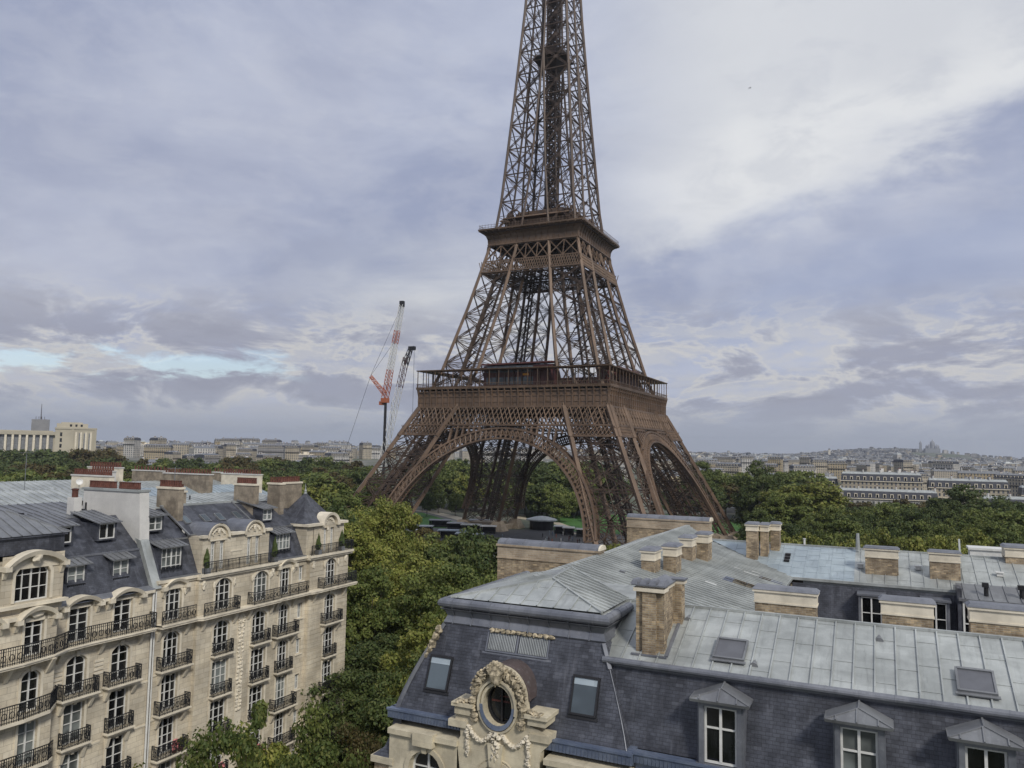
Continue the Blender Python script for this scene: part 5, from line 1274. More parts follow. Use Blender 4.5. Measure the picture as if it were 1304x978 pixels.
# ------------------------------------------------------------------ block B: corner turret block
B = apt('turreted_apartment_block', 'ornate cream stone apartment block ending in a slate corner turret beside the trees', -219.5)
V0, V1 = -230.05, -208.8
cols_ = [(-230.05, -226.5, -228.5, 1.4, 0.), (-226.5, -222.3, -224.1, 1.6, -.28), (-222.3, -218.6, -220.1, 1.6, -.28), (-218.6, -215.7, -216.95, 1.3, 0.), (-215.7, -214.2, -214.95, .6, 0.), (-214.2, V1, -211.3, 1.5, -.32)]
rowsB = [(a, b) for a, b in zip(FL, FL[1:]+[25.95])]
hsB = [2.4, 2.4, 2.45, 2.45, 2.4, 2.4, 2.35]; riB = [.35, 0, 0, 0, 0, .42, .5]
body = MB(); pav_b = MB()
for a, b, c, w_, y in cols_:
    sm = w_ < 1; ops = [(i, c, w_, 1.3 if sm else hsB[i], 0 if sm else (riB[i] if not (i == 4 and c == -216.95) else .35), .9 if sm else .08) for i in range(7)]
    facade(body if c != -211.3 else pav_b, [(a, b, ops)], rowsB, y)
body.box(V0, .05, 0, -214.2, .3, 4.55); body.box(V0, .5, 0, V1, 13, 25.9)
for a in (-226.5, -218.6): body.add([(a,-.28,4.6),(a,0,4.6),(a,0,25.95),(a,-.28,25.95)], [(0,1,2,3)])
body.box(-226.5, -.27, 0, -218.6, .04, 4.58); body.build('wall', 'stone', B)
pav_b.box(-214.2, -.31, 0, V1, .2, 4.58); pav_b.add([(-214.2,-.32,4.6),(-214.2,0,4.6),(-214.2,0,25.95),(-214.2,-.32,25.95)], [(0,1,2,3)])
pav_b.add([(V1,-.32,0),(V1,13,0),(V1,13,25.95),(V1,-.32,25.95)], [(0,1,2,3)])
pav_b.build('corner_pavilion', 'stone', B)
mb = MB()
for z in np.arange(5.2, 25.6, .42):        # channelled joints of the pavilion
    mb.box(-214.19, -.345, z, -212.2, -.321, z+.36)
mb.build('rustication', 'stone', B)
mb = MB()
for z in np.arange(5.2, 25.6, .42): mb.box(-210.4, -.345, z, V1-.01, -.321, z+.36)
mb.build('rustication', 'stone', B)
k = 0
for a, b, c, w_, y in cols_:
    sm = w_ < 1
    for i in range(7):
        k += 1
        rs_ = 0 if sm else (riB[i] if not (i == 4 and c == -216.95) else .35)
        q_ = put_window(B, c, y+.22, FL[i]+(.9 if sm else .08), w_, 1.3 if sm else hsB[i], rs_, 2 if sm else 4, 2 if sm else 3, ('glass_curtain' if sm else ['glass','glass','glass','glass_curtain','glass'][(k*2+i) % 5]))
        if not sm: put_surround(q_, -.22, w_, hsB[i], rs_, i in (5, 4, 3), .17)
mb = MB()
for a, b, c, w_, y in cols_:
    for i in range(7):
        if w_ < 1: mb.box(c-.42, y-.08, FL[i]+.8, c+.42, y, FL[i]+.9); continue
        if i == 6:
            for s_ in (-1, 1):
                mb.blob((c+s_*(w_/2+.22), y-.08, FL[i]+2.0), (.14,.1,.3), i+int(c), .3, 7, 5)
mb.build('carved_trim', 'stone_plain', B)
for i in range(1, 6):
    for a, b, c, w_, y in cols_:
        if w_ < 1: continue
        big = (c == -228.5) or (i == 5 and c == -216.95) or (i in (2, 3) and c in (-216.95, -211.3)) or (i == 5 and c == -211.3)
        if c == -211.3 and i == 4: put_balcony(B, c, y, FL[i], 1.7, .35, False); continue
        put_balcony(B, c+(.1 if c == -228.5 else 0), y, FL[i], 2.7 if big and c != -211.3 else (2.5 if big else 1.9), .62 if big else .42, big)
# continuous balcony at z 23 and upper cornice balcony at z 26
pth = [(-230.0, -.72), (-226.9, -.72), (-226.6, -1.0), (-218.4, -1.0), (-218.2, -.85), (-214.6, -.85), (-214.3, -1.05), (V1+.55, -1.05), (V1+.6, .6)]
mb = MB(); mb.slabz(pth+[(V1, .6), (V1, -.25), (-214.1, -.25), (-214.1, .1), (-218.5, .1), (-218.6, -.2), (-226.4, -.2), (-226.6, .1), (-230.0, .1)], 22.74, 22.98)
mb.slabz([(p[0], p[1]-.06) for p in pth[:-1]]+[(V1+.66, .6), (V1, .6), (V1, -.25), (-214.1, -.25), (-214.1, .05), (-218.5, .05), (-218.6, -.22), (-226.4, -.22), (-226.6, .05), (-230.0, .05)], 22.88, 22.975)
for u, y in ((-229.7,0),(-227.3,0),(-226.0,-.28),(-222.9,-.28),(-221.4,-.28),(-218.9,-.28),(-218.0,0),(-215.9,0),(-213.6,-.32),(-209.4,-.32)): consoles(mb, u, y, 22.74, .5, .9)
s_ = mb.build('balcony', 'stone_plain', B)
rl = MB()
for q in ([(-229.95,-.66),(-227.0,-.66)], [(-226.5,-.94),(-223.0,-.94),(-222.95,-.3)], [(-221.5,-.3),(-221.45,-.94),(-218.5,-.94)], [(-218.2,-.78),(-214.8,-.78)], [(-213.1,-.4),(-213.05,-.99),(V1+.5,-.99),(V1+.52,.5)]): rail_path(rl, [(a, b, 23.) for a, b in q])
rl.build('railing', 'iron_black', s_)
mb = MB()
cp = [(V0, -.25), (-226.6, -.25), (-226.6, -.62), (-218.3, -.62), (-218.3, -.3), (-214.5, -.3), (-214.5, -.7), (V1+.38, -.7), (V1+.4, 1.)]
bk = [(V1, 1.), (V1, -.2), (-214.2, -.2), (-214.2, .2), (-218.6, .2), (-218.6, -.1), (-226.4, -.1), (-226.4, .2), (V0, .2)]
mb.slabz(cp+bk, 25.80, 26.0)
mb.slabz([(a, b+.14 if b < .9 else b) for a, b in cp]+bk, 25.62, 25.795)
for hu in (-228.5, -216.95): hb = MB(); hood(hb, hu, -.02, 2.0, 25.55, .45, .2, .3); hb.build('window_hood', 'stone_plain', B)
for u, y in ((-226.1,-.28),(-218.9,-.28),(-213.8,-.32),(-209.2,-.32)): mb.blob((u, y-.06, 25.2), (.22,.12,.35), int(u*3), .35, 8, 6)
for z in (16.45, 19.45, 22.35):
    mb.box(-230.03,-.05,z,-226.9,-.001,z+.12)
mb.build('cornice', 'stone_plain', B)
mb = MB()      # carved foliage drop between the middle bays
rn = random.Random(3)
for i in range(26):
    z = 21.8-.29*i
    if z < 15.0: break
    for s_ in (-1, 1): mb.blob((-222.1+s_*(.16+.05*math.sin(i)), -.33, z), (.14,.08,.13), i*2+(s_ > 0), .45, 7, 5)
for a in range(0, 360, 24): mb.blob((-222.1+.3*math.cos(R(a)), -.34, 21.9+.5*math.sin(R(a))), (.09,.08,.09), a, .3, 6, 5)
mb.box(-222.45,-.31,13.9,-221.75,-.281,22.3)
mb.build('carved_panel', 'stone_plain', B)
rl = MB(); rail_path(rl, [(-226.3,-.56,26),(-218.6,-.56,26)], .85, .14, False); rl.build('attic_railing', 'iron_black', B); rl = MB(); rail_path(rl, [(-214.4,-.64,26),(V1+.3,-.64,26),(V1+.32,.9,26)], .85, .14, False); rl.build('attic_railing', 'iron_black', B)
# attic bay with two round-headed gables
mb = MB(); ya = -.1
ops = [(0, -225.15, .5, 2.15, 0, .1), (0, -224.25, .5, 2.15, 0, .1)]
for a, b, c in ((-226.2,-224.7,-225.15), (-224.7,-222.6,-224.25), (-222.6,-220.95,-221.4), (-220.95,-219.2,-220.5)): wall_cell(mb, a, b, 26.0, 28.75, ya, arch_outline(.5, 2.15, 0), c, 26.12, .3)
mb.box(-226.2, ya+.31, 26, -219.2, 2.0, 28.7); mb.add([(-226.2,ya,26),(-226.2,ya+.31,26),(-226.2,ya+.31,28.75),(-226.2,ya,28.75)],[(0,3,2,1)])
for c in (-224.7, -220.95):
    r_ = .98; P = [(c+r_*math.cos(R(a)), 28.5+r_*math.sin(R(a))) for a in range(0, 181, 15)]; mb.prism([(c-r_,28.4)][:0]+P, ya+.02, ya+1.2)
ab = mb.build('attic_bay', 'stone', B)
for c in (-225.15, -224.25, -221.4, -220.5): put_window(ab, c, ya+.2, 26.12, .5, 2.15, 0, 4, 2, 'glass_curtain')
mb = MB()
for c in (-224.7, -220.95):
    for i in range(12):
        a, b = R(15*i), R(15*(i+1))
        mb.hexa([(c+.92*math.cos(a),ya-.16,28.5+.92*math.sin(a)),(c+1.08*math.cos(a),ya-.22,28.5+1.08*math.sin(a)),(c+1.08*math.cos(b),ya-.22,28.5+1.08*math.sin(b)),(c+.92*math.cos(b),ya-.16,28.5+.92*math.sin(b))][::-1],
                [(c+.92*math.cos(a),ya+1.5,28.5+.92*math.sin(a)),(c+1.08*math.cos(a),ya+1.5,28.5+1.08*math.sin(a)),(c+1.08*math.cos(b),ya+1.5,28.5+1.08*math.sin(b)),(c+.92*math.cos(b),ya+1.5,28.5+.92*math.sin(b))][::-1])
    for k in range(9): a = R(20+17.5*k); mb.blob((c+.62*math.cos(a), ya-.03, 28.62+.55*math.sin(a)), (.12,.07,.11), k, .4, 7, 5)
    mb.blob((c, ya-.06, 28.95), (.18,.1,.25), 9, .3, 7, 5); mb.box(c-.85, ya-.06, 28.3, c+.85, ya, 28.42)
mb.box(-226.35, ya-.22, 28.6, -225.9, ya+.2, 28.8); mb.box(-223.5, ya-.22, 28.6, -222.15, ya+.2, 28.8); mb.box(-219.75, ya-.22, 28.6, -219.05, ya+.2, 28.8); mb.box(-223.4, ya-.04, 27.3, -222.2, ya, 27.4)
mb.build('attic_molding', 'stone_plain', ab)
mb = MB()
for c in (-224.7, -220.95):
    for i in range(12):
        a, b = R(15*i), R(15*(i+1)); mb.poly([(c+1.1*math.cos(a),ya-.1,28.52+1.1*math.sin(a)), (c+1.1*math.cos(b),ya-.1,28.52+1.1*math.sin(b)), (c+1.1*math.cos(b),ya+2.4,28.52+1.1*math.sin(b)), (c+1.1*math.cos(a),ya+2.4,28.52+1.1*math.sin(a))])
mb.build('lead_covering', 'lead', ab)
# roofs
mb = MB()
def mans(u0, u1, up_=True):
    mb.poly([(u0,.2,26.0),(u1,.2,26.0),(u1,1.4,28.55),(u0,1.4,28.55)])
    mb.poly([(u0,1.4,28.55),(u1,1.4,28.55),(u1,4.4,30.55),(u0,4.4,30.55)])
mans(V0+.3, -226.2); mans(-219.2, -213.6)
mb.poly([(-226.3,1.2,28.72),(-219.1,1.2,28.72),(-219.1,4.4,30.75),(-226.3,4.4,30.75)])
mb.poly([(-213.6,.2,26),(-213.6,12,26),(-213.6,12,30.4),(-213.6,4.4,30.55),(-213.6,1.4,28.55)][::-1])
mb.poly([(V1+.0,.6,26),(V1,12,26),(V1-1.3,12,28.6),(V1-1.3,1.2,28.6)]); mb.poly([(-213.6,1.4,28.55),(V1-1.3,1.4,28.6),(V1-3.6,4.4,30.5),(-213.6,4.4,30.55)]); mb.poly([(V1-1.3,1.4,28.6),(V1-1.3,12,28.6),(V1-3.6,10,30.5),(V1-3.6,4.4,30.5)])
mn = mb.build('mansard', 'slate', B)
mb = MB(); mb.beam((-226.3,1.15,28.75),(-226.3,4.4,30.8),.14,.1); mb.beam((-219.1,1.15,28.75),(-219.1,4.4,30.8),.14,.1); mb.beam((-226.3,1.15,28.78),(-219.1,1.15,28.78),.2,.1); mb.box(V0+.3,1.32,28.5,-226.3,1.46,28.62); mb.box(-219.1,1.32,28.5,-213.6,1.46,28.62)
mb.box(V0+.3,-.2,26.001,-226.3,.25,26.06); mb.box(-218.4,-.25,26.001,-214.6,.25,26.06)
mb.build('flashing', 'zinc_dark', mn)
mb = MB(); mb.seamed([(V0+.6,4.4,30.6),(-212.4,4.4,30.6),(-212.4,8.6,31.25),(V0+.6,8.6,31.25)], .62, .05, .05); mb.poly([(V0+.6,8.6,31.25),(-212.4,8.6,31.25),(-212.4,13,30.5),(V0+.6,13,30.5)]); mb.box(-226.3,4.3,30.6,-219.1,4.5,30.85)
mb.build('zinc_roof', 'zinc', B)
def rl_rot(u, d, z, w_=.62, h_=.95):
    sl2 = (4.4-1.2)/(30.75-28.72); upv = Vector((0, sl2, 1)).normalized(); nn_ = Vector((0,-1,sl2)).normalized()
    X = Matrix(((1,0,0,u),(0,upv.y,nn_.y,d),(0,upv.z,nn_.z,z),(0,0,0,1)))
    m1 = MB(); m1.X = X; m1.box(-w_/2,-h_/2,-.02,w_/2,h_/2,.08); f = m1.build('rooflight', 'zinc_dark', B); m2 = MB(); m2.X = X; m2.box(-w_/2+.07,-h_/2+.07,.0,w_/2-.07,h_/2-.07,.1); m2.build('pane', 'glass_sky', f)
for u in (-225.3, -223.4, -221.9, -220.0): rl_rot(u, 2.75, 29.72)
shed_dormer(B, -228.45, 1.75, .45, 26.2, 28.15, 2.2, 28.75, rows=3, cols=4); shed_dormer(B, -216.85, 1.7, .45, 26.2, 28.1, 2.2, 28.75, rows=3, cols=4)
shed_dormer(B, -228.75, 1.15, 1.9, 29.3, 30.3, 4.6, 30.85, rows=2, bars=False); shed_dormer(B, -217.3, 1.1, 1.9, 29.2, 30.15, 4.6, 30.8, rows=2, bars=False)
# turret
mb = MB(); t0, t1, yt_ = -214.5, -209.3, -.1
for a, b, c in ((-213.6,-211.55,-211.95), (-211.55,-209.3,-211.0)): wall_cell(mb, a, b, 26.0, 28.6, yt_, arch_outline(.5, 2.1, 0), c, 26.1, .3)
mb.box(t0, yt_+.05, 26, -213.6, 3.5, 28.6); mb.box(-213.599, yt_+.31, 26, t1, 3.5, 28.6); mb.add([(t1,yt_,26),(t1,yt_+.31,26),(t1,yt_+.31,28.6),(t1,yt_,28.6)],[(0,1,2,3)])
mb.prism([(-211.45+1.0*math.cos(R(a)), 28.4+1.0*math.sin(R(a))) for a in range(0, 181, 15)], yt_+.02, yt_+1.3)
tu = mb.build('turret', 'stone', B)
for c in (-211.95, -211.0): put_window(tu, c, yt_+.2, 26.1, .5, 2.1, 0, 4, 2, 'glass_curtain')
mb = MB(); c = -211.45
for i in range(12):
    a, b = R(15*i), R(15*(i+1)); f = lambda rr, an, y: (c+rr*math.cos(an), y, 28.4+rr*math.sin(an))
    mb.hexa([f(.95,a,yt_-.28), f(1.2,a,yt_-.34), f(1.2,b,yt_-.34), f(.95,b,yt_-.28)][::-1], [f(.95,a,yt_+1.5), f(1.2,a,yt_+1.5), f(1.2,b,yt_+1.5), f(.95,b,yt_+1.5)][::-1])
for k in range(8): a = R(20+20*k); mb.blob((c+.6*math.cos(a), yt_-.03, 28.5+.55*math.sin(a)), (.12,.07,.11), k, .4, 7, 5)
mb.box(t0-.2, yt_-.3, 28.5, c-1.15, 3.6, 28.72); mb.box(c+1.15, yt_-.3, 28.5, t1+.25, 3.6, 28.72); mb.box(c-1.149, yt_+1.5, 28.5, c+1.149, 3.6, 28.72)
mb.box(c-.35,yt_-.06,28.0,c-.1,yt_,28.3); mb.build('turret_molding', 'stone_plain', tu)
mb = MB()
for k, (q, z) in enumerate(((0,28.73),)): pass
b0 = [(t0-.15,.05,28.73),(-209.9,.05,28.73),(-209.9,4.0,28.73),(t0-.15,4.0,28.73)]; b1 = [(t0+.35,.6,29.15),(-210.4,.6,29.15),(-210.4,3.5,29.15),(t0+.35,3.5,29.15)]; ap = (-212.3,2.1,31.35)
for i in range(4): j = (i+1) % 4; mb.poly([b0[i],b0[j],b1[j],b1[i]]); mb.poly([b1[i],b1[j],ap])
sp = mb.build('turret_roof', 'slate', tu)
mb = MB(); mb.lathe((ap[0],ap[1],ap[2]-.12), [(.16,0),(.1,.15),(.12,.25),(.05,.4),(.03,.7),(.0,1.0)], 8); mb.build('finial', 'zinc', sp)
# stacks
chim_slab(B, -226.1, -225.6, 2.75, 5.1, 32.1, 28.9, .55, pots=9)
chim_slab(B, -218.0, -217.35, 2.95, 5.2, 32.1, 29.1, .55, pots=9)
c = chim_slab(B, -214.95, -214.4, 2.75, 4.2, 32.1, 29.3, .55, pots=5)
mb = MB(); mb.box(-214.39, 3.4, 29.9, -211.3, 3.95, 32.1); cc = mb.build('chimney', 'grime', B); mb = MB(); mb.box(-214.4, 3.33, 32.1, -211.23, 4.02, 32.26); mb.build('chimney_cap', 'stone_plain', cc); pot_row(cc, 3.68, -214.3, -211.35, 32.26, 12, 'u')
mb = MB(); mb.box(-224.35, 4.7, 30.5, -223.6, 5.35, 31.7); cc = mb.build('chimney', 'grime', B); mb = MB(); mb.box(-224.42,4.62,31.7,-223.53,5.43,31.85); mb.build('chimney_cap', 'stone_plain', cc); pot_row(cc, 5.0, -224.3, -223.65, 31.85, 3, 'u')
mb = MB(); mb.cyl((-221.6,6.5,30.9),(-221.6,6.5,31.3),.06,n=6); mb.build('flue', 'black', B)
# potted conifers and other plants on the balconies
def conifer(u, d, z, h, label):
    t = thing('potted_conifer', label, 'potted plant', (67-d, u, z), 0, 'potted conifers on the attic balconies')
    m_ = MB(); m_.box(-.22,-.22,0,.22,.22,.4); m_.build('planter', 'zinc_dark', t)
    m_ = MB(); m_.blob((0,0,.4+h*.5), (.26,.26,h*.52), int(u*7), .3, 10, 12)
    m_.v = [(x*(1.25-.95*(z_-.4)/h) if z_ > .4 else x, y*(1.25-.95*(z_-.4)/h) if z_ > .4 else y, z_) for x, y, z_ in m_.v]; m_.build('foliage', 'leaf_dark', t)
conifer(-225.95, -.35, 26.0, 1.5, 'cone-shaped dark shrub in a planter at the left end of the long attic balcony')
conifer(-218.75, -.35, 26.0, 1.6, 'bushy dark conifer at the right end of the long attic balcony')
conifer(-213.3, -.45, 26.0, 1.4, 'cone-shaped dark shrub left of the turret windows')
conifer(-210.0, -.45, 26.0, 1.4, 'cone-shaped dark shrub right of the turret windows')
def planter(u, d, z, label, mats, n, seed):
    t = thing('balcony_plant', label, 'potted plant', (67-d, u, z)); rn = random.Random(seed)
    m_ = MB(); m_.cyl((0,0,0),(0,0,.25),.14,.18,10); m_.build('pot', 'terracotta', t)
    m_ = MB()
    for i in range(n): m_.blob((rn.uniform(-.2,.2), rn.uniform(-.3,.3), .35+rn.uniform(0,.55)), (.1,.12,.1), i, .5, 6, 5)
    m_.build('foliage', mats, t)
planter(-228.0, -.3, 13.8, 'red-leaved plant on the lowest wide balcony left of the trees', 'pink', 10, 1)
planter(-227.5, -.3, 13.8, 'tall yellow-green plant beside the red one on the same balcony', 'leaf_lime', 14, 2)
planter(-223.7, -.55, 10.8, 'pink flowers on a balcony just above the street trees', 'pink', 9, 3)
planter(-219.7, -.55, 13.8, 'dark bushy plant on a balcony right of the carved drop', 'leaf_dark', 14, 4)
planter(-219.6, -.55, 10.8, 'pale pink flowers on the balcony touching the tree tops', 'pink', 7, 5)
# ------------------------------------------------------------------ roofs behind the two blocks
def back_roof(name, label, x0, x1, y0, y1, zw, zr, wallm='white_wall', roofm='zinc', chim=()):
    t = thing(name, label, 'building', ((x0+x1)/2, (y0+y1)/2, 0), 0, off=((x0+x1)/2, (y0+y1)/2, 0))
    m_ = MB(); m_.box(x0, y0, 0, x1, y1, zw); m_.build('wall', wallm, t)
    m_ = MB(); xm = (x0+x1)/2; e = .25
    m_.seamed([(x1+e,y0-e,zw+.02),(x1+e,y1+e,zw+.02),(xm,y1+e,zr),(xm,y0-e,zr)], .62, .05, .05); m_.seamed([(x0-e,y1+e,zw+.02),(x0-e,y0-e,zw+.02),(xm,y0-e,zr),(xm,y1+e,zr)], .62, .05, .05)
    m_.poly([(x0-e,y0-e,zw+.02),(x1+e,y0-e,zw+.02),(xm,y0-e,zr)]); m_.build('zinc_roof', roofm, t)
    for (cx0, cx1, cy, zt_, n_, mt) in chim:
        m_ = MB(); m_.box(cx0, cy-.25, zw-.5, cx1, cy+.25, zt_); c = m_.build('chimney', mt, t); m_ = MB(); m_.box(cx0-.06,cy-.32,zt_,cx1+.06,cy+.32,zt_+.12); m_.build('chimney_cap', 'white_wall', c)
        for i in range(n_): inst('chimney_pot', WCACHE['pot'], c, (cx0+(cx1-cx0)*(i+.5)/n_, cy, zt_+.12))
    return t
back_roof('rear_building', 'low zinc roof with white parapet behind the bow-fronted block', 46, 53, -236, -222, 30.6, 31.6, chim=((47,52,-222.5,32.6,16,'stone_plain'),))
back_roof('rear_building', 'zinc roof with a row of red pots left of the white party wall', 34, 44, -226, -212, 30.4, 31.8, chim=((35,40,-212.2,32.9,14,'stone_plain'),(40.5,43.8,-216,32.7,9,'white_wall')))
back_roof('rear_building', 'pale roof with long pot rows behind the middle stacks', 40, 48, -214, -198, 29.6, 31.0, roofm='zinc_blue', chim=((40.5,47.5,-207,32.3,18,'grime'),(41,47,-199,32.1,16,'stone_plain')))
back_roof('rear_building', 'distant zinc roof with a red pot row beyond the turreted block', 22, 34, -204, -186, 29.4, 30.8, chim=((23,29,-197,32.0,10,'grime'),(28,33,-188,31.7,9,'grime')))
back_roof('rear_building', 'zinc roof edge with white chimney at the far left of the frame', 40, 47, -248, -238, 30.4, 31.6, chim=((44.6,46.6,-239.5,33.2,4,'white_wall'),))
mb = MB(); mb.lathe((0,0,0), [(.02,.0),(.3,.08),(.42,.2),(.4,.2),(.28,.1),(.02,.03)], 14); mb.X = None
o = mb.build('satellite_dish', 'white', None); o.scale = (.55,.55,.55); o.location = (61.12, -232.12, 32.74); o.rotation_euler = (R(70), 0, R(60)); tag(o, 'small white satellite dish on the roofs left of the party wall', 'satellite dish')
mb = MB(); mb.cyl((0,0,-1.4),(0,0,-.05),.04,n=6); o2 = mb.build('dish_pole', 'zinc', None); o2.parent = o; o2.matrix_parent_inverse = Matrix(); o2.rotation_euler = (R(-70),0,0)
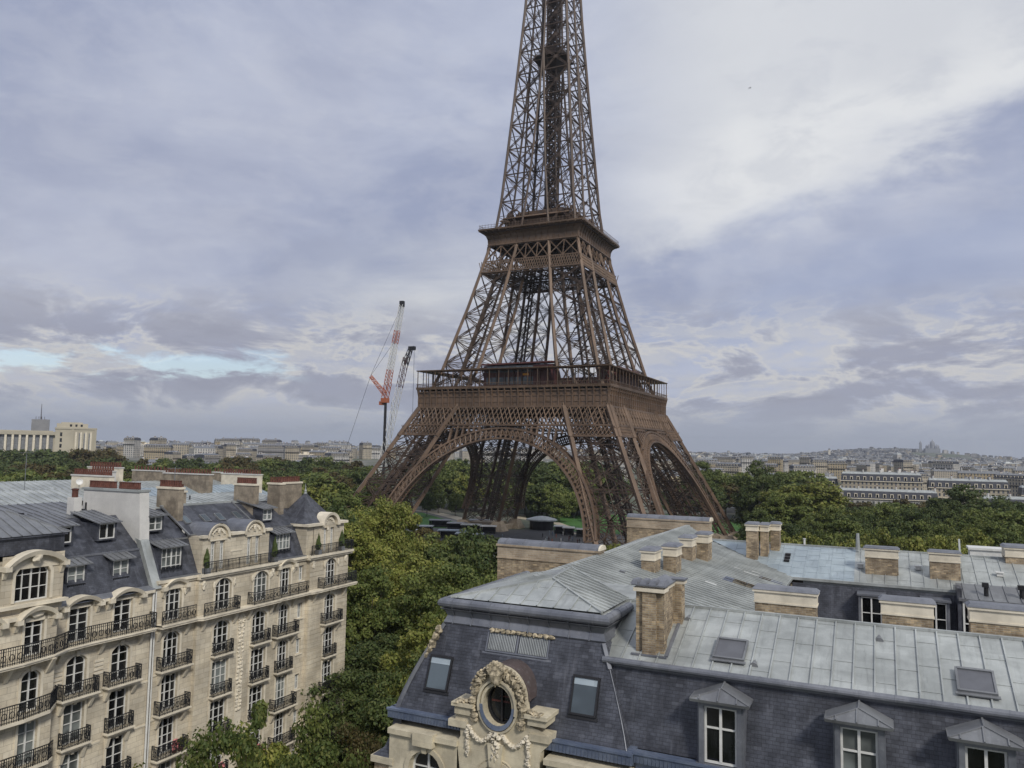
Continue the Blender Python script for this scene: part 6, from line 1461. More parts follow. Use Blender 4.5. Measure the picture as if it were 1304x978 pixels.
TREES = [(44.2,-168.8,27.9,'l',0,1.00,'tall yellow-green plane tree directly left of the tower, its top against the left leg'),(44.2,-176.1,25.9,'l',0,1.00,'yellow-green tree beside the corner turret'),(58.3,-193.1,22.6,'m',0,0.90,'mid-green tree in the dark gap right of the turreted block'),(60.2,-184.6,23.1,'l',0,1.00,'broad yellow-green tree in the middle of the street trees'),(69.2,-190.9,22.8,'m',0,1.00,'rounded green tree reaching the left end of the long chimney wall'),(76.4,-200.6,22.5,'m',0,0.90,'bright green tree closest to the hipped zinc roof'),(76.9,-209.6,21.6,'l',0,0.85,'green tree standing low beside the slate pavilion'),(66.2,-202.2,17.3,'d',0,0.90,'dark tree at the foot of the turreted block'),(69.5,-209.7,15.6,'d',0,0.80,'low dark tree below the corner of the turreted block'),(80.5,-219.1,19.3,'d',0,0.70,'shadowy tree just left of the pavilion gutter'),(78.1,-231,19.3,'l',1,0.62,'street tree in front of the turreted block, its top over the lower balconies'),(81.5,-230.7,18.3,'m',1,0.60,'street tree right of the one covering the lower balconies'),(81.1,-236.4,19.2,'m',1,0.55,'low street tree between the two stone blocks and the frame bottom'),(80.8,-225,16.2,'b',1,0.60,'brownish street tree at the frame bottom left of the pavilion'),(79,-241.6,20.1,'l',1,0.50,'thin tree top peeping up at the bottom of the bow-fronted block'),(80.8,-239.6,19,'m',1,0.55,'tree top at the frame bottom below the red balcony plant'),(35.8,-138.6,19.9,'m',2,1.00,'dark tree before the plaza, left of the kiosks'),(46.7,-146.2,20.6,'d',2,1.00,'dark rounded tree at the plaza edge'),(54.5,-151.2,20.5,'d',2,1.00,'dark tree touching the long chimney wall'),(22.3,-128.1,17.5,'m',2,1.00,'green tree under the arch left side'),(53,-163.3,21.3,'d',2,1.00,'small dark tree in front of the plaza'),(58.7,-153.6,18.5,'d',2,1.00,'dark tree top behind the long chimney wall'),(13.6,-107.6,16.6,'b',2,1.00,'brownish tree beyond the street trees'),(67.8,-160.5,19.4,'d',2,1.00,'low dark tree hidden behind the chimney wall'),(19.8,-139.5,24.6,'m',2,1.00,'green tree behind the tall yellow-green one'),(21.1,-151,23.1,'d',2,1.00,'dark tree behind the corner turret'),(-7.5,-109.9,23.4,'m',2,1.00,'green tree left of the tower foot'),(67.5,-126.6,20.1,'l',2,0.90,'small yellow-green tree behind the zinc roofs at the nearest tower leg'),(63.4,71.9,12,'o',2,0.60,'small orange autumn tree beside the right tower leg'),(67.2,57.3,31.2,'d',2,0.80,'tall dark tree right of the tower'),(22.9,161.2,30.9,'m',2,1.00,'green tree just right of the tower leg'),(86.6,29.3,28.1,'l',2,1.60,'large yellow-green tree mass, highest right of the tower'),(82.3,18.9,23.8,'m',2,1.20,'green tree between the tall dark one and the large yellow-green one'),(139.3,59.5,24.4,'d',2,1.50,'broad dark cedar-like tree at the right'),(144,-21.4,21.3,'m',2,1.30,'green tree at the right frame edge above the roofs'),(-475.5,78.8,23.7,'m',3,1.01,'G:left'),(-462.6,77.8,22.1,'m',3,1.07,'G:left'),(-417.9,58.9,23.4,'d',3,1.04,'G:left'),(-435.7,83.3,22.5,'m',3,1.19,'G:left'),(-396.3,66.7,24.4,'d',3,1.14,'G:left'),(-451.7,108.6,25.9,'d',3,1.12,'G:left'),(-390.7,81.4,25.9,'d',3,1.07,'G:left'),(-406.3,103,24.8,'b',3,0.99,'G:left'),(-371.4,89.9,25.3,'b',3,0.96,'G:left'),(-368.1,92.2,26.7,'d',3,0.99,'G:left'),(-430,151.5,22.5,'d',3,0.92,'G:left'),(-381.9,122.2,23.3,'m',3,1.00,'G:left'),(-398.1,147.9,24.5,'b',3,0.88,'G:left'),(-394.6,164.6,25.7,'d',3,0.90,'G:left'),(-371.8,148,24.4,'m',3,0.91,'G:left'),(-344,139.8,25.7,'d',3,1.00,'G:left'),(-394.7,198.1,25.4,'d',3,0.94,'G:left'),(-337.8,162.5,23.8,'d',3,0.92,'G:left'),(-354.1,192.2,26.1,'d',3,0.86,'G:left'),(-306.7,153.7,28.2,'b',3,1.14,'G:left'),(-315.4,172,26.9,'d',3,0.86,'G:left'),(-300.2,175.6,27.3,'m',3,1.14,'G:left'),(-326.8,216.4,27.9,'b',3,1.17,'G:left'),(-292.1,191.1,25.3,'d',3,1.09,'G:left'),(-276.5,190.4,27.7,'d',3,0.89,'G:left'),(-275.9,210.8,29.3,'m',3,0.94,'G:left'),(-273.6,219.5,25.6,'d',3,1.18,'G:left'),(-279.5,237.5,24.6,'d',3,0.95,'G:left'),(-244.1,208.6,25.8,'b',3,0.99,'G:left'),(-491.2,83.9,30.4,'b',3,1.05,'G:left'),(-542.6,126.3,30.5,'d',3,1.08,'G:left'),(-468.4,92.2,29.3,'d',3,1.17,'G:left'),(-480.6,107.5,30,'d',3,0.86,'G:left'),(-513.6,139.9,29.1,'d',3,0.90,'G:left'),(-476.3,125.1,31.6,'d',3,1.17,'G:left'),(-508.3,159.8,28.9,'d',3,0.97,'G:left'),(-509.1,173.4,29.2,'d',3,1.18,'G:left'),(-430.5,124.2,32.4,'b',3,0.98,'G:left'),(-430.8,135.8,30.5,'b',3,0.89,'G:left'),(-447.9,157.9,31.7,'b',3,1.09,'G:left'),(-322.2,-12.2,23,'d',3,0.96,'G:left'),(-346.8,7.4,23.5,'d',3,1.02,'G:left'),(-296.1,-10.7,23.1,'d',3,0.98,'G:left'),(-310.2,3.9,24.2,'b',3,1.08,'G:left'),(-293.8,2.8,23.6,'b',3,0.92,'G:left'),(-326.6,32.8,22.6,'m',3,0.98,'G:left'),(-276.3,3,23.5,'m',3,0.97,'G:left'),(-268.9,4,22.6,'b',3,1.14,'G:left'),(-315.6,49.6,23.8,'m',3,0.98,'G:left'),(-297.8,47.1,22.8,'m',3,0.96,'G:left'),(-288.2,46.2,21.9,'b',3,1.05,'G:left'),(-247.6,26.3,24.8,'m',3,0.99,'G:left'),(-257.4,43.5,24.9,'m',3,1.13,'G:left'),(-246.1,38.6,22.4,'b',3,1.19,'G:left'),(-261.6,62.5,22.8,'m',3,1.10,'G:left'),(-230.9,47.5,23.5,'m',3,0.95,'G:left'),(-251.5,78.5,24.2,'m',3,0.99,'G:left'),(-221.9,62.4,23.4,'m',3,0.90,'G:left'),(-261,110.5,23.2,'m',3,1.04,'G:left'),(-250.7,111,22.7,'b',3,1.01,'G:left'),(-241,110.2,22.9,'d',3,0.92,'G:left'),(-243.3,133.9,21.6,'b',3,0.94,'G:left'),(-218.5,108.6,23.2,'d',3,1.00,'G:left'),(-207.3,116.4,24.1,'d',3,0.93,'G:left'),(-181.2,94,23.8,'b',3,1.09,'G:left'),(-219.2,156.2,21.8,'m',3,1.18,'G:left'),(-168.1,108.9,25.3,'m',3,1.00,'G:left'),(-182.9,142.3,24.3,'m',3,1.03,'G:left'),(-214.5,-75.1,22,'b',3,1.18,'G:left'),(-211.3,-70.6,21.9,'m',3,1.19,'G:left'),(-203.4,-69.4,23,'m',3,0.89,'G:left'),(-217.6,-54.9,23.7,'m',3,1.03,'G:left'),(-214.4,-47.5,22.6,'b',3,0.88,'G:left'),(-205.8,-45.7,23.4,'b',3,0.94,'G:left'),(-203.3,-44.8,22.6,'b',3,1.03,'G:left'),(-180,-52.9,24.4,'d',3,0.90,'G:left'),(-185.3,-43.9,22.3,'m',3,0.85,'G:left'),(-181.9,-34.7,23.5,'b',3,0.89,'G:left'),(-192,-22.4,21.8,'d',3,1.10,'G:left'),(-163.7,-32.9,22.9,'b',3,1.14,'G:left'),(-197.7,2.8,21.5,'m',3,1.07,'G:left'),(-181,-0.6,22.3,'m',3,0.93,'G:left'),(-188.8,16,21.1,'d',3,1.06,'G:left'),(-181,13.7,20.9,'m',3,1.16,'G:left'),(-173.7,16.8,23.3,'d',3,0.99,'G:left'),(-158.1,17,22.8,'m',3,0.92,'G:left'),(-135.8,2,23.2,'m',3,1.09,'G:left'),(-130.8,8.1,22.4,'m',3,1.07,'G:left'),(-152.6,44.7,22.8,'m',3,1.02,'G:left'),(-139.7,38.7,24.2,'m',3,1.02,'G:left'),(-120.6,20.9,24.5,'m',3,1.20,'G:left'),(-111.1,20.2,22.7,'b',3,0.88,'G:left'),(-116.9,42.6,24.5,'d',3,1.00,'G:left'),(-122,58.7,22.5,'m',3,0.91,'G:left'),(-150.7,-112.1,24.1,'m',3,1.06,'G:left'),(-144.9,-109.9,25,'m',3,1.13,'G:left'),(-154.2,-97.9,23.1,'d',3,1.05,'G:left'),(-140.9,-102.1,24.7,'d',3,0.95,'G:left'),(-130.8,-102.2,25.2,'d',3,0.90,'G:left'),(-136.4,-93.2,24.4,'d',3,1.12,'G:left'),(-121.7,-96.6,24.7,'d',3,0.96,'G:left'),(-152.3,-66,23.8,'m',3,0.87,'G:left'),(-123.2,-81.1,24.6,'m',3,1.08,'G:left'),(-124.3,-75.7,23.8,'d',3,1.07,'G:left'),(-140.9,-52.8,22.4,'m',3,0.89,'G:left'),(-119.8,-66.5,24.8,'m',3,0.87,'G:left'),(-103.7,-72.5,25.1,'d',3,0.95,'G:left'),(-84,-59.8,22.7,'m',3,1.07,'G:left'),(-86.6,-51.4,21.3,'m',3,0.99,'G:left'),(-91.7,-34.2,20.2,'m',3,1.04,'G:left'),(-73.4,-45.8,22,'l',3,1.03,'G:left'),(-63.3,-49.3,22.5,'l',3,1.05,'G:left'),(-57.6,-44.3,23.2,'m',3,1.12,'G:left'),(-56,-37,22.4,'m',3,0.87,'G:left'),(-56.3,-27.9,22.7,'l',3,0.88,'G:left'),(-148.6,133.9,18.6,'m',3,0.87,'G:arch'),(-157.9,164.8,24.1,'m',3,1.19,'G:arch'),(-123,119.1,20.3,'m',3,1.00,'G:arch'),(-125.3,138,25.1,'m',3,0.89,'G:arch'),(-124,147,22.5,'l',3,1.07,'G:arch'),(-129.6,167.6,20.1,'m',3,1.18,'G:arch'),(-102.6,130.7,21.2,'l',3,1.12,'G:arch'),(-113.8,69.2,11.1,'d',3,0.88,'G:arch'),(-110,72.3,10.7,'d',3,0.73,'G:arch'),(-123.5,111.3,10.8,'d',3,0.69,'G:arch'),(-105.1,86.3,13.4,'d',3,0.69,'G:arch'),(-110.8,107.3,11.5,'d',3,0.73,'G:arch'),(-94.1,97.1,12.5,'m',3,0.74,'G:arch'),(-100.7,119,10.8,'d',3,0.90,'G:arch'),(-87.9,184.2,26.6,'d',3,1.11,'G:arch'),(-64.8,141.4,26.2,'d',3,1.19,'G:arch'),(-70.5,169.4,24.6,'d',3,1.25,'G:arch'),(-64.2,174.5,28.5,'m',3,1.27,'G:arch'),(-60.6,174.6,29.1,'m',3,1.25,'G:arch'),(-37.9,141.4,28.1,'m',3,1.02,'G:arch'),(-42.8,161.7,26.9,'d',3,1.23,'G:arch'),(-31.7,159.2,28.7,'d',3,1.21,'G:arch'),(-68.3,137.6,19,'m',3,1.00,'G:arch'),(-52.2,117,18.2,'m',3,1.19,'G:arch'),(-40.6,105.6,19.3,'m',3,0.86,'G:arch'),(-52.3,150.4,17.8,'m',3,1.13,'G:arch'),(-40.5,138.8,19.1,'d',3,0.88,'G:arch'),(-40.6,155.9,19,'d',3,1.03,'G:arch'),(-39.6,166.8,18.3,'m',3,0.87,'G:arch'),(-198.3,225.1,27.3,'d',3,0.95,'G:arch'),(-191,223.3,29,'d',3,0.88,'G:arch'),(-215.5,283,25.7,'m',3,1.12,'G:arch'),(-190.3,263.5,27.4,'m',3,1.13,'G:arch'),(-190.6,273.3,28.1,'d',3,1.10,'G:arch'),(-195.4,306.5,25.6,'m',3,1.15,'G:arch'),(-186.4,317.8,26.1,'d',3,1.03,'G:arch'),(-158.6,283.1,27.3,'m',3,1.17,'G:arch'),(-163.2,303,28.9,'d',3,0.96,'G:arch'),(-138,277.7,28.9,'d',3,1.02,'G:arch'),(-126.8,270.7,27.9,'d',3,1.17,'G:arch'),(-132.5,301.3,27.6,'d',3,0.96,'G:arch'),(-125.3,315.1,29.8,'m',3,1.06,'G:arch'),(-107.3,291.5,30.1,'d',3,1.17,'G:arch'),(-117.2,353.5,26.9,'m',3,1.15,'G:arch'),(-110,357.5,28.8,'d',3,1.02,'G:arch'),(-55.7,118.9,11.9,'m',3,1.07,'G:arch'),(-43.5,113.8,10.7,'d',3,0.97,'G:arch'),(-34.5,97.3,13.6,'m',3,0.91,'G:arch'),(-36.1,122.2,12.4,'m',3,0.81,'G:arch'),(-31.3,123.7,12.3,'d',3,0.97,'G:arch'),(-19.2,107,11.4,'d',3,0.95,'G:arch'),(-113.4,141.9,18.4,'d',3,1.14,'G:arch'),(-101.6,133.4,19.4,'d',3,1.16,'G:arch'),(-98.1,137.6,16.6,'m',3,0.86,'G:arch'),(-90.4,136.6,19.1,'m',3,0.92,'G:arch'),(-68.6,108.7,19,'m',3,0.96,'G:arch'),(-86.9,161.4,17.6,'d',3,0.98,'G:arch'),(-66.8,126.8,18,'m',3,1.11,'G:arch'),(-63,132.2,17.5,'m',3,1.10,'G:arch'),(-48.5,114.6,19.8,'d',3,1.15,'G:arch'),(-5.6,271.6,21.1,'d',3,0.95,'G:right'),(11.3,227.1,24.3,'m',3,1.11,'G:right'),(18,219.7,24,'m',3,1.11,'G:right'),(26.4,250.8,24.5,'m',3,1.07,'G:right'),(36.5,216,24.9,'m',3,0.88,'G:right'),(45.2,223.5,24.2,'m',3,0.86,'G:right'),(53.5,218.3,25.3,'d',3,0.90,'G:right'),(59.4,216.8,26.7,'m',3,1.17,'G:right'),(65,223.3,26.7,'m',3,0.99,'G:right'),(74.5,213.8,26.4,'m',3,1.06,'G:right'),(82.4,232.3,7.4,'m',3,1.04,'G:right'),(85.9,237.3,7.5,'m',3,0.89,'G:right'),(93.8,275.3,5.3,'d',3,1.06,'G:right'),(102.9,284.5,6.1,'m',3,0.93,'G:right'),(109.3,258.9,6,'d',3,1.20,'G:right'),(117.9,279.3,5.7,'d',3,1.05,'G:right'),(125,274.6,8.1,'d',3,0.94,'G:right'),(131.3,239.5,8.2,'m',3,0.94,'G:right'),(138.1,270.5,5.7,'d',3,1.17,'G:right'),(145.1,256.8,8,'m',3,0.91,'G:right'),(152.3,238.7,8.6,'d',3,0.89,'G:right'),(159.3,282.1,6.2,'d',3,1.12,'G:right'),(163.4,258.3,9.4,'d',3,1.01,'G:right'),(176,283.1,8.5,'m',3,0.90,'G:right'),(182.8,280.4,7.6,'m',3,1.06,'G:right'),(177.8,225.5,10.3,'m',3,0.86,'G:right'),(12.4,144.5,19.9,'d',3,1.14,'G:right'),(23.6,142.2,21.4,'d',3,1.21,'G:right'),(27.9,154,19,'d',3,1.12,'G:right'),(34.6,167.9,20.4,'b',3,1.22,'G:right'),(43.1,179.1,20,'b',3,1.25,'G:right'),(44.5,185.8,21.5,'d',3,1.14,'G:right'),(62.2,148,21.8,'d',3,1.05,'G:right'),(66.2,152.1,21,'d',3,1.22,'G:right'),(76.1,133.2,23.1,'d',3,1.26,'G:right'),(80.1,192,21.9,'b',3,1.20,'G:right'),(86.4,149.3,12.9,'b',3,1.30,'G:right'),(96.3,177.2,10.4,'d',3,1.27,'G:right'),(103.1,144.6,14.2,'b',3,1.15,'G:right'),(105.3,181.4,10.5,'d',3,1.27,'G:right'),(114.2,149.5,13.9,'d',3,0.94,'G:right'),(120.8,159.4,15.2,'b',3,0.99,'G:right'),(125.9,150,13.9,'b',3,1.28,'G:right'),(135.4,190.1,13.8,'b',3,1.27,'G:right'),(143,174.1,15.3,'d',3,1.01,'G:right'),(145.7,159.6,13.7,'m',3,1.18,'G:right'),(153.1,162.9,14.4,'m',3,1.01,'G:right'),(153.9,135.2,15.3,'d',3,1.31,'G:right'),(167.1,183.9,15.5,'d',3,1.20,'G:right'),(166.4,132,15.8,'m',3,1.27,'G:right'),(65.8,66.8,20.1,'d',3,1.03,'G:right'),(71.7,73.1,18.3,'d',3,1.14,'G:right'),(73.2,105.2,18.8,'d',3,1.19,'G:right'),(84.5,59.5,20.6,'d',3,1.10,'G:right'),(89.9,57.6,20.1,'d',3,1.16,'G:right'),(93.4,85.3,15.1,'d',3,1.04,'G:right'),(99.2,70.4,15.5,'d',3,0.95,'G:right'),(103.7,103,13.8,'d',3,1.11,'G:right'),(111,104.8,14.1,'m',3,0.96,'G:right'),(119,103.7,16.8,'m',3,1.19,'G:right'),(123,82.4,15.8,'d',3,1.20,'G:right'),(129.6,64.7,17.9,'d',3,0.98,'G:right'),(134.8,84.1,17.4,'m',3,1.24,'G:right'),(138.1,80.8,16.6,'d',3,1.26,'G:right'),(142.1,65.4,18.2,'d',3,0.96,'G:right'),(150.2,71.1,18.7,'d',3,0.94,'G:right'),(154.1,76.8,18.4,'m',3,1.26,'G:right'),(156,62.6,20.6,'d',3,1.14,'G:right'),(75.8,-0.8,17.3,'d',2,1.00,'G:right'),(80.9,25.4,16.2,'d',2,1.12,'G:right'),(86.8,16.2,17.7,'d',2,0.94,'G:right'),(91.5,30.3,18.2,'d',2,0.87,'G:right'),(97.2,4.3,19.1,'m',2,0.89,'G:right'),(103.4,1.1,18.6,'d',2,1.01,'G:right'),(106,5.8,18.4,'d',2,0.90,'G:right'),(112,13.7,19.3,'m',2,1.19,'G:right'),(119.2,37.2,17.4,'d',2,0.93,'G:right'),(122.8,5.7,20.7,'d',2,0.88,'G:right'),(128,35.7,19.3,'d',2,0.93,'G:right'),(134.5,37.3,19.7,'d',2,0.97,'G:right'),(139,19.6,19.3,'m',2,1.01,'G:right'),(142.7,10.3,20.9,'m',2,0.93,'G:right'),(145.6,17.2,20.8,'m',2,1.02,'G:right'),(152.8,25.4,20.5,'d',2,1.01,'G:right'),(79.5,-33.5,15.1,'d',2,0.94,'G:right'),(84.8,-52.7,18.1,'m',2,0.96,'G:right'),(91.9,-43.9,17.6,'d',2,0.85,'G:right'),(93.5,-29.4,16.9,'m',2,0.81,'G:right'),(103.1,-56.4,19.7,'m',2,1.03,'G:right'),(107.6,-47.4,18.8,'m',2,1.01,'G:right'),(109.3,-47,18.8,'d',2,0.92,'G:right'),(115.6,-55.9,20.4,'d',2,0.86,'G:right'),(120.2,-55.8,20.2,'m',2,0.86,'G:right'),(125.2,-30.8,18.6,'m',2,0.93,'G:right'),(128.2,-43.3,19.6,'m',2,0.84,'G:right'),(132.4,-53.8,20.9,'m',2,1.03,'G:right'),(136.2,-61.1,20.9,'m',2,0.97,'G:right'),(143.7,-43.5,21.2,'m',2,0.97,'G:right'),(146.1,-54.8,20.6,'m',2,0.79,'G:right'),(92.8,-101.7,19.5,'l',2,0.94,'G:right'),(98.4,-96.7,19.6,'l',2,0.74,'G:right'),(101,-83.3,17.9,'m',2,0.89,'G:right'),(108,-89.2,18.7,'l',2,0.88,'G:right'),(112.4,-101.5,20.6,'l',2,0.71,'G:right'),(117.6,-94.8,19.8,'l',2,0.82,'G:right'),(120.5,-93.5,20.3,'l',2,0.70,'G:right'),(124.5,-92.4,21.1,'l',2,0.75,'G:right'),(128.4,-90.1,20.4,'l',2,0.95,'G:right'),(135.4,-77.9,20.1,'m',2,0.86,'G:right'),(137.2,-92.5,21.2,'l',2,0.70,'G:right'),(75.1,7.4,14.6,'b',2,0.52,'G:right')]
# ================================================================== trees
def crown_mesh(name, seed, nc, nl, leaf, rx, rz, zc_, mat, rc=1.25, low=.0):
    rg = np.random.default_rng(seed)
    C = []
    lob = rg.normal(size=(7, 3)); lob /= np.linalg.norm(lob, axis=1)[:,None]; la = rg.uniform(-.34, .42, 7)
    while len(C) < nc:
        p = rg.normal(size=3); p /= np.linalg.norm(p)
        k = 1+sum(a*max(0, float(p@l))**3 for a, l in zip(la, lob)); r_ = rg.uniform(.35, 1.)**.55*k
        if p[2] < -.75: continue
        C.append((p[0]*rx*r_, p[1]*rx*r_, zc_+p[2]*rz*r_*(1 if p[2] > 0 else .8)))
    C = np.array(C); n = nc*nl
    cc = np.repeat(C, nl, 0); rad = rg.uniform(.55, 1.5, nc).repeat(nl)
    P = rg.normal(size=(n, 3)); P /= np.linalg.norm(P, axis=1)[:,None]; P *= (rg.uniform(0, 1, n)**.45*rc*rad)[:,None]; P[:,2] *= .62
    pos = cc+P
    nrm = P/(np.linalg.norm(P, axis=1)[:,None]+1e-6)+rg.normal(size=(n,3))*.65+np.array([0,0,.45]); nrm /= np.linalg.norm(nrm, axis=1)[:,None]
    t = np.cross(nrm, rg.normal(size=(n,3))); t /= np.linalg.norm(t, axis=1)[:,None]; b_ = np.cross(nrm, t)
    s = leaf*rg.uniform(.6, 1.3, n)[:,None]
    V = np.stack([pos-t*s*.5, pos-b_*s*.33+nrm*s*.08, pos+t*s*.6, pos+b_*s*.33+nrm*s*.08], 1).reshape(-1, 3)
    me = bpy.data.meshes.new(name); me.vertices.add(n*4); me.vertices.foreach_set('co', V.ravel()); me.loops.add(n*4); me.loops.foreach_set('vertex_index', np.arange(n*4, dtype=np.int32))
    me.polygons.add(n); me.polygons.foreach_set('loop_start', np.arange(0, n*4, 4, dtype=np.int32)); me.polygons.foreach_set('loop_total', np.full(n, 4, dtype=np.int32))
    me.update(); me.validate(); me.materials.append(MT[mat]); return me, C
def trunk_mesh(seed, C, zc_, r_, k=9):
    rn = random.Random(seed); mb = MB(); top = (rn.uniform(-.4,.4), rn.uniform(-.4,.4), zc_)
    a = (0,0,-.3); n = 5
    for i in range(n):
        b = (top[0]*(i+1)/n+rn.uniform(-.1,.1), top[1]*(i+1)/n, -.3+(zc_+.3)*(i+1)/n); mb.cyl(a, b, r_*(1-.13*i), r_*(1-.13*(i+1)), 8, False); a = b
    for i in rn.sample(range(len(C)), min(k, len(C))):
        c = C[i]; z0 = zc_*rn.uniform(.35, .85); s = (top[0]*z0/zc_, top[1]*z0/zc_, z0); m_ = tuple((s[j]+c[j])/2+(.3 if j == 2 else 0) for j in range(3))
        mb.cyl(s, m_, r_*.42, r_*.25, 6, False); mb.cyl(m_, tuple(c), r_*.25, r_*.06, 5, False)
    return mb.mesh('trunk', ['bark'])
PR = []     # (crown, trunk, height)
def proto(kind, seed):
    if kind == 0: me, C = crown_mesh('crown', seed, 175, 250, .34, 5.6, 8.6, 13.2, 'leaf_mid', 1.22); return me, trunk_mesh(seed, C, 14, .38, 16), 22.3
    if kind == 1: me, C = crown_mesh('crown', seed, 130, 230, .26, 4.4, 5.4, 9.2, 'leaf_mid', 1.0); return me, trunk_mesh(seed, C, 9, .25, 14), 15.0
    if kind == 2: me, C = crown_mesh('crown', seed, 115, 150, .46, 5.6, 6.6, 8.6, 'leaf_mid', 1.3); return me, trunk_mesh(seed, C, 9, .34, 8), 15.8
    me, C = crown_mesh('crown', seed, 90, 60, .85, 6.2, 6.0, 7.4, 'leaf_mid', 1.5); return me, trunk_mesh(seed, C, 8, .34, 5), 14.0
protos = {k: [proto(k, 100+k*10+i) for i in range(4)] for k in range(4)}
LM = {'l': 'leaf_lime', 'm': 'leaf_mid', 'd': 'leaf_dark', 'b': 'leaf_brown', 'o': 'leaf_orange'}
CN = {'l': 'yellow-green', 'm': 'mid-green', 'd': 'dark green', 'b': 'brownish', 'o': 'orange'}
GR = {'G:left': ('tree of the long belt in front of the city, left of the tower', 'trees of the belt left of the tower'),
      'G:arch': ('park tree seen through the tower\'s arch beyond the plaza', 'park trees seen through the arch'),
      'G:right': ('park tree right of the tower, between the zinc roofs and the city', 'park trees right of the tower')}
rn = random.Random(77)
for i, (x, y, zt, mk, pk, wd, lb) in enumerate(TREES):
    cr, tr, h = protos[pk][i % 4]
    g = terr(x, y); hh = max(6.5, zt-g); s = hh/h
    if lb and lb.startswith('G:'): label = CN[mk]+' '+GR[lb][0]; grp = GR[lb][1]
    else: label = lb; grp = 'street trees between the two stone blocks and the slate pavilion' if pk < 2 else 'trees around the tower foot'
    t = thing('tree', label, 'tree', (x, y, g), rn.uniform(0, 6.28), grp)
    sw = s*wd if pk != 0 else wd; sw = max(.55*s, min(1.9*s, sw)); t.scale = (sw, sw, s)
    o = inst('crown', cr, t); o.material_slots[0].link = 'OBJECT'; o.material_slots[0].material = MT[LM[mk]]
    inst('trunk', tr, t)
# clipped hedge-like row of trees at the right
mb = MB(); rg = np.random.default_rng(5)
me, _ = crown_mesh('clipped_tree_row', 5, 10, 10, .6, 5, 5, 5, 'leaf_mid')
n = 9000; P = rg.uniform(-1, 1, (n, 3)); ax = rg.integers(0, 3, n); sg = np.sign(rg.normal(size=n)); P[np.arange(n), ax] = sg*rg.uniform(.9, 1.03, n); P *= np.array([15, 4.2, 3.6]); P[:,2] += 7.5
s = .55*rg.uniform(.6, 1.3, n)[:,None]; t_ = rg.normal(size=(n,3)); t_ /= np.linalg.norm(t_, axis=1)[:,None]; b_ = np.cross(t_, rg.normal(size=(n,3))); b_ /= np.linalg.norm(b_, axis=1)[:,None]
V = np.stack([P-t_*s*.5, P-b_*s*.35, P+t_*s*.6, P+b_*s*.35], 1).reshape(-1, 3)
me = bpy.data.meshes.new('foliage'); me.from_pydata(V.tolist(), [], [(4*i, 4*i+1, 4*i+2, 4*i+3) for i in range(n)]); me.materials.append(MT['leaf_mid'])
h = thing('clipped_hedge', 'long flat-topped clipped row of trees behind the far chimneys at the right', 'hedge', (109, -70, 0), R(-8))
inst('foliage', me, h)
for k in range(5): m_ = MB(); m_.cyl((-12+6*k,0,-.2),(-12+6*k,0,5),.2,.14,7); m_.build('trunk', 'bark', h)
KIOSKS = [(-71.1, 42.2), (-57.6, 34.3), (-49.2, 31.9), (-55.7, 53.2), (-40.0, 30.4), (-62.5, 14.8), (-55.6, -2.2), (-43.2, 6.3), (-32.7, 0.1), (-14.6, 48.0), (-8.8, 44.3), (-2.1, 41.5), (0.7, 43.4)]
PEOPLE = [(-25.0, -14.4), (-30.2, -8.1), (-38.5, 5.3), (-26.0, 15.5), (-27.0, 4.0), (-29.1, 1.1), (-27.4, -11.0), (-38.6, 5.8), (-39.0, 4.1), (-23.4, -11.1), (-36.6, 12.6), (-24.1, -14.9), (-32.5, -6.2), (-27.5, -4.5), (-27.6, -5.8), (-26.0, -3.1), (5.1, 32.3), (-15.9, 40.3), (4.8, 36.0), (-3.2, 12.5), (1.0, 23.7), (1.1, 42.1), (-1.1, 16.4), (-6.5, 17.2), (-8.1, 19.0), (5.8, 18.4), (3.1, 34.2), (-13.6, 38.0), (-2.6, 30.1), (-5.8, 12.3), (-0.6, 23.7), (-11.9, 35.0), (-14.3, 29.0), (-8.5, 29.6), (-1.3, 18.0), (-0.1, 46.2), (-9.6, 40.0), (5.4, 17.2), (-37.8, -16.0), (-44.5, -1.7), (-34.5, -3.4), (-41.7, -10.6), (-41.1, -9.6), (-38.1, -7.8), (-37.5, -4.1), (-46.5, -5.0)]
BUSES = [(-227.9, 183.8), (-250.9, 229.1), (-280.1, 282.2)]
BIRD = (99.4, -175.5, 79.6)
HAZE = 0.00008
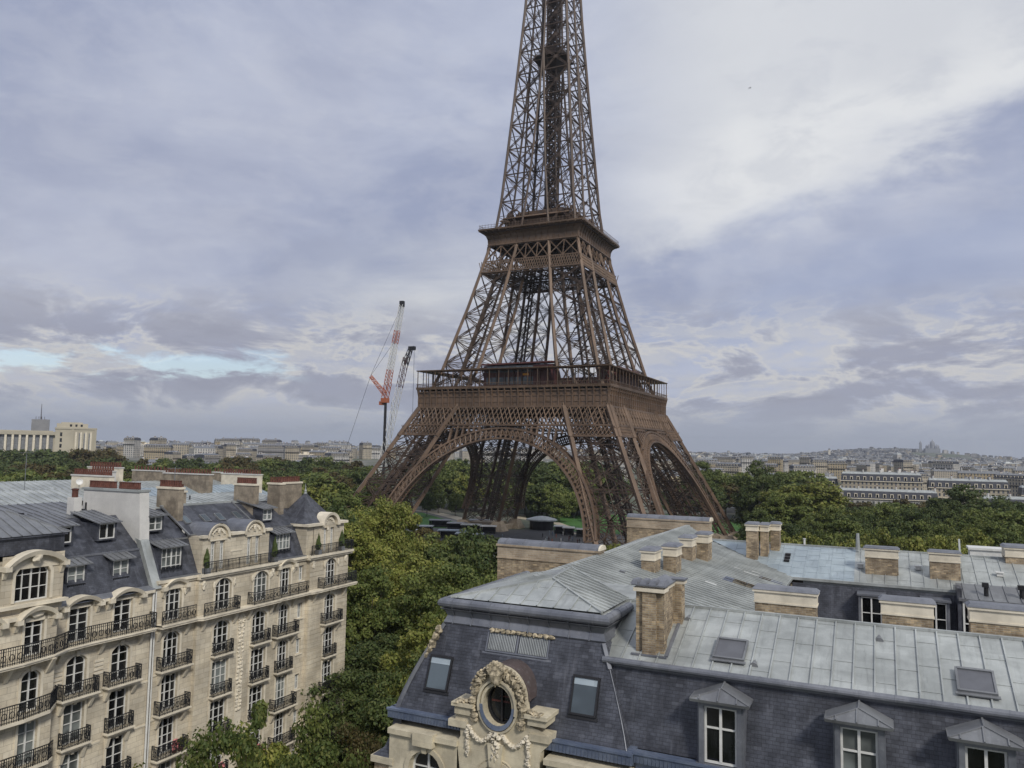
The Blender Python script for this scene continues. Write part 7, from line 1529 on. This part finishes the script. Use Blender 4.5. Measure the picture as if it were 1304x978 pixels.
# ================================================================== the far city
def mat_facade(name, c, win=(.05, .055, .065), fx=2.6, fz=3.1):
    global nt_cur
    m, b = newmat(name); uv = uvc()
    s = nt_cur.nodes.new('ShaderNodeSeparateXYZ'); nt_cur.links.new(uv, s.inputs[0])
    u = math_('FRACT', math_('DIVIDE', s.outputs[0], fx)); v = math_('FRACT', math_('DIVIDE', s.outputs[1], fz))
    a = math_('MULTIPLY', math_('GREATER_THAN', u, .30), math_('LESS_THAN', u, .72)); d = math_('MULTIPLY', math_('GREATER_THAN', v, .14), math_('LESS_THAN', v, .80))
    wn = math_('MULTIPLY', a, d)
    g = nt_cur.nodes.new('ShaderNodeNewGeometry'); sn = nt_cur.nodes.new('ShaderNodeSeparateXYZ'); nt_cur.links.new(g.outputs['Normal'], sn.inputs[0])
    wn = math_('MULTIPLY', wn, math_('LESS_THAN', math_('ABSOLUTE', sn.outputs[2]), .3))
    led = math_('MULTIPLY', math_('LESS_THAN', v, .07), .35)
    n1 = noise(geo_pos(), .08, 5, .6); oi = nt_cur.nodes.new('ShaderNodeObjectInfo')
    k = mixc(sstep(n1, .35, .65), c4(c, .82), c4(c, 1.1)); k = mixc(math_('MULTIPLY', oi.outputs['Random'], .3), k, (.25, .24, .22, 1))
    k = mixc(led, k, (.12, .11, .10, 1)); wv = noise(uv, .7, 2, .5)
    setin(b, 'Base Color', mixc(wn, k, mixc(sstep(wv, .45, .6), c4(win), c4(win, 2.6)))); b.inputs['Roughness'].default_value = .85
    return m
MT['far_church'] = mat_plain('grey_church_stone', (.24, .25, .27), .9)
MT['palace_stone'] = mat_plain('palace_stone', (.40, .365, .285), .9, 0, .12, .05)
FM = [mat_facade('cream_far_facade', (.43, .375, .28)), mat_facade('white_far_facade', (.52, .50, .46), fx=3.1, fz=2.9), mat_facade('grey_far_facade', (.28, .27, .26), fx=2.2), mat_facade('ochre_far_facade', (.40, .32, .19))]
RM = ['slate_far', 'zinc_dark', 'zinc', 'stone_plain']
def block_meshes(w_, d_, h_, kind, seed):
    rn = random.Random(seed)
    a = MB(); a.box(-w_/2, 0, -14, w_/2, d_, h_); wallm = a.mesh('wall', [FM[0]])
    r_ = MB()
    if kind == 0:      # mansard
        lo = [(-w_/2-.4,-.5,h_),(w_/2+.4,-.5,h_),(w_/2+.4,d_+.5,h_),(-w_/2-.4,d_+.5,h_)]; m_ = [(-w_/2+.2,1.2,h_+3),(w_/2-.2,1.2,h_+3),(w_/2-.2,d_-1.2,h_+3),(-w_/2+.2,d_-1.2,h_+3)]
        for i in range(4): j = (i+1) % 4; r_.poly([lo[i],lo[j],m_[j],m_[i]])
        r_.mi = 1; t = [(-w_/2+1,d_/2,h_+4.3),(w_/2-1,d_/2,h_+4.3)]; r_.poly([m_[0],m_[1],t[1],t[0]]); r_.poly([m_[2],m_[3],t[0],t[1]]); r_.poly([m_[1],m_[2],t[1]]); r_.poly([m_[3],m_[0],t[0]])
        r_.mi = 2; r_.box(-w_/2-.5,-.7,h_-.35,w_/2+.5,-.01,h_-.01); r_.mi = 3
        r_.box(-w_/2-.3,-.8,h_-6.4,w_/2+.3,-.01,h_-5.6); r_.mi = 2
        x = -w_/2+1.6
        while x < w_/2-1: r_.box(x-.7,-.1,h_+.3,x+.7,1.4,h_+2.3); r_.mi = 3; r_.box(x-.42,-.16,h_+.5,x+.42,-.11,h_+2.0); r_.mi = 2; x += 3.2
    elif kind == 1:    # shallow zinc gable
        r_.mi = 1; r_.poly([(-w_/2-.3,-.4,h_),(w_/2+.3,-.4,h_),(w_/2+.3,d_/2,h_+2.6),(-w_/2-.3,d_/2,h_+2.6)]); r_.poly([(w_/2+.3,d_+.4,h_),(-w_/2-.3,d_+.4,h_),(-w_/2-.3,d_/2,h_+2.6),(w_/2+.3,d_/2,h_+2.6)])
        r_.mi = 2; r_.poly([(-w_/2,0,h_),(-w_/2,d_/2,h_+2.5),(-w_/2,d_,h_)]); r_.poly([(w_/2,0,h_),(w_/2,d_,h_),(w_/2,d_/2,h_+2.5)])
    else:              # flat roof with plant room
        r_.mi = 2; r_.box(-w_/2-.2,-.2,h_,w_/2+.2,d_+.2,h_+.9); r_.box(-w_/5,d_*.3,h_+.9,w_/6,d_*.7,h_+3.4)
        for k in range(2, int(h_/3)): r_.box(-w_/2-.05,-.9,k*3.0-.1,w_/2+.05,-.01,k*3.0+.15)
    rm = r_.mesh('roof', ['slate_far', 'zinc_dark', 'stone_plain', 'black'])
    c_ = MB(); n = max(2, int(w_/7))
    for i in range(n):
        x = -w_/2+(w_)*(i+.5*rn.random())/n; z = h_+rn.uniform(3.6, 5.6) if kind < 2 else h_+2.2; y = rn.uniform(.2,.5)*d_
        c_.mi = 0; c_.box(x-.35, y, h_, x+.35, y+3.2, z); c_.mi = 1; c_.box(x-.3, y+.2, z, x+.3, y+3.0, z+.55)
    cm = c_.mesh('chimney', ['white_wall', 'terracotta'])
    return wallm, rm, cm
BP = []
for i in range(14):
    rr_ = random.Random(i); BP.append(block_meshes(rr_.choice((12,16,20,26,34)), rr_.choice((11,12,14)), rr_.choice((15,18,18,21,24)), [0,0,1,0,2,0,1][i % 7], i))
def put_block(x, y, z, rz, proto, fm, label, group, s=1.0, name='apartment_block', cat='building'):
    t = thing(name, label, cat, (x, y, z), rz, group); t.scale = (s, s, s)
    wl_, rm, cm = BP[proto]; o = inst('wall', wl_, t); o.material_slots[0].link = 'OBJECT'; o.material_slots[0].material = FM[fm]
    inst('roof', rm, t); inst('chimney', cm, t); return t
rn = random.Random(2024); cnt = 0; cxm, cym = CAM_POS.x, CAM_POS.y; placed = []
def free(x, y, r_):
    for a, b, c in placed:
        if (a-x)**2+(b-y)**2 < (c+r_)**2: return False
    placed.append((x, y, r_)); return True
LGR = {0: 'cream', 1: 'white', 2: 'grey', 3: 'ochre'}
def scatter(n, b0, b1, d0, d1, where, pw=1.0, rmin=15):
    global cnt
    k = 0; tries = 0
    while k < n and tries < n*60:
        tries += 1
        bz = rn.uniform(b0, b1); D = d0+(d1-d0)*rn.random()**pw; x = cxm+D*math.sin(R(bz)); y = cym+D*math.cos(R(bz))
        if not free(x, y, rmin): continue
        p = rn.randrange(14); fm = rn.choice((0,0,0,1,1,2,3)); rz = R(-bz)+rn.choice((-.55,-.2,.15,.5,.9))+rn.uniform(-.1,.1)
        put_block(x, y, terr(x, y), rz, p, fm, LGR[fm]+' city block with chimneys '+where, 'city blocks '+where, rn.uniform(.7,1.0)); k += 1
for q in (-100,-75,-50,-25,0,25): placed.append((-672+q*.56, 264.5+q*.83, 45)); placed.append((-640+q*.56, 240+q*.83, 30)); placed.append((-610+q*.56, 225+q*.83, 30))
scatter(26, -60, -49, 1010, 1600, 'on the rise left of the tower', .8)
scatter(110, -50, -37, 700, 1500, 'on the rise left of the tower', .9, 13)
scatter(36, -60, -37, 1500, 2000, 'on the rise left of the tower', 1., 20)
scatter(30, -37, -13, 700, 1500, 'glimpsed through the tower', 1.)
scatter(75, -15, 9, 640, 1300, 'in the plain right of the tower', .8)
scatter(35, -15, 9, 1300, 1900, 'in the plain right of the tower', 1., 20)
# rows of long mansard blocks at the right, facing the park
def long_block(name, label, px, py_, w_, h_, z0, rz=R(2), dep=14, fm=0, att=True, dm=None):
    t = thing(name, label, 'building', (px, py_, z0), rz)
    a = MB(); a.box(-w_/2, 0, -6, w_/2, dep, h_); a.build('wall', FM[fm], t)
    r_ = MB(); lo = [(-w_/2-.4,-.5,h_),(w_/2+.4,-.5,h_),(w_/2+.4,dep+.5,h_),(-w_/2-.4,dep+.5,h_)]; m_ = [(-w_/2+.2,1.5,h_+4.6),(w_/2-.2,1.5,h_+4.6),(w_/2-.2,dep-1.5,h_+4.6),(-w_/2+.2,dep-1.5,h_+4.6)]
    for i in range(4): j = (i+1) % 4; r_.poly([lo[i],lo[j],m_[j],m_[i]])
    r_.build('mansard', 'slate_far', t)
    r_ = MB(); r_.hexa([(p[0],p[1],h_+4.6) for p in m_], [(-w_/2+1,dep/2-1,h_+6),(w_/2-1,dep/2-1,h_+6),(w_/2-1,dep/2+1,h_+6),(-w_/2+1,dep/2+1,h_+6)]); r_.build('zinc_roof', 'zinc', t)
    r_ = MB(); r_.box(-w_/2-.6,-.8,h_-.5,w_/2+.6,-.01,h_-.02); r_.box(-w_/2-.3,-.8,h_-7.0,w_/2+.3,-.01,h_-6.6); r_.build('cornice', 'stone_plain', t)
    x = -w_/2+2.2
    while x < w_/2-1.5:
        r_ = MB(); r_.box(x-.95,-.2,h_+.4,x+.95,2.2,h_+3.0); d = r_.build('dormer', 'stone_plain', t); r_ = MB(); r_.box(x-.55,-.28,h_+.7,x+.55,-.21,h_+2.6); r_.build('pane', 'glass', d); x += 4.2
    x = -w_/2+3
    while x < w_/2:
        r_ = MB(); r_.box(x-.4,dep*.3,h_+3,x+.4,dep*.3+4,h_+7.6); c = r_.build('chimney', 'white_wall', t); r_ = MB(); r_.box(x-.3,dep*.3+.3,h_+7.6,x+.3,dep*.3+3.7,h_+8.2); r_.build('chimney_pots', 'terracotta', c); x += 11
    return t
long_block('mansard_block', 'long cream slate-mansard block, the tallest and middle one of the row facing the park', 111, 325, 50, 15.5, 3)
long_block('mansard_block', 'slate mansard block left of the tall middle block in the park-side row', 68, 332, 30, 12, 2.5)
long_block('mansard_block', 'slate mansard block right of the tall middle block in the park-side row', 163, 327, 46, 12.5, 3)
long_block('mansard_block', 'last slate mansard block of the park-side row, cut by the right frame edge', 214, 322, 44, 9.5, 3)
long_block('low_block', 'low white block in front of the park-side row', 108, 285, 70, 7, 1.5, fm=1)
long_block('low_block', 'low dark-roofed block in front of the park-side row at the right', 190, 262, 50, 6, 1.5, fm=0)
t = thing('domed_building', 'round slate dome left of the park-side mansard row', 'building', (74, 296, 0)); m_ = MB(); m_.cyl((0,0,0),(0,0,12.5),5.2,n=20); m_.build('drum', 'stone_plain', t); m_ = MB(); m_.lathe((0,0,12.5), [(5.6,0),(5.6,.5),(5.2,2.4),(4.2,4.2),(2.4,5.5),(.4,6.1),(.15,7.6)], 20); m_.build('dome', 'slate_far', t, smooth=True)
# the carpet of roofs beyond, too many to count
mb = MB(); rn = random.Random(9)
def carpet(n, b0, b1, d0, d1, pw):
    for _ in range(n):
        bz = rn.uniform(b0, b1); D = d0+(d1-d0)*rn.random()**pw; x = cxm+D*math.sin(R(bz)); y = cym+D*math.cos(R(bz)); z = terr(x, y)
        if abs(x-340) < 110 and 4000 < y < 4420: continue
        w_ = rn.uniform(9, 26); d_ = rn.uniform(9, 16); h_ = rn.choice((12,15,18,18,21,24))*rn.uniform(.75,1.0)
        if D > 3800 and abs(x-190) < 900: h_ *= .62
        if rn.random() < .012: h_ *= 1.7; w_ *= .8
        a = R(-bz)+rn.choice((-.6,-.3,0,.3,.7)); ca, sa = math.cos(a), math.sin(a)
        f = lambda u, v, zz: (x+u*ca-v*sa, y+u*sa+v*ca, z+zz)
        q = lambda e, zz: [f(-w_/2+e,-d_/2+e,zz), f(w_/2-e,-d_/2+e,zz), f(w_/2-e,d_/2-e,zz), f(-w_/2+e,d_/2-e,zz)]
        mb.mi = rn.choice((0,0,1,1,2,3)) if D < 3600 else rn.choice((0,2,2,1,3,4)); mb.hexa(q(0,-8), q(0,h_)); mb.mi = rn.choice((4,5,5,6)); lo = q(-.2,h_+.01); hi = q(2.2,h_+rn.uniform(1.2,3.8)); mb.mi = mb.mi if D < 3600 else rn.choice((4,4,5)); mb.hexa(lo, hi)
        if rn.random() < .5: mb.mi = 7; cx_ = rn.uniform(-.3,.3)*w_; P = [f(cx_-.5,-1.5,h_),f(cx_+.5,-1.5,h_),f(cx_+.5,1.5,h_),f(cx_-.5,1.5,h_)]; mb.hexa(P, [(p[0],p[1],z+h_+5.5) for p in P])
carpet(4200, -62, 11, 1700, 4200, .8); carpet(3000, -62, 11, 4200, 9000, .9); carpet(1500, -11, 2, 3900, 4900, 1.)
o = mb.build('distant_city', FM+['slate_far', 'zinc_dark', 'zinc', 'white_wall']); o['kind'] = 'stuff'; o['label'] = 'carpet of pale far city roofs running to the horizon'
# ---- palace on the left rise
P = thing('colonnaded_palace', 'pale stone palace wing with tall columns and square end pavilion at the far left', 'palace', (-672, 264.5, 18), R(56))
mb = MB(); mb.box(-120,3,-8,0,26,27.5); mb.box(-120,-.6,25,0,2.99,28.5); mb.box(-120,-.6,-8,0,2.99,5); mb.box(-120,2,28.5,-2,20,29.4); mb.build('wing', 'palace_stone', P)
x = -118
while x < -1: m_ = MB(); m_.box(x-1.0,-.3,5,x+1.0,2.6,25); m_.build('pier', 'stone_plain', P); m_ = MB(); m_.box(x+1.3,2.7,6,x+4.9,2.98,24.5); m_.build('tall_window', 'zinc_dark', P); x += 6.2
mb = MB(); mb.box(0,-3,-8,38,34,31.5); mb.box(-.5,-3.6,31.5,38.5,34.5,33.2); mb.box(15.2,-4,-8,16.8,-3.01,31.4); mb.box(36.2,-4,-8,38.2,-3.01,31.4)
pv2 = mb.build('end_pavilion', 'palace_stone', P)
for k in range(4): m_ = MB(); m_.box(18.3+k*4.6,-3.9,3,20.0+k*4.6,-3.01,28.5); m_.build('pier', 'stone_plain', pv2)
for k in range(5): m_ = MB(); m_.box(17.0+k*4.6,-3.08,4,18.2+k*4.6+(1.8 if k in (1,2,3) else 0),-3.005,27.5); m_.build('tall_window', 'zinc_dark', pv2) if k in (1,2,3) else None
for k in range(4): m_ = MB(); m_.box(4.4,-3.08,6+6*k,6.4,-3.01,10+6*k); m_.build('window', 'glass', pv2)
mb = MB(); mb.box(1,2,33.2,30,26,37.6); mb.box(5,5,37.6,25,22,39); mb.build('attic_block', 'palace_stone', P)
for k in range(3): m_ = MB(); m_.box(13+k*5,1.9,34.4,15+k*5,1.99,36.8); m_.build('window', 'glass', P)
# ---- grey tower block with mast
P = thing('hotel_tower', 'grey slab tower with a mast behind the palace', 'tower block', (-2057, 1161, 24), R(54))
mb = MB(); mb.box(-22,-8,0,22,8,76); mb.build('slab', FM[2], P)
for k in range(4): m_ = MB(); m_.cyl((-12+7*k,0,76),(-12+7*k,0,84),.7,n=6); m_.build('antenna', 'iron_dark', P)
mb = MB(); mb.cyl((0,0,76),(0,0,120),1.4,.6,8); mb.build('mast', 'iron_dark', P)
# ---- white domed church on the hill
P = thing('white_basilica', 'pale domed church with a bell tower on the distant hilltop', 'church', (340, 4325, 64), R(5)); P.scale = (1.15, 1.15, 1.0)
mb = MB(); mb.box(-30,-20,-10,30,40,16); mb.build('nave', 'far_church', P)
def dome(nm, x, y, r_, z0, z1):
    m_ = MB(); m_.cyl((x,y,z0),(x,y,z0+(z1-z0)*.45),r_,n=14); b = m_.build('drum', 'far_church', P); m_ = MB(); q = (z1-z0)*.45
    m_.lathe((x,y,z0+q), [(r_*1.05,0),(r_*1.02,q*.3),(r_*.8,q*.65),(r_*.4,q*.9),(r_*.2,q*.95),(r_*.18,q*1.15),(0,q*1.25)], 14); m_.build('dome', 'far_church', P, smooth=True)
dome('d', 2, 5, 10.5, 12, 63); dome('d', -14, -6, 5, 12, 38); dome('d', 17, -6, 5, 12, 38); dome('d', 26, 16, 5, 12, 36); dome('d', -20, 16, 5, 12, 36)
mb = MB(); mb.box(-50,10,-10,-40,20,38); mb.lathe((-45,15,38), [(6,0),(5.5,6),(3.5,11),(1,15),(0,20)], 10); mb.build('bell_tower', 'far_church', P)
for x, y, z, h_, w_, lb in ((-130, 3900, 30, 34, 10, 'distant dark slab tower left of the church hill'), (215, 4400, 52, 20, 12, 'small water tower on the ridge left of the domed church')):
    t = thing('distant_tower', lb, 'tower', (x, y, z)); m_ = MB(); m_.box(-w_/2,-w_/2,-10,w_/2,w_/2,h_); m_.build('shaft', 'stone_plain', t); m_ = MB(); m_.lathe((0,0,h_), [(w_*.6,0),(w_*.5,3),(0,7)], 8); m_.build('cap', 'slate_far', t)
t = thing('slate_spire', 'dark pointed roof with a flag at the right frame edge on the skyline', 'spire', (430, 800, 8)); m_ = MB(); m_.box(-13,-8,0,13,8,22); m_.build('wall', 'stone_plain', t); m_ = MB(); m_.lathe((0,0,22), [(10,0),(6.5,3.5),(4,6),(2.6,10),(1,15),(.3,19)], 8); m_.build('roof', 'slate_far', t); m_ = MB(); m_.cyl((0,0,40),(0,0,47),.25,n=6); m_.box(-2.2,-.1,44.6,-.1,.1,46.6); m_.build('flag', 'white', t)
t = thing('tower_crane', 'small red tower crane on the skyline below the domed church', 'crane', (322, 1010, 6)); m_ = MB(); m_.truss((0,0,0),(0,0,40),1.8,(0,1,0),.5,14,.3); m_.build('mast', 'orange', t)
m_ = MB(); m_.truss((-13,0,38),(2,0,39),2.,(0,1,0),.6,6,.4); m_.box(-13,-1,34,-8,1,38); m_.build('counter_jib', 'orange', t); m_ = MB(); m_.truss((1,0,39),(34,6,40),1.6,(0,1,0),.4,12,.25); m_.build('jib', 'white', t); m_ = MB(); m_.box(-2.4,-1.2,34,2.4,1.2,39); m_.build('cab', 'orange', t)
# ================================================================== cranes beside the tower
def lat(mb, a, b, wa, wb, n, bar):
    a = Vector(a); b = Vector(b); t = (b-a).normalized(); x = t.cross(Vector((0,1,0))).normalized(); y = t.cross(x).normalized()
    def c(k, i, j): w_ = wa+(wb-wa)*k; return a.lerp(b, k)+x*(i*w_/2)+y*(j*w_/2)
    for i in (-1, 1):
        for j in (-1, 1): mb.beam(c(0,i,j), c(1,i,j), bar)
    for k in range(n):
        p, q = k/n, (k+1)/n
        for i in (-1, 1): mb.beam(c(p,i,-1), c(q,i,1), bar*.6); mb.beam(c(p,-1,i), c(q,1,i), bar*.6); mb.beam(c(q,i,-1), c(q,i,1), bar*.5)
T1 = thing('luffing_crane', 'tall crane with dark mast and red and white lattice jib left of the tower', 'crane', (-126.3, 75.6, 0))
def rel(p, o=(-126.3, 75.6, 0)): return (p[0]-o[0], p[1]-o[1], p[2]-o[2])
m_ = MB(); m_.cyl((0,0,0),(.2,.2,60),.85,.75,10); m_.build('mast', 'black', T1)
m_ = MB(); lat(m_, rel((-126.4,75.5,62)), rel((-125.2,76.2,70)), 2.6, 2.6, 3, .3); m_.box(-1.9,-1.5,59.5,1.7,1.5,62); lat(m_, rel((-126.5,75.5,64)), rel((-133.0,71,73.5)), 1.8, 1.2, 4, .3); m_.box(-3.2,-1.1,58.3,-1.2,1.1,60.2); m_.build('machinery_deck', 'orange', T1)
pt = lambda k: tuple(Vector(rel((-125.3,76.0,70))).lerp(Vector(rel((-120.2,79.8,112.7))), k))
for k in range(6):
    m_ = MB(); lat(m_, pt(k/6), pt((k+1)/6), 2.6-.1*k, 2.5-.1*k, 4, .26); m_.build('jib_section', 'white' if k not in (0, 3) else 'orange', T1)
m_ = MB(); m_.beam(rel((-133,71,73.5)), pt(1.), .14); m_.beam(rel((-133,71,73.5)), pt(.55), .14); m_.beam(rel((-133,71,73.2)), rel((-146,62,20)), .16); m_.build('stay_cables', 'iron_black', T1)
m_ = MB(); e = pt(1.); m_.box(e[0]-1.1,e[1]-1,e[2]-1,e[0]+1.1,e[1]+1,e[2]+2); m_.build('jib_head', 'black', T1)
T2 = thing('crawler_crane', 'second crane with one long inclined white lattice boom and dark head', 'crane', (-131, 72.5, 0))
rel2 = lambda p: rel(p, (-131, 72.5, 0))
for k in range(5):
    m_ = MB(); a_, b_ = Vector((0,0,3)), Vector(rel2((-117.6,81.5,84))); lat(m_, a_.lerp(b_, k/5), a_.lerp(b_, (k+1)/5), 3.0-.12*k, 2.9-.12*k, 5, .24); m_.build('boom_section', 'white' if k < 4 else 'redbrown', T2)
m_ = MB(); lat(m_, rel2((-118.2,81.1,80)), rel2((-115.6,82.8,89.5)), 2.5, 1.6, 3, .4); e = rel2((-115.4,82.9,89)); m_.box(e[0]-1.5,e[1]-1,e[2]-.8,e[0]+2.2,e[1]+1,e[2]+1.2); m_.build('boom_head', 'black', T2)
m_ = MB(); m_.beam(rel2((-114.0,83.6,88.5)), rel2((-114.0,83.6,32)), .12); m_.beam(rel2((-124,78,60)), rel2((-123,78,22)), .12); m_.build('hoist_rope', 'iron_black', T2)
m_ = MB(); m_.box(-4,-3,0,4,3,3.5); m_.box(-6,-2.4,1.2,-3.9,2.4,4.2); m_.build('undercarriage', 'black', T2)
# ================================================================== plaza furniture
def kiosk(x, y, w_, d_, h_, label, rm='white', bm='black'):
    t = thing('kiosk', label, 'kiosk', (x, y, 0.02), R(20), 'kiosks on the plaza under the tower'); m_ = MB(); m_.box(-w_/2,-d_/2,0,w_/2,d_/2,.9); m_.box(-w_/2+.3,d_/2-.3,.9,w_/2-.3,d_/2,h_-.1)
    for sx in (-1, 1): m_.box(sx*(w_/2-.1)-.1,-d_/2,.9,sx*(w_/2-.1)+.1,d_/2-.31,h_-.1)
    m_.build('body', bm, t); m_ = MB(); m_.hexa([(-w_/2-.5,-d_/2-.6,h_-.1),(w_/2+.5,-d_/2-.6,h_-.1),(w_/2+.5,d_/2+.4,h_-.1),(-w_/2-.5,d_/2+.4,h_-.1)], [(-w_/2-.3,-d_/2-.4,h_+.3),(w_/2+.3,-d_/2-.4,h_+.3),(w_/2+.3,d_/2+.2,h_+.3),(-w_/2-.3,d_/2+.2,h_+.3)]); m_.build('roof', rm, t)
kio = [(560,668,9,'zinc_dark'),(582,672,8,'zinc_dark'),(600,674,8,'zinc'),(612,668,10,'zinc_dark'),(622,676,6,'white'),(540,676,7,'zinc'),(530,682,6,'white'),(578,682,12,'zinc_blue'),(598,686,10,'zinc_blue'),(712,676,4,'white'),(724,678,4.5,'white'),(740,680,4,'zinc'),(750,680,4,'white')]
klab = ['long dark-roofed kiosk left of the far tower foot','dark-roofed kiosk second from the left in the row','grey-roofed kiosk before the far tower foot','wide dark kiosk against the far masonry base','small white-roofed kiosk right of the dark ones','grey kiosk near the left lawn','small white kiosk by the left tower leg','long bluish flat-roofed shelter in front of the kiosks','second bluish shelter nearer the chimney wall','white-topped kiosk at the right, left of the trio','white-topped kiosk with dark sides right of the path','grey-topped kiosk by the nearest leg','last white-topped kiosk beside the nearest leg']
KP = KIOSKS
for (px_, py__, w_, rm_), (kx, ky), lb in zip(kio, KP, klab): kiosk(kx, ky, w_, 3.5, 3.0, lb, rm_)
t = thing('entrance_pavilion', 'round dark glass pavilion with pale roof beside the far masonry base', 'pavilion', (-28, 60, 0)); m_ = MB(); m_.cyl((0,0,0),(0,0,4),5.5,n=16); m_.build('glazed_wall', 'black', t); m_ = MB(); m_.lathe((0,0,4), [(7.2,0),(7,.5),(3,1.6),(0,2.0)], 16); m_.build('roof', 'zinc', t)
rn = random.Random(4); 
def person(x, y, c, label):
    t = thing('person', label, 'person', (x, y, .02), rn.uniform(0, 6.28), 'visitors on the plaza')
    m_ = MB(); m_.lathe((0,0,0), [(.07,0),(.1,.05),(.13,.45),(.17,.85),(.18,1.0),(.22,1.35),(.2,1.45),(.07,1.5),(.065,1.54),(.1,1.6),(.105,1.68),(.07,1.76),(0,1.79)], 10); m_.beam((.2,0,1.4),(.27,.05,.85),.09); m_.beam((-.2,0,1.4),(-.27,.05,.85),.09); m_.build('body', c, t, smooth=True)
pm_ = ['black','white','redbrown','zinc_blue','black','orange','lead_blue']
for i, (px_, py__) in enumerate(PEOPLE): person(px_, py__, pm_[i % 7], ('dark','white','dark red','pale blue','black','orange','blue')[i % 7]+'-clad visitor standing on the plaza under the tower')
# buses glimpsed beyond the left leg
for k, (x, y) in enumerate(BUSES):
    t = thing('tour_bus', ['white bus nearest the left tower leg', 'white bus parked behind the first, left of the tower', 'white bus farthest along the quay'][k], 'bus', (x, y, 0), R(35)); m_ = MB(); m_.box(-6,-1.25,.45,6,1.25,1.5); m_.box(-5.98,-1.24,2.5,5.98,1.24,3.3); m_.build('body', 'white', t); m_ = MB(); m_.box(-5.9,-1.2,1.5,5.9,1.2,2.5); m_.build('window_band', 'glass', t)
    for q in (-4, 4):
        for s_ in (-1, 1): m_ = MB(); m_.cyl((q,s_*1.0,.5),(q,s_*1.27,.5),.5,n=12); m_.build('wheel', 'black', t)
# a bird high in the sky at the right
t = thing('bird', 'tiny dark bird gliding high in the sky right of the tower', 'bird', BIRD, R(40)); t.scale = (.42,.42,.42); m_ = MB()
m_.blob((0,0,0), (.28,.07,.07), 1, .05, 10, 8); m_.blob((.3,0,.02), (.06,.05,.05), 2, .05, 8, 6); m_.hexa([(-.5,-.06,0),(-.25,-.03,0),(-.25,.03,0),(-.5,.06,0)],[(-.5,-.06,.015),(-.25,-.03,.02),(-.25,.03,.02),(-.5,.06,.015)])
for s_ in (-1, 1): a = [(.13,s_*.04,.0),(-.1,s_*.04,.0),(-.06,s_*.32,.13),(.1,s_*.32,.13)]; b = [(.1,s_*.32,.13),(-.06,s_*.32,.13),(-.16,s_*.66,.05),(-.1,s_*.68,.05)]; m_.hexa(a, [(p[0],p[1],p[2]+.02) for p in a]); m_.hexa(b, [(p[0],p[1],p[2]+.015) for p in b])
m_.build('body', 'black', t)
# ================================================================== air
if HAZE > 0:
    m = bpy.data.materials.new('haze'); m.use_nodes = True; nn_ = m.node_tree; nn_.nodes.clear()
    pv_ = nn_.nodes.new('ShaderNodeVolumePrincipled'); pv_.inputs['Color'].default_value = (.80, .86, .95, 1); pv_.inputs['Density'].default_value = HAZE; pv_.inputs['Anisotropy'].default_value = .2
    oo = nn_.nodes.new('ShaderNodeOutputMaterial'); nn_.links.new(pv_.outputs[0], oo.inputs['Volume']); MT['haze'] = m
    mb = MB(); mb.box(-17000, -17000, -2, 17000, 17000, 345); o = mb.build('haze', 'haze'); o['kind'] = 'stuff'

for k, (x, y, z, h, lb) in enumerate(((58.5,-221.5,31.2,2.4,'thin roof aerial on the turreted block'), (60.5,-241,31.3,1.6,'thin roof aerial at the far left roofs'), (45.5,-226,31.5,3.2,'taller thin aerial on the rear roofs left of the white party wall'))):
    t = thing('roof_aerial', lb, 'aerial', (x, y, z)); m_ = MB(); m_.cyl((0,0,-.5),(0,0,h),.03,n=6); m_.build('pole', 'zinc_dark', t); m_ = MB(); m_.beam((0,-.6,h-.1),(0,.6,h-.1),.03)
    for q in range(6): m_.beam((-.28+.02*q,-.55+.22*q,h-.1),(.28-.02*q,-.55+.22*q,h-.1),.02)
    m_.build('crossbars', 'zinc_dark', t)
mb = MB(); pts = [(107.7+1.6*i, -233.05, 28.3+.03*math.sin(i*1.3)-.02*i) for i in range(17)]
for a, b in zip(pts[:-1], pts[1:]): mb.beam(a, b, .035)
o = mb.build('cable', 'iron_black', None, base=(108,-233,28.2)); tag(o, 'thin black cable strung along the courtyard behind the front ridge', 'cable')
